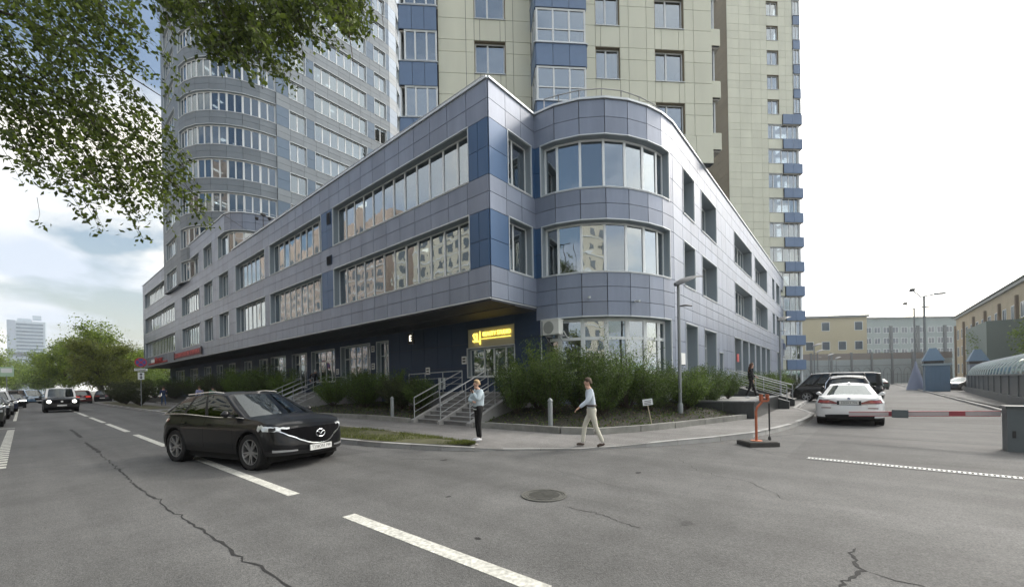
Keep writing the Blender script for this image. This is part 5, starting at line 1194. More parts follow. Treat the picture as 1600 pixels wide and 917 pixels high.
        # dark cabin behind the glass, with seats
        q = MB(); q.box(xb0 + .45, xb1 - .55, -yb + .2, yb - .2, s.zt(0) - .35, s.zt(0) - .12)
        for x in (xb0 + (xb1 - xb0) * .30, xb0 + (xb1 - xb0) * .58):
            for y in (-.36, .36): q.obox((x, y, s.zt(0) - .02), (.14, .42, .36), 0, -.2); q.obox((x - .04, y, s.zt(0) + .19), (.08, .24, .13), 0, -.2)
        q.build('seats', mat('cabin dark', (.02, .02, .022), .9), s.root)
        s.gA, s.gP = A, P
    def mirrors(s, x, z, M_=None):
        for sg in (1, -1):
            y = sg * (s.W / 2 * s.wtop + .02); rows = []
            for i in range(7):
                a = math.pi * i / 6; r = max(.05, math.sin(a)); rows.append([(x + .06 * math.cos(t) * r - .02, y + sg * (.02 + .20 * i / 6), z + .075 * math.sin(t) * r) for t in [2 * math.pi * k / 10 for k in range(10)]])
            q = MB(); q.grid(rows, closed=True); q.path([(x - .02, y - sg * .06, z - .06), (x - .02, y + sg * .06, z - .03)], .03, 6); q.build('wing_mirror', M_ or s.paint, s.root, 60)
    def door_lines(s, xs, z0, z1f, handles=()):
        for sg in (1, -1):
            for x in xs:
                k = s.kx(x, sg); s.patch('door_seam', wellm, (k - .16, k + .16), z0, lambda f: s.zt(x) - .03, .002, n=1)
            for x, z in handles: k = s.kx(x, sg); s.patch('door_handle', s.paint, (k - 1.3, k + 1.3), z, z + .035, .03, n=3)
    def kx(s, x, sg):
        i = (x + s.af - s.rx) / (s.L - 2 * s.rx) * s.ns
        return i if sg > 0 else (2 * s.ns + 1 + 2 * (s.na - 1) + s.nf + 1) - i
    def plate(s, front, z, txt, y=0, w_=.52):
        P = s.surf(s.kf if front else s.kr, z, .02); sg = 1 if front else -1
        q = MB(); q.box(P.x - .012, P.x + .012, y - w_ / 2, y + w_ / 2, z - .056, z + .056); p = q.build('number_plate', platem, s.root)
        if txt: text('plate_text', txt, .095, dk, p, face_mat((P.x + sg * .0135, y, z), (sg, 0, 0)), .0006, sx=.86)
        return P
def Fk(c, y):            # index round the front for a sideways position on the fascia
    return c.kf - y / (c.W / 2 - c.ry) * (c.nf / 2)

# --- dark grey crossover crossing the dashed line
hd = Vector((.251, -.968)); ctr = Vector((2.65, 10.62)) + Vector((.968, .251)) * .80
gun = mat('car paint gunmetal', (.005, .0055, .007), .35, .0, coat=.5, spec=.15)
c = Car('shiny dark grey crossover driving right across the dashed centre line', 'car', (ctr.x, ctr.y, 0), math.atan2(hd.y, hd.x), 4.55, 1.85, 2.7, .365, 'crossover', .30,
    top=[(-2.3, 1.0), (-2.1, 1.08), (-1.2, 1.09), (.2, 1.03), (.95, 1.04), (1.5, 1.0), (1.95, .93), (2.15, .85), (2.3, .76)],
    roof=[(-1.9, 1.41), (-1.3, 1.52), (-.4, 1.575), (.2, 1.54), (.6, 1.47)], gh=(-2.12, 1.30, -1.55, .22, .84, .61), paint_=gun, nose=.18, tail=.22, rim=rimdark, clad=True, rx=.6, ry=.5, bow=.12, wtop=.90, pillars=(.26, .56))
for sg in (1, -1):
    k0, k1 = Fk(c, sg * .52), Fk(c, sg * .41) + (-sg) * 7.4
    if sg < 0: k0, k1 = Fk(c, -.50), Fk(c, -.41) + 7.6
    hl = c.patch('headlight', headg, (k0, k1), lambda f: .77 + .03 * f, lambda f: .85 + .05 * f, .014, n=12)
    c.patch('lens', headon if False else white, (k0 + (k1 - k0) * .12, k0 + (k1 - k0) * .34), .795, .835, .02, hl, n=3); c.patch('housing', blackp, (k0 + (k1 - k0) * .36, k0 + (k1 - k0) * .56), .79, .85, .018, hl, n=3)
    c.patch('chrome_wing', chrome, (Fk(c, 0), Fk(c, sg * .62)), lambda f: .480 + .29 * f ** 2.2, lambda f: .499 + .29 * f ** 2.1, .034, n=14)
    c.patch('fog_trim', mat('satin trim', (.45, .46, .48), .3, .7), (Fk(c, sg * .44), Fk(c, sg * .44) - sg * 4.2), lambda f: .375 - .0 * f, lambda f: .40 + .02 * f, .018, n=6)
    c.patch('lower_intake', blackp, (Fk(c, 0), Fk(c, sg * .44) - sg * 5), lambda f: .31, lambda f: .375, .012, n=8)
c.patch('grille', mat('grille mesh', (.004, .004, .005), .9, spec=.08), (Fk(c, .60), Fk(c, -.60)), lambda f: .49 + .27 * abs(2 * f - 1) ** 2.2, lambda f: .815 + .02 * (1 - abs(2 * f - 1)), .024, n=20)
q = c.surf(c.kf, .68, .055); em = MB(); o_ = q
ring = [(o_.x, .105 * math.cos(a), o_.z + .078 * math.sin(a)) for a in [2 * math.pi * i / 28 for i in range(29)]]
em.path(ring, .0085, 6); em.path([(o_.x, .092, o_.z + .035), (o_.x, .045, o_.z + .03), (o_.x, .0, o_.z - .02), (o_.x, -.045, o_.z + .03), (o_.x, -.092, o_.z + .035)], .011, 6); em.build('winged_oval_emblem', chrome, c.root, 40)
c.plate(True, .415, 'Т238ОМ 799'); c.mirrors(.72, 1.12)
c.door_lines((.82, -.22, -1.12), .40, None, ((-.05, .86), (-.98, .88)))
for sg in (1, -1):
    c.patch('sill_trim', chrome, (c.kx(-1.0, sg), c.kx(1.0, sg)), .345, .36, .012, n=10) if False else None
    q = MB(); q.path([c.gP(k, .0) if False else Vector(c.gP(k if sg > 0 else (2 * 25 + 2 * 4 + 9 - 1 - k), 1.0)) + Vector((0, 0, .045)) for k in range(1, 24)], .018, 6); q.build('roof_rail', chrome, c.root, 40)
    q = MB(); ks = [k if sg > 0 else (2 * 25 + 2 * 4 + 9 - 1 - k) for k in range(0, 25)]; q.path([Vector(c.gP(k, .07)) + Vector((0, sg * .004, 0)) for k in ks], .009, 5); q.build('window_trim', chrome, c.root, 40)
    c.patch('tail_light', tailr, (c.kr + sg * 7.2, c.kr + sg * 14), lambda f: .90 + .02 * f, lambda f: .98, .012, n=6) if True else None
for sg in (-.25,): q = MB(); q.path([(1.28, -.5, 1.005), (1.18, .1, 1.03)], .01, 4); q.path([(1.30, .3, 1.01), (1.15, .7, 1.03)], .01, 4); q.build('wiper', dk, c.root)

def simple_lights(c, zl=.72, zh=.82, lit=False, tz=(.82, .98), hy=.45, ext=6, brake=False):
    for sg in (1, -1):
        c.patch('headlight', headon if lit else headg, (Fk(c, sg * hy), Fk(c, sg * hy) - sg * ext), zl, zh, .014, n=6); c.patch('tail_light', tailon if brake else tailr, (c.kr + sg * 3.2, c.kr + sg * 8.5), tz[0], tz[1], .014, n=5)
    c.patch('grille', mat('grille mesh', (.004, .004, .005), .9, spec=.08), (Fk(c, .36), Fk(c, -.36)), .5, zh - .02, .014, n=8); c.plate(True, .42, None); c.plate(False, .62, None)
SED = dict(top=[(-2.45, .90), (-2.2, 1.0), (-1.5, 1.02), (-.6, .98), (.7, .97), (1.2, .96), (1.9, .84), (2.2, .74), (2.45, .62)], roof=[(-1.2, 1.36), (-.6, 1.44), (.1, 1.45), (.5, 1.38)], gh=(-1.95, 1.30, -.95, .30, .78, .56))
SUVP = dict(top=[(-2.4, 1.0), (-2.2, 1.12), (-1, 1.08), (.8, 1.06), (1.3, 1.04), (1.95, .95), (2.3, .80), (2.4, .7)], roof=[(-2.1, 1.62), (-1.4, 1.74), (0, 1.78), (.5, 1.70)], gh=(-2.25, 1.25, -2.0, .35, .86, .66))
# --- white sedan seen from behind
wh = paintm('white', (.74, .75, .76), 0, .25)
c = Car('white sedan seen from behind, waiting right of the curved kerb', 'car', (20.45, .12, 0), .0, 4.9, 1.88, 2.97, .34, 'sedan', .24, paint_=wh, nose=.2, tail=.12, rx=.5, ry=.42, wtop=.90, pillars=(.40, .70), **SED)
for sg in (1, -1):
    tl = c.patch('tail_light', tailr, (c.kr + sg * 3.7, c.kr + sg * 10.2), lambda f: .745 + .02 * f, lambda f: .80 + .085 * min(1, f * 2.2), .015, n=8); c.patch('reflector', mat('lamp red', (.42, .05, .04), .2, coat=1), (c.kr + sg * 6.2, c.kr + sg * 9.6), .80, .845, .02, tl, n=5)
    c.patch('bumper_reflector', mat('dark red', (.12, .01, .01), .3), (c.kr + sg * 5.6, c.kr + sg * 8.6), .60, .625, .012, n=4)
c.patch('diffuser', blackp, (c.kr - 7.6, c.kr + 7.6), .26, lambda f: .40 - .03 * abs(2 * f - 1) ** 2, .012, n=12); c.patch('lid_seam', dk, (c.kr - 5.6, c.kr + 5.6), .715, .722, .004, n=8)
P_ = c.plate(False, .79, 'Е003КХ 799'); q = MB(); q.box(P_.x - .004, P_.x + .01, -.32, .32, .72, .858); q.build('plate_holder', blackp, c.root)
P_ = c.surf(c.kr, .935, .02); q = MB(); q.lathe((P_.x - .01, 0, .935), [(.001, -.004), (.042, -.004), (.042, .008)], 20, 'X'); em = q.build('emblem', chrome, c.root); q = MB()
q.lathe((P_.x - .016, 0, .935), [(.001, 0), (.034, 0), (.034, .002)], 20, 'X'); q.build('roundel', mat('roundel blue', (.03, .10, .32), .3), em); 
q = MB(); q.box(P_.x - .019, P_.x - .0165, -.024, .0, .936, .958); q.box(P_.x - .019, P_.x - .0165, .0, .024, .912, .934); q.build('roundel_quarters', white, em)
c.mirrors(.75, 1.02); c.door_lines((.9, -.1, -1.05), .34, None, ((.08, .84), (-.85, .86))); q = MB(); q.obox((-.85, 0, 1.44), (.16, .05, .06), 0, -.25); q.build('aerial_fin', wh, c.root)
for sg in (1, -1): c.patch('headlight', headg, (Fk(c, sg * .45), Fk(c, sg * .45) - sg * 6), .66, .76, .014, n=6)
# --- black SUV ahead of it, with roof rails
bk = mat('car paint black', (.007, .0075, .009), .35, .0, coat=.5, spec=.15)
c = Car('black estate SUV with silver window frame, just ahead of the white sedan', 'car', (26.5, .22, 0), .0, 4.75, 1.92, 2.85, .38, 'suv', .32, paint_=bk, pillars=(.3, .62), **SUVP); simple_lights(c); c.mirrors(.8, 1.15)
for sg in (1, -1):
    q = MB(); q.path([(-1.9, sg * .62, 1.72), (-1.8, sg * .64, 1.80), (.3, sg * .64, 1.86), (.45, sg * .62, 1.76)], .022, 6); q.build('roof_rail', blackp, c.root); q = MB(); q.path([(-2.30, sg * .80, 1.14), (-2.2, sg * .77, 1.40), (-2.06, sg * .62, 1.66), (-2.04, 0, 1.70)], .018, 5); q.build('window_frame', chrome, c.root)
# --- black van across the yard
VAN = dict(top=[(-2.6, 1.12), (-2.4, 1.14), (0, 1.12), (1.5, 1.12), (1.9, 1.08), (2.4, .88), (2.6, .70)], roof=[(-2.4, 1.92), (-2.0, 2.0), (0, 2.03), (.9, 2.0), (1.4, 1.94)], gh=(-2.52, 2.2, -2.44, 1.35, .92, .82))
c = Car('long black minivan standing crosswise behind the white sedan', 'van', (36.6, 1.0, 0), math.pi / 2, 5.2, 1.95, 3.1, .36, 'van', .26, paint_=bk, pillars=(.34, .62, .82), rx=.4, **VAN); simple_lights(c); c.mirrors(1.45, 1.2)
# --- boxy off-roader coming towards us, lights on
BOX = dict(top=[(-2.2, 1.12), (-2.1, 1.14), (.9, 1.14), (1.1, 1.12), (2.0, 1.08), (2.2, 1.02)], roof=[(-2.1, 1.90), (0, 1.94), (.7, 1.92)], gh=(-2.18, .92, -2.12, .62, .86, .76))
c = Car('boxy black off-roader with white roof and glowing headlights driving towards the camera', 'car', (1.95, 50.2, 0), -math.pi / 2, 4.5, 1.95, 2.85, .42, 'off_roader', .40, paint_=bk, nose=.02, tail=.02, rx=.15, ry=.16, bow=.03, wtop=.97, roofm_=wh, pillars=(.33, .62), **BOX)
for sg in (1, -1):
    q = MB(); q.lathe((2.23, sg * .68, .86), [(.001, .03), (.11, .03), (.125, .0)], 18, 'X'); hl = q.build('headlight', headon, c.root); q = MB(); q.lathe((2.22, sg * .68, .86), [(.125, -.02), (.15, -.02), (.15, .03), (.125, .03)], 18, 'X'); q.build('bezel', chrome, hl)
    q = MB(); q.box(1.75, 1.95, sg * .80 - .05, sg * .80 + .05, 1.10, 1.15); q.build('indicator', mat('indicator', (.5, .3, .1), .3), c.root)
    q = MB(); q.box(-.3, 2.2, sg * .99 - .05, sg * .99 + .05, .62, .92) if False else q.box(1.0, 2.16, sg * .985 - .04, sg * .985 + .03, .80, .86); q.build('wheel_arch', blackp, c.root)
q = MB(); q.box(2.2, 2.27, -.5, .5, .72, .98); gr = q.build('grille', mat('grille mesh', (.004, .004, .005), .9, spec=.08), c.root)
for i in range(3): q = MB(); q.box(2.265, 2.28, -.5, .5, .77 + i * .07, .785 + i * .07); q.build('slat', blackp, gr)
q = MB(); q.box(2.12, 2.36, -.96, .96, .42, .66); q.build('bumper', blackp, c.root); q = MB(); q.box(2.36, 2.37, -.26, .26, .50, .61); q.build('number_plate', platem, c.root); c.mirrors(.75, 1.25)
q = MB(); q.lathe((2.28, 0, .86), [(.055, 0), (.07, 0), (.07, .015), (.055, .015)], 20, 'X'); q.build('emblem', chrome, c.root)
# --- others
def mk(lab, loc, rz, kind, col, grp=None, **k):
    D_ = dict(SED=SED, SUV=SUVP, VAN=VAN)[kind]; L_ = dict(SED=4.7, SUV=4.7, VAN=5.2)[kind]; k2 = dict(pillars=(.36, .66)); W_ = 1.9 if kind != 'SED' else 1.82
    nm = dict(SED='parked_car', SUV='parked_car', VAN='van')[kind]
    c = Car(lab, 'van' if kind == 'VAN' else 'car', loc, rz, L_, W_, 2.8, .35, nm, .27, paint_=col, detail=False, group=grp, **k2, **D_); simple_lights(c, **k); c.mirrors(.8, 1.08); return c
silver = paintm('silver', (.32, .33, .34), .7, .3); dgr = paintm('olive grey', (.06, .065, .06), .4, .3); bl2 = paintm('blue van', (.075, .15, .25), .2, .35); red2 = paintm('dark red', (.10, .02, .02), .3)
G_ = 'cars parked along the left side of the street'
mk('grey olive car cut by the left edge, nearest of the parked row', (-1.55, 33.0, 0), -math.pi / 2, 'SUV', dgr, G_)
mk('black parked car, second in the row at the left edge', (-1.45, 41.5, 0), -math.pi / 2, 'SED', bk, G_)
mk('silver parked car, third in the row at the left edge', (-1.4, 48.5, 0), -math.pi / 2, 'SUV', silver, G_)
mk('dark blue parked car, fourth in the row at the left', (-1.2, 56, 0), -math.pi / 2, 'SED', paintm('navy', (.02, .03, .07), .3), G_)
mk('black car beside the blue van, with its headlights on', (-.7, 68, 0), -math.pi / 2, 'SED', bk, G_, lit=True)
mk('red car with bright lamps far down the left kerb', (-2.4, 76, 0), math.pi / 2, 'SUV', paintm('red', (.35, .03, .03), .1), G_, brake=True)
mk('blue van side on, far down the street at the left', (.2, 90, 0), -1.1, 'VAN', bl2)
mk('white car far down the street, right of the blue van', (2.2, 102, 0), -1.35, 'SED', wh)
mk('dark red SUV with red tail lamps, far right lane', (5.0, 80, 0), math.pi / 2, 'SUV', red2, brake=True)
mk('black SUV parked behind the tree trunks at the kerb', (7.8, 84, 0), 1.3, 'SUV', bk)
mk('left one of two white cars parked behind the dark shrubs', (13.5, 96, 0), .2, 'SED', wh); mk('right one of two white cars parked behind the dark shrubs', (17, 104, 0), .5, 'SUV', wh)
mk('small olive green car far back in the yard', (75, -2.6, 0), .1, 'SED', paintm('olive green', (.06, .08, .06), .3))
for i, (x, y, cl, lab) in enumerate(((66.5, -9.4, paintm('black two', (.02, .02, .022), .3), 'black car with bright grille, nearest of the three parked right of the kiosk'), (70.5, -9.9, silver, 'silver car in the middle of the three parked right of the kiosk'), (74.5, -10.3, wh, 'white car, farthest of the three parked right of the kiosk'))): mk(lab, (x, y, 0), 2.4, 'SED', cl, 'cars parked right of the kiosk')

# ---------------------------------------------------------------- people
skin_m = mat('skin', (.50, .31, .23), .6, var=.05); shoe_w = mat('white sneaker', (.72, .72, .74), .6)
def skin_mesh(name, chains, M_, parent, sub=1, **k):
    """chains = [[(point, radius), ...], ...]; chains that share their first point join there"""
    V_, E_, Rr, key = [], [], [], {}
    for ch in chains:
        prev = None
        for p, r in ch:
            kk = tuple(round(c_, 4) for c_ in p)
            if kk not in key: key[kk] = len(V_); V_.append(p); Rr.append(r)
            if prev is not None: E_.append((prev, key[kk]))
            prev = key[kk]
    me = bpy.data.meshes.new(name); me.from_pydata(V_, E_, []); o = bpy.data.objects.new(name, me); COL.objects.link(o)
    md = o.modifiers.new('s', 'SKIN'); md.use_smooth_shade = True
    for i, r in enumerate(Rr): sv = me.skin_vertices[0].data[i]; sv.radius = (r, r) if not isinstance(r, tuple) else r; sv.use_root = (i == 0)
    o.modifiers.new('u', 'SUBSURF').levels = sub; o.modifiers['u'].render_levels = sub
    dg = bpy.context.evaluated_depsgraph_get(); m2 = bpy.data.meshes.new_from_object(o.evaluated_get(dg)); o.modifiers.clear(); o.data = m2; m2.name = name
    m2.materials.clear(); m2.materials.append(M_); m2.polygons.foreach_set('use_smooth', [True] * len(m2.polygons)); o.parent = parent
    return props(o, **k)
def person(lab, loc, rz, J, top, legs, shoes, hair, sc_=1., long_hair=False, bulk=1., belt=None, group=None, cap=None, skirt=None):
    t = thing('person', lab, 'person', loc, rz, group); t.scale = (sc_,) * 3
    J0 = dict(pel=(0, 0, .95), wst=(0, 0, 1.10), chs=(.01, 0, 1.30), nk=(0, 0, 1.47), hd=(.02, 0, 1.62), shL=(0, .18, 1.41), shR=(0, -.18, 1.41), elL=(-.02, .23, 1.13), elR=(-.02, -.23, 1.13), wrL=(.05, .24, .88), wrR=(.05, -.24, .88),
        hpL=(0, .09, .92), hpR=(0, -.09, .92), knL=(.02, .10, .50), knR=(.02, -.10, .50), anL=(0, .10, .09), anR=(0, -.10, .09), toL=(.17, .11, .03), toR=(.17, -.11, .03)); J0.update(J); V3 = {k: Vector(v) for k, v in J0.items()}
    h = V3['hd']; nk = V3['nk']; fw = Vector((1, 0, 0)); b = bulk
    ch = [[(tuple(V3['chs'] * .5 + nk * .5), .07), (tuple(nk), .052), (tuple(h + Vector((.012, 0, -.09))), .055), (tuple(h + Vector((.005, 0, .0))), .083), (tuple(h + Vector((-.01, 0, .075))), .068)],
          [(tuple(h + Vector((.012, 0, -.09))), .055), (tuple(h + Vector((.055, 0, -.085))), .03)], [(tuple(h + Vector((.005, 0, .0))), .083), (tuple(h + Vector((.088, 0, -.012))), .016)]]
    root = ch[0][0]; tor = tuple(V3['wst'])
    ch.insert(0, [(tor, .075), root])
    hips = []
    for s_, sg in (('L', 1), ('R', -1)):
        sh, el, wr = V3['sh' + s_], V3['el' + s_], V3['wr' + s_]; d = (wr - el).normalized(); side = d.cross(Vector((0, 0, 1))); side = side.normalized() if side.length > .1 else Vector((0, sg, 0)); pm = wr + d * .055
        ch.append([root, (tuple(sh), .05), (tuple(el), .036), (tuple(wr), .026), (tuple(pm), .030)])
        up_ = side.cross(d)
        for i in range(4):
            off = side * ((i - 1.5) * .019); a = wr + d * .095 + off; ln = (.062, .075, .07, .055)[i]; ch.append([(tuple(pm), .030), (tuple(a), .0095), (tuple(a + d * ln * .55 - up_ * .008), .0085), (tuple(a + d * ln * .9 - up_ * .03), .0075)])
        th = pm + side * (-.035) - d * .01; ch.append([(tuple(pm), .030), (tuple(th), .011), (tuple(th + d * .035 - side * .015), .0095), (tuple(th + d * .06 - side * .01), .008)])
        hp, kn, an = V3['hp' + s_], V3['kn' + s_], V3['an' + s_]; ch.append([(tor, .075), (tuple(hp), .06), (tuple(kn), .047), (tuple(an), .034)])
    skin_mesh('body', ch, skin_m, t, 1)
    pel, wst, chs = V3['pel'], V3['wst'], V3['chs']
    c = [[(tuple(pel + Vector((0, 0, .0 if belt else -.03))), (.125 * b, .125 * b) if belt else (.15 * b, .14 * b)), (tuple(wst), (.14 * b, .10 * b)), (tuple(chs), (.165 * b, .115 * b)), (tuple(chs * .35 + nk * .65), (.10 * b, .075))]]
    for s_ in 'LR': c.append([(tuple(chs), (.165 * b, .115 * b)), (tuple(V3['sh' + s_]), .072 * b), (tuple((V3['sh' + s_] + V3['el' + s_]) / 2), .060 * b), (tuple(V3['el' + s_]), .052 * b), (tuple(V3['wr' + s_]), .040 * b)])
    skin_mesh('top', c, top, t, 2)
    c = [[(tuple(pel + Vector((0, 0, .10))), (.135 * b, .12 * b)), (tuple(pel - Vector((0, 0, .04))), (.13 * b, .12 * b))]]
    for s_ in 'LR': c.append([(tuple(pel - Vector((0, 0, .04))), (.125 * b, .105 * b)), (tuple(V3['hp' + s_] - Vector((0, 0, .08))), .088), (tuple((V3['hp' + s_] + V3['kn' + s_]) / 2), .078), (tuple(V3['kn' + s_]), .062), (tuple((V3['kn' + s_] + V3['an' + s_]) / 2), .058), (tuple(V3['an' + s_] + Vector((0, 0, .0))), .050)])
    skin_mesh('trousers', c, legs, t, 2)
    if belt: q = MB(); q.lathe(tuple(pel), [(.118 * b, .075), (.128 * b, .075), (.128 * b, .115), (.118 * b, .115)], 20); 
    if belt: bo = q.build('belt', belt, t, 40); [setattr(v, 'co', Vector((v.co.x * .92, v.co.y * 1.18, v.co.z))) for v in bo.data.vertices]
    for s_ in 'LR':
        an, to = V3['an' + s_], V3['to' + s_]; d = (to - an).normalized(); skin_mesh('shoe', [[(tuple(an - Vector((.0, 0, .01))), .045), (tuple(an - Vector((.035, 0, .045))), .040), (tuple(an * .45 + to * .55 - Vector((0, 0, .005))), .042), (tuple(to), .034)]], shoes, t, 1)
    # hair as a cap over the skull
    rows = []
    for i in range(8):
        a = math.pi * .5 * i / 7 * 1.22; r = math.sin(a); z = math.cos(a)
        rows.append([(h.x - .012 + .107 * r * math.cos(u) - (.035 if math.cos(u) > 0 and i > 4 else 0) * math.cos(u) + rnd.uniform(-.004, .004), h.y + .095 * r * math.sin(u), h.z + .035 + .105 * z + (.03 * math.cos(u) * (i > 3) if not long_hair else .02 * math.cos(u))) for u in [2 * math.pi * k / 16 for k in range(16)]])
    if long_hair:
        for j in range(1, 6): rows.append([(h.x - .03 - .06 * j / 5 + (.10 if math.cos(u) < 0 else .02) * math.cos(u), h.y + (.10 + .01 * j) * math.sin(u), h.z + .0 - .06 * j + rnd.uniform(-.01, .01)) for u in [2 * math.pi * k / 16 for k in range(16)]])
    q = MB(); q.grid(rows, closed=True); q.build('hair' if not cap else 'cap', hair, t, 70)
    q = MB(); 
    for sg in (1, -1): q.lathe((h.x + .076, h.y + sg * .032, h.z + .012), [(.0001, -.006), (.011, -.004), (.0001, .006)], 8, 'X')
    q.build('eyes', dk, t)
    for sg in (1, -1): q = MB(); q.obox((h.x - .005, h.y + sg * .092, h.z - .005), (.035, .014, .055)); q.build('ear', skin_m, t)
    return t
shirt = mat('pale blue shirt', (.55, .62, .70), .85, var=.10, vscale=7, bump=.3, bscale=14); chino = mat('beige chinos', (.60, .58, .50), .9, var=.10, vscale=7, bump=.3, bscale=12); brn = mat('brown leather', (.05, .03, .02), .5)
walk_rz = math.atan2(-RT.y, -RT.x)
person('man in pale shirt and beige trousers striding left past the shrubs', (9.07, 5.01, .035), walk_rz,
    dict(pel=(0, 0, .94), wst=(.01, 0, 1.09), chs=(.03, 0, 1.29), nk=(.05, 0, 1.46), hd=(.09, 0, 1.60), shL=(.03, .19, 1.40), shR=(.04, -.19, 1.40), elL=(.14, .24, 1.16), wrL=(.34, .21, 1.00), elR=(-.10, -.23, 1.14), wrR=(.02, -.23, .92),
        hpR=(.0, -.09, .90), hpL=(0, .09, .90), knL=(-.08, .09, .51), anL=(-.25, .09, .12), toL=(-.10, .10, .03), knR=(.16, -.09, .53), anR=(.22, -.09, .10), toR=(.38, -.10, .06)), shirt, chino, brn, mat('brown hair', (.07, .045, .03), .8), 1.0, belt=brn, bulk=1.14)
# photo: the leg towards the left leads with its heel up behind; keep the arm swung forward
denim = mat('light denim jacket', (.44, .52, .57), .9, var=.2, vscale=9, bump=.4, bscale=18); blackc = mat('black cloth', (.007, .007, .008), .9, var=.2, vscale=8); blond = mat('blond hair', (.36, .26, .15), .8, var=.2, vscale=20)
wm = person('woman in light denim jacket and black trousers standing with a hand at her mouth', (7.85, 7.75, .12), walk_rz + .55,
    dict(elL=(.14, .26, 1.16), wrL=(.17, .05, 1.36), elR=(.16, -.22, 1.14), wrR=(.20, .08, 1.12), hd=(.05, 0, 1.60), anL=(0, .08, .09), anR=(-.02, -.07, .09), toL=(.16, .10, .03), toR=(.15, -.10, .03), knL=(.03, .08, .5), knR=(.02, -.07, .5)), denim, blackc, shoe_w, blond, .955, bulk=1.26)
q = MB(); q.lathe((.0, 0, .885), [(.138, 0), (.146, .01), (.14, .03)], 18); q.build('jacket_hem', mat('white tee', (.6, .62, .62), .9), wm, 40)
t = thing('phone', 'small dark phone held at her mouth by the standing woman', 'phone', (7.85, 7.75, 1.40), walk_rz + .55); q = MB(); q.obox((.20, .03, .07), (.012, .07, .14), 0, .3); q.build('case', dk, t); 
person('woman in black with long auburn hair stepping along the granite platform', (22.6, 3.8, .74), walk_rz + math.pi - .3,
    dict(knL=(.14, .10, .52), anL=(.26, .12, .10), toL=(.42, .13, .04), knR=(-.08, -.1, .5), anR=(-.26, -.12, .10), toR=(-.1, -.12, .03), elL=(.12, .24, 1.14), wrL=(.25, .16, 1.06), hd=(.05, 0, 1.60)), mat('black jacket', (.015, .015, .018), .9), blackc, shoe_w, mat('auburn hair', (.09, .04, .022), .7, var=.2, vscale=20), .98, long_hair=True, bulk=1.1)
WK = dict(knL=(.16, .10, .52), anL=(.22, .10, .10), toL=(.38, .11, .05), knR=(-.04, -.1, .5), anR=(-.24, -.10, .10), toR=(-.08, -.1, .03), elL=(-.10, .25, 1.15), wrL=(-.04, .26, .92), elR=(.06, -.25, 1.14), wrR=(.2, -.25, .95))
person('stooping man in black jacket and pale cap climbing the stairs behind the crossover', (12.9, 28.6, 1.26), .6, dict(WK, chs=(.08, 0, 1.26), nk=(.14, 0, 1.40), hd=(.2, 0, 1.50), shL=(.1, .19, 1.34), shR=(.1, -.19, 1.34)), mat('black jacket', (.015, .015, .018), .9), blackc, brn, mat('pale cap', (.4, .4, .38), .8), .97, cap=True, bulk=1.15)
navyj = mat('navy jacket', (.03, .045, .10), .9); jean = mat('blue jeans', (.05, .09, .18), .9, var=.15)
person('person in navy jacket and blue jeans walking away on the far pavement at the left', (8.7, 51.2, .12), math.pi / 2, WK, navyj, jean, brn, mat('brown hair', (.07, .045, .03), .8), 1.04, bulk=1.15)
person('person in lilac shirt seen above the roof of the dark crossover', (8.9, 39.5, .12), math.pi / 2, WK, mat('lilac shirt', (.25, .26, .42), .9), jean, brn, mat('brown hair', (.07, .045, .03), .8), 1.0)
person('person in green top seen over the crossover, right of the lilac one', (9.4, 38.0, .12), math.pi / 2, WK, mat('green top', (.03, .13, .07), .9), blackc, brn, mat('dark hair', (.02, .015, .012), .8), .98)

# ---------------------------------------------------------------- plants
bark = mat('bark', (.055, .042, .032), .95, var=.3, vscale=10, bump=.6, bscale=20)
def shrub_mesh(seed, h, r, n, size, M_, stems=16, up=.55, sparse=0.):
    rg = np.random.default_rng(seed); st = MB(); pts = []
    for i in range(stems):
        a = rg.uniform(0, 6.28); R_ = r * math.sqrt(rg.uniform(.05, 1)); H_ = h * rg.uniform(.62, 1.05) * (1 - .28 * (R_ / r) ** 2)
        P = []
        for j in range(7):
            f = j / 6; P.append((math.cos(a) * R_ * f ** .8 + rg.normal(0, .02), math.sin(a) * R_ * f ** .8 + rg.normal(0, .02), H_ * (f ** 1.05)))
        st.path(P, [.014 * (1 - j / 7) + .003 for j in range(7)], 4)
        m_ = n // stems; f = rg.uniform(max(sparse, .08), 1, m_) ** .72; idx = f * 6; i0 = np.minimum(idx.astype(int), 5); fr = (idx - i0)[:, None]; PA_ = np.array(P); c_ = PA_[i0] * (1 - fr) + PA_[i0 + 1] * fr
        # twigs leave the stem upwards and outwards
        tw = rg.integers(0, 14, m_); ta = rg.uniform(0, 6.28, 14)[tw]; tl = rg.uniform(.12, .42, 14)[tw] * rg.uniform(0, 1, m_) * (r / .9)
        c_ = c_ + np.stack([np.cos(ta) * tl, np.sin(ta) * tl, tl * up], 1) + rg.normal(0, .028, (m_, 3)); pts.append(c_)
    V_, F_ = leaves(np.concatenate(pts), size, rg, .5)
    return st.mesh('stems', bark, 60), tri_mesh('foliage', V_, F_, [M_])
lfA = leafmat('shrub leaf dark', (.052, .095, .028), .5, .35); lfB = leafmat('shrub leaf fresh', (.075, .135, .034), .5, .4); lfC = leafmat('shrub leaf dull', (.035, .05, .025), .35, .25)
SM = [shrub_mesh(11 + i, 2.1, 1.15, 12500, .066, M_, 26) for i, M_ in enumerate((lfA, lfB, lfA, lfC))]
def shrub(kind, x, y, z, s_, lab, grp='shrubs in the planting beds', sz=None):
    t = thing('shrub', lab, 'shrub', (x, y, z), rnd.uniform(0, 6.28), grp); t.scale = (s_, s_, sz or s_)
    inst('stems', SM[kind][0], t, (0, 0, 0)); inst('foliage', SM[kind][1], t, (0, 0, 0))
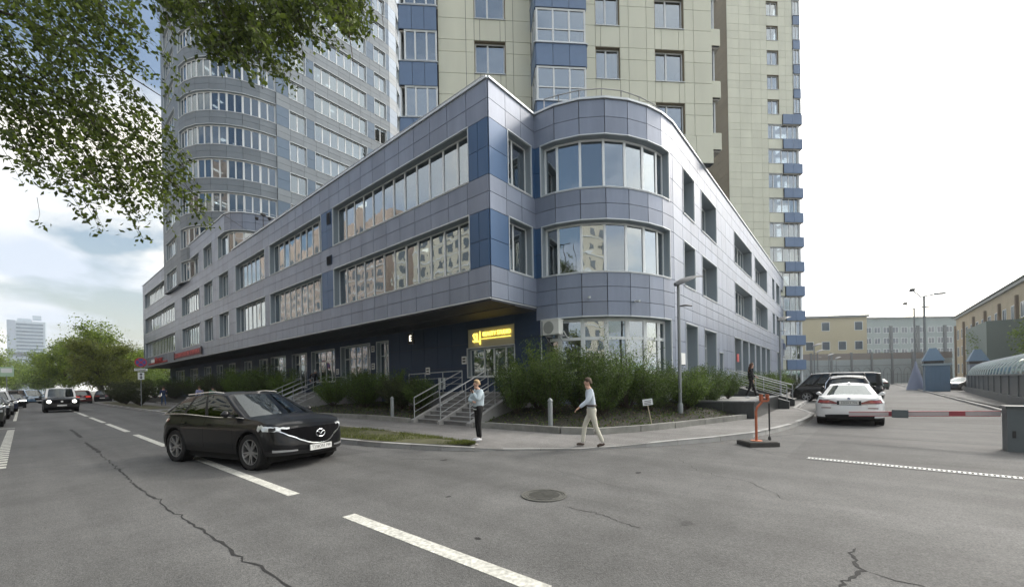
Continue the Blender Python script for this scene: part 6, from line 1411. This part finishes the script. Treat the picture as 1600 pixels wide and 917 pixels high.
HL = [(11.7, 15.3, .5, .85, .74, 0), (11.8, 16.9, .5, 1.0, .85, 3), (12.4, 18.4, .6, 1.05, .9, 1), (11.7, 20.0, .5, 1.1, .95, 0), (12.6, 21.8, .62, 1.1, .95, 2), (11.6, 23.4, .5, 1.0, .85, 1), (13.4, 24.6, .62, .85, .7, 0)]
for i, (x, y, z, s_, sz, k) in enumerate(HL): shrub(k, x, y, z, s_, 'dark green shrub left of the studio stairs, number %s from them' % ('one', 'two', 'three', 'four', 'five', 'six', 'seven')[i], sz=sz)
FL = [(12.2, 31.4, 1.2, 1.15, 1), (11.8, 34.2, 1.3, 1.25, 0), (12.9, 36.9, 1.3, 1.4, 2), (11.6, 39.5, 1.3, 1.35, 1), (12.6, 42.5, 1.35, 1.45, 0), (11.6, 46.0, 1.3, 1.25, 3), (12.6, 50.0, 1.3, 1.2, 2), (11.7, 54, 1.2, 1.1, 3), (12.7, 58, 1.3, 1.2, 1), (11.8, 63, 1.3, 1.15, 3), (12.6, 69, 1.3, 1.3, 2), (12, 76, 1.4, 1.3, 1)]
for i, (x, y, s_, sz, k) in enumerate(FL): shrub(k, x, y, .5, s_, 'large shrub under the overhang beyond the second stairs, %s along the wall' % ('first', 'second', 'third', 'fourth', 'fifth', 'sixth', 'seventh', 'eighth', 'ninth', 'tenth', 'eleventh', 'twelfth')[i], sz=sz)
FR_ = [(11.9, 9.75, .85, .95, 0), (13.3, 9.6, 1.0, 1.32, 1), (12.3, 8.4, .95, 1.1, 2), (13.6, 8.0, 1.0, 1.25, 0), (13.0, 6.75, .85, .95, 2), (14.9, 6.9, 1.0, 1.12, 1), (15.0, 5.9, .85, .80, 0), (16.5, 6.05, .9, .90, 2), (16.9, 5.1, .85, .78, 1), (18.4, 5.5, .95, .9, 0), (19.6, 5.0, .9, .80, 2)]
for i, (x, y, s_, sz, k) in enumerate(FR_): shrub(k, x, y, .5, s_, 'green shrub in front of the rounded bay, %s from the studio stairs' % ('first', 'second', 'third', 'fourth', 'fifth', 'sixth', 'seventh', 'eighth', 'ninth', 'tenth', 'last')[i], sz=sz)
for i, (x, y, z, s_, k, lab) in enumerate(((21.6, 4.6, .75, .62, 2, 'low shrub on the granite platform left of the woman in black'), (29.2, 5.0, .15, .9, 1, 'shrub right of the granite stairs, against the side front'), (31.5, 4.9, .15, .95, 0, 'shrub between the granite stairs and the black van, second from the stairs'), (34.5, 5.2, .15, .95, 2, 'shrub just left of the black van'), (42, 5.0, .1, 1.1, 1, 'shrub behind the black van near the second lamp post'), (48, 5.2, .1, 1.1, 3, 'far shrub at the side front beyond the black van'))): shrub(k, x, y, z, s_, lab)
# thin young tree with several stems before the bay
yt = thing('young_tree', 'thin leafy multi-stemmed young tree in front of the bay windows', 'tree', (14.6, 6.5, .55)); a, b = shrub_mesh(77, 3.45, 1.25, 2600, .06, lfB, 13, .8, .25); inst('stems', a, yt, (0, 0, 0)); inst('crown', b, yt, (0, 0, 0))
# roadside shrubs near the sign
for x, y, z, s_, lab in ((7.2, 52.3, .15, 1.35, 'dark twiggy bush on the verge right of the no stopping sign'), (7.1, 60, .15, 1.2, 'bare dark bush on the verge left of the no stopping sign'), (7.4, 66, .15, 1.4, 'second bare bush farther along the verge')): shrub(3, x, y, z, s_, lab, 'bushes on the verge')

def tree_mesh(seed, h, cr, n, size, M_, base=.3, squash=.8):
    rg = np.random.default_rng(seed); tr = MB(); k = 0; ctrs = []
    T0 = [(0, 0, 0), (rg.normal(0, .1), rg.normal(0, .1), h * .25), (rg.normal(0, .2), rg.normal(0, .2), h * .5), (0, 0, h * .8)]; tr.path(T0, [h * .022, h * .017, h * .012, h * .004], 8)
    for i in range(46):
        a = rg.uniform(0, 6.28); zf = rg.uniform(base, 1.0); R_ = cr * math.sin(math.pi * min(1, (zf - base * .7) / (1.12 - base * .7))) ** .55 * rg.uniform(.35, 1.08); c_ = np.array([math.cos(a) * R_, math.sin(a) * R_, h * zf * rg.uniform(.92, 1.05)])
        s0 = np.array([0, 0, h * max(.16, zf - .28)]); mid = s0 * .45 + c_ * .55 + np.array([0, 0, h * .03]); tr.path([s0, mid, c_], [h * .006, h * .004, h * .0015], 5); ctrs.append(c_); ctrs.append(s0 * .25 + c_ * .75 + rg.normal(0, cr * .08, 3))
    per = n // len(ctrs); P = np.concatenate([c_ + rg.normal(0, 1, (per, 3)) * cr * rg.uniform(.07, .17) * np.array([1, 1, .75]) for c_ in ctrs]); V_, F_ = leaves(P, size, rg, .6)
    return tr.mesh('trunk', bark, 60), tri_mesh('crown', V_, F_, [M_])
tl1 = leafmat('spring leaf', (.14, .215, .045), .4, .45); tl2 = leafmat('brownish spring leaf', (.14, .18, .055), .35, .4); tl3 = leafmat('hazy tree leaf', (.10, .165, .045), .4, .4)
TM = [tree_mesh(5, 10, 4.4, 15000, .27, tl1), tree_mesh(6, 10, 4.0, 14000, .27, tl2), tree_mesh(8, 10, 4.6, 13000, .28, tl3)]
def tree(k, x, y, s_, lab, sz=None, grp='street trees', z=0):
    t = thing('tree', lab, 'tree', (x, y, z), rnd.uniform(0, 6.28), grp); t.scale = (s_, s_, sz or s_); inst('trunk', TM[k][0], t, (0, 0, 0)); inst('crown', TM[k][1], t, (0, 0, 0))
for k, x, y, s_, sz, lab in ((0, 8.6, 100, 1.15, 1.28, 'big bright green street tree, tallest of the group at the left'), (1, 7.6, 88, .95, .95, 'brownish green tree in front of the tallest one'), (0, 5.2, 118, 1.0, 1.05, 'green tree left of the tallest one'), (2, 4.2, 140, 1.1, 1.0, 'darker tree farther down the right side of the street'),
    (1, 12.5, 112, 1.0, 1.05, 'yellowish tree right of the tallest one'), (0, 17.5, 118, 1.1, 1.05, 'green tree just left of the wing end'), (2, 22, 125, 1.2, 1.05, 'dark tree half hidden behind the wing end'), (1, 10.4, 92, .7, .62, 'small dull tree low at the pavement'), (2, 14.8, 104, .75, .7, 'small dark tree behind the white cars'),
    (0, -6.4, 108, 1.1, 1.1, 'green tree at the left edge of the photo'), (1, -7.5, 128, 1.2, 1.15, 'brownish tree at the left edge behind the first'), (0, -5.0, 155, 1.2, 1.1, 'green tree on the left side far down the street'), (2, -1.5, 190, 1.2, 1.05, 'dark tree closing the street on the left'), (0, 3.0, 215, 1.3, 1.1, 'pale tree closing the far end of the street')): tree(k, x, y, s_, lab, sz)
TM[2] = tree_mesh(9, 10, 4.6, 5200, .30, tl3)
for k, x, y, s_, sz, lab in ((2, 96, -19, 1.0, .95, 'hazy green tree right of the blue kiosk'), (2, 78, -19.5, 1.0, .95, 'hazy tree before the ochre gabled building, middle of three'), (2, 62, -18.5, .95, .9, 'hazy tree above the glass vault, nearest the right edge'), (0, 150, -4, .8, .75, 'small green tree between the yellow building and the long school')): tree(k, x, y, s_, lab, sz, 'trees along the yard')

# ---------------------------------------------------------------- tree overhead (its trunk stands out of frame on the left)
ot = thing('overhanging_tree', 'large tree whose leafy boughs hang into the top left of the view', 'tree', (-5.6, 9.0, .1))
ol = leafmat('ash leaf', (.080, .125, .032), .55, .45); oo = Vector((-5.6, 9.0, .1)); rg = np.random.default_rng(21)
q = MB(oo); q.path([(-5.6, 9, 0), (-5.5, 9.1, 3), (-5.0, 9.4, 6), (-4.3, 9.8, 8.5), (-3.6, 10.2, 11)], [.32, .26, .22, .16, .08], 12); q.build('trunk', bark, ot, 60)
def inpoly(u, v, P):
    c_ = False; j = len(P) - 1
    for i in range(len(P)):
        if (P[i][1] > v) != (P[j][1] > v) and u < (P[j][0] - P[i][0]) * (v - P[i][1]) / (P[j][1] - P[i][1]) + P[i][0]: c_ = not c_
        j = i
    return c_
# two leafy fans, each a slab of space: (position along the slab, height) outline, slab origin, direction, normal
SL_O = Vector((-.52, 13.10)); SL_D = Vector((.6411, -.7675)); SL_N = Vector((.7675, .6411))
LP = [(0, 9.9), (2.55, 9.6), (2.75, 8.9), (3.1, 7.7), (3.55, 6.8), (3.95, 5.9), (4.0, 5.15), (3.6, 4.85), (3.1, 4.75), (2.6, 5.2), (2.1, 5.6), (1.4, 5.85), (.75, 6.45), (0, 6.8), (-2.5, 7.0), (-2.5, 10.3)]
TP = [(3.55, 9.9), (7.95, 9.9), (7.75, 9.2), (7.5, 8.5), (7.1, 8.35), (6.7, 8.75), (6.3, 8.35), (5.75, 7.6), (5.3, 8.3), (4.8, 8.0), (4.4, 8.6), (3.9, 8.95), (3.6, 9.4)]
allP = []; tw_ = MB(oo)
def fan(poly, n, joint, dens, lo, hi):
    k = 0
    while k < n:
        u = rg.uniform(lo, hi); v = rg.uniform(4.4, 10.3)
        if not inpoly(u, v, poly): continue
        gap = math.sin(u * 5.1 + v * 2.3) + math.sin(v * 6.3 - u * 3.1 + 1.3)
        if gap < -.95 or (gap < -.2 and rg.random() < .6): continue
        k += 1; w_ = rg.normal(0, .45); p = SL_O + SL_D * u + SL_N * w_; sc2 = (8 + w_) / 8; c_ = np.array([p.x, p.y, 1.65 + (v - 1.65) * sc2])
        j = np.array(joint); dirv = c_ - j; dirv /= np.linalg.norm(dirv); st = c_ - dirv * .32 + np.array([0, 0, .12]); en = c_ + dirv * .16 - np.array([0, 0, .14])
        tw_.path([st, (st + en) / 2 + np.array([0, 0, .03]), en], [.006, .004, .002], 3, cap=False)
        m_ = int(rg.integers(dens - 4, dens + 5)); f = rg.random(m_)[:, None]; allP.append(st * (1 - f) + en * f + rg.normal(0, .065, (m_, 3)))
fan(LP, 760, (-3.5, 10.4, 10.5), 24, -2.5, 4.4); fan(TP, 480, (1.0, 12, 12), 23, 3.1, 8.4)
# loose sprays at the fringe
for u, v in ((3.6, 9.6), (3.55, 9.3), (3.5, 9.9), (4.75, 9.5), (4.9, 9.2), (1.15, 4.95), (2.3, 4.75)):
    p = SL_O + SL_D * u; c_ = np.array([p.x, p.y, v]); tw_.path([c_ + [0, 0, .5], c_ + [.03, .02, .2], c_], [.005, .004, .002], 3); allP.append(c_ + rg.normal(0, .07, (9, 3)))
tw_.build('twigs', bark, ot, kind='stuff')
def bough(u0, v0, u1, v1, r, bend=.4):
    a = SL_O + SL_D * u0; b = SL_O + SL_D * u1; P = []
    for i in range(7): f = i / 6; x = a + (b - a) * f; P.append((x.x, x.y, v0 + (v1 - v0) * f + bend * math.sin(math.pi * f)))
    q = MB(oo); q.path(P, [r * (1 - f / 7.5) for f in range(7)], 6); q.build('bough', bark, ot, 60)
q = MB(oo); q.path([(-4.3, 9.8, 8.5), (-2.6, 11.6, 8.8), (-1.8, 13.2, 9.2)], [.12, .09, .06], 8); q.build('bough', bark, ot, 60)
q = MB(oo); q.path([(-3.6, 10.2, 11), (-1, 11, 12.2), (1.5, 10.6, 12.0), (4.7, 7.5, 11.4)], [.09, .08, .06, .03], 8); q.build('bough', bark, ot, 60)
for a in ((-1.5, 9.0, 3.9, 5.6, .04), (-1.5, 8.6, 2.3, 5.6, .035), (-1.5, 9.6, 3.6, 7.4, .045), (-1.5, 8.2, .9, 6.2, .03), (0, 10.1, 3.2, 8.6, .03)): bough(*a)
for a in ((3.6, 11.9, 3.9, 8.6, .025), (4.4, 12, 4.9, 7.8, .03), (5.2, 11.9, 5.6, 7.5, .03), (6.1, 11.7, 6.4, 8.1, .025), (6.9, 11.6, 7.4, 7.9, .028), (7.7, 11.4, 8.0, 8.6, .02)): bough(*a, .1)
AP = np.concatenate(allP); rg.shuffle(AP) if False else None
big = rg.permutation(len(AP)); AP = AP[big]
V_, F_ = leaves(AP[300:] - np.array(oo), .105, rg, .55, .5)
o_ = bpy.data.objects.new('leaves', tri_mesh('leaves', V_, F_, [ol])); COL.objects.link(o_); o_.parent = ot; o_['kind'] = 'stuff'
lv = []
for i in range(5): V_, F_ = leaves(np.zeros((1, 3)), .11, rg, .55, .5); lv.append(tri_mesh('leaf', V_, F_, [ol]))
for i in range(300): inst('leaf', lv[i % 5], ot, Vector(AP[i]) - oo, rg.uniform(0, 6.28))

# ---------------------------------------------------------------- buildings far off
def far_building(name, lab, c0, c1, depth, z1, rows, cols, wall_m, pane_m, win, z0=0, n=None, roofc=None, floor=3.3, first=1.6, extra=None):
    t = thing(name, lab, 'building', (c0[0], c0[1], 0)); o = Vector((c0[0], c0[1], 0)); f = Fr(c0, c1, n); q = MB(o); q.fb(f, 0, f.L, -depth, 0, z0, z1); q.build('wall', wall_m, t)
    q = MB(o); q.fb(f, -.4, f.L + .4, -depth - .4, .4, z1 + .01, z1 + .5); q.build('roof', roofc or lampm, t)
    frame = white; st = f.L / cols
    for i in range(rows):
        for j in range(cols):
            if win(i, j) is None: continue
            a, b = j * st + st * .5 - win(i, j)[0] / 2, j * st + st * .5 + win(i, j)[0] / 2; z = first + i * floor; h = win(i, j)[1]
            q = MB(o); q.fb(f, a, b, .0, .06, z, z + .12); q.fb(f, a, b, .0, .06, z + h - .12, z + h); q.fb(f, a, a + .12, 0, .06, z + .12, z + h - .12); q.fb(f, b - .12, b, 0, .06, z + .12, z + h - .12)
            nm = max(1, round((b - a) / 1.4))
            for m_ in range(1, nm): x = a + (b - a) * m_ / nm; q.fb(f, x - .05, x + .05, 0, .055, z + .12, z + h - .12)
            w_ = q.build('window', frame, t); q = MB(o); q.fb(f, a + .12, b - .12, .005, .03, z + .12, z + h - .12); q.build('pane', pane_m, w_)
    return t, f, o
dkpane = mat('far window pane', (.07, .10, .13), .12, spec=.9); ylw = mat('pale yellow render', (.52, .47, .33), .9, var=.05, vscale=.15); teal = mat('teal grey render', (.30, .36, .36), .9, var=.05); ochre = mat('ochre brick', (.42, .35, .24), .9, var=.12, vscale=.3)
far_building('yellow_building', 'plain pale yellow building with few windows beyond the yard wall', (128.2, 13.5), (139.3, -2.9), 14, 17.2, 3, 5, ylw, dkpane, lambda i, j: (2.0, 2.3) if i == 1 or (i == 2 and j in (2, 4)) else None, first=3.8, floor=5.0, n=(-1, 0))
t, f, o = far_building('school_building', 'long teal grey building with rows of windows and dark downpipes at the far right', (184, -3), (212, -36), 14, 21.5, 4, 14, teal, dkpane, lambda i, j: (2.2, 2.0), first=5.5, floor=3.7, n=(-1, 0))
for i in range(0, 14, 3): q = MB(o); q.fb(f, i * f.L / 14 - .5, i * f.L / 14 + .5, 0, .25, 0, 19); q.build('pilaster', mat('dark pilaster', (.10, .12, .13), .8), t)
# ochre building with a gable, seen along its side
t, f, o = far_building('ochre_building', 'ochre building with sloping roof behind the hazy trees at the right edge', (150, -20), (70, -20), 16, 15.6, 3, 16, ochre, dkpane, lambda i, j: (2.2, 2.4), first=2.2, floor=4.1, n=(0, 1))
q = MB(o); q.hexa([f.p(-.5, .8, 16.12), f.p(f.L + .5, .8, 16.12), f.p(f.L + .5, -17, 16.12), f.p(-.5, -17, 16.12), f.p(3, -7, 19), f.p(f.L - .1, -7, 19), f.p(f.L - .1, -9, 19), f.p(3, -9, 19)]); q.build('hipped_roof', mat('green grey roof', (.20, .24, .22), .7), t)
for i in range(0, 17, 2): q = MB(o); q.fb(f, i * 5 - .3, i * 5 + .3, 0, .35, 0, 14.1); q.build('pilaster', mat('brown pilaster', (.20, .15, .10), .85), t)
q = MB(o); q.fb(f, 46, 60, .1, 5, 0, 9.5); q.build('annexe', mat('grey green annexe', (.17, .21, .19), .85), t)
# yard end wall: pale panels between posts with a brown band on top
t = thing('yard_wall', 'long pale translucent wall with dark arched tracery and brown top band at the yard end', 'wall', (109, 14, 0)); f = Fr((107, 14), (131.5, -17), (-1, 0)); o = Vector((109, 14, 0))
pale = mat('pale wall panel', (.40, .45, .46), .6, var=.08, vscale=.4, rand=.06); st = f.L / 9
for i in range(9):
    q = MB(o); q.fb(f, i * st + .2, (i + 1) * st - .2, -.1, 0, .2, 5.6); q.build('wall_panel', pale, t); q = MB(o); q.fb(f, i * st - .2, i * st + .2, -.2, .12, 0, 7.2); q.build('post', lampm, t)
    q = MB(o); q.fb(f, i * st + .21, (i + 1) * st - .21, -.1, .05, 5.65, 7.0); q.build('top_band', mat('brown band', (.27, .24, .22), .8), t)
    q = MB(o)
    for s_ in (.25, .75):
        cxx = i * st + st * s_; q.path([f.p(cxx + .8 * math.cos(a), .05, 2.6 + 1.2 * math.sin(a)) for a in [math.pi * j / 10 for j in range(11)]], .05, 4); 
        for d_ in (-.8, 0, .8): q.path([f.p(cxx + d_, .05, .3), f.p(cxx + d_, .05, 2.6)], .045, 4)
    q.path([f.p(i * st + .3, .05, 4.3), f.p((i + 1) * st - .3, .05, 4.3)], .05, 4); q.path([f.p(i * st + .3, .05, 2.2), f.p((i + 1) * st - .3, .05, 2.2)], .05, 4); q.build('tracery', lampm, t, kind='stuff')
# bluish slab tower at the left
P0, P1 = Vector((-9.4, 650)), Vector((15.6, 648)); f = Fr(P0, P1, (0, -1)); o = Vector((-9.4, 650, 0))
t = thing('slab_tower', 'tall pale blue glass slab tower far down the street', 'tower', tuple(o)); cw_ = mat('tower cladding', (.38, .45, .52), .6, var=.05); cg = mat('tower window band', (.12, .17, .23), .2, spec=.9, var=.3, vscale=.15)
q = MB(o); q.fb(f, 0, f.L, -18, 0, 0, 74); q.build('wall', cw_, t); q = MB(o); q.fb(f, 6, f.L - 10, -14, -3, 74.01, 77); q.fb(f, 16, 22, -12, -6, 77.01, 81); q.build('roof_block', cw_, t)
for i in range(19):
    z = 5 + i * 3.6; w_ = MB(o); w_.fb(f, 5.5, f.L - 1.5, .02, .35, z, z + 1.9); w_.build('window_band', cg, t)
q = MB(o); q.fb(f, 3, f.L + 1, .4, 2, 40, 41.5); q.build('balcony_line', mat('tower dark line', (.08, .10, .12), .6), t); q = MB(o); q.fb(f, -.5, 5, .02, .5, 0, 74.5); q.build('stair_shaft', mat('tower shaft', (.30, .36, .44), .6), t)
# block across the street behind the viewer, seen mirrored in the long ribbon windows
t = thing('street_block', 'beige and pink apartment block across the street, mirrored in the ribbon windows', 'apartment block', (-22, 5, 0)); o = Vector((-22, 5, 0)); bw = mat('pinkish render', (.50, .40, .34), .9, var=.06, vscale=.2); bw2 = mat('cream render', (.60, .57, .48), .9)
for a, b, z, M_ in ((26, 50, 47, bw), (50.3, 76, 38, bw2), (84, 150, 44, bw), (-50, -14, 33, bw2)):
    f = Fr((-30, a), (-30, b), (1, 0)); q = MB(o); q.fb(f, 0, f.L, -14, 0, 0, z); q.build('wall', M_, t)
    for i in range(int(z / 3) - 1):
        q = MB(o)
        for j in range(int(f.L / 3)): q.fb(f, j * 3 + .8, j * 3 + 2.2, .0, .05, 1.6 + 3 * i, 3.2 + 3 * i)
        q.build('window_row', dkpane, t, kind='stuff')
        if i % 1 == 0: q = MB(o); q.fb(f, 0, f.L, 0, .12, .9 + 3 * i, 1.1 + 3 * i); q.build('ledge', white, t)
tree(0, -9.5, 26, .85, 'street tree on the far pavement, mirrored in the windows', .8); tree(2, -10, 45, .9, 'second street tree on the far pavement, mirrored in the windows', .8)

# ---------------------------------------------------------------- haze in the air
hm = bpy.data.materials.new('haze'); hm.use_nodes = True; t_ = hm.node_tree; t_.nodes.clear(); o_ = t_.nodes.new('ShaderNodeOutputMaterial'); v_ = t_.nodes.new('ShaderNodeVolumePrincipled')
v_.inputs['Color'].default_value = (.92, .96, 1, 1); v_.inputs['Density'].default_value = .00045; v_.inputs['Anisotropy'].default_value = .35; t_.links.new(v_.outputs[0], o_.inputs['Volume'])
q = MB(); q.box(-300, 420, -120, 720, -1.2, 95); q.build('haze', hm, None, kind='stuff')

for i, (k, x, y, s_, lab) in enumerate(((0, -10, -4, .8, 'leafy tree out of frame on the far pavement, mirrored in the bay windows'), (1, -9.8, 4, .75, 'leafy tree behind the viewer on the far pavement, mirrored in the car doors'), (0, -10, 15, .85, 'leafy tree beside the overhanging one, mirrored in the dark crossover'), (2, -9.8, 35, .8, 'leafy tree between the two street trees mirrored in the long ribbon'))): tree(k, x, y, s_, lab, s_)
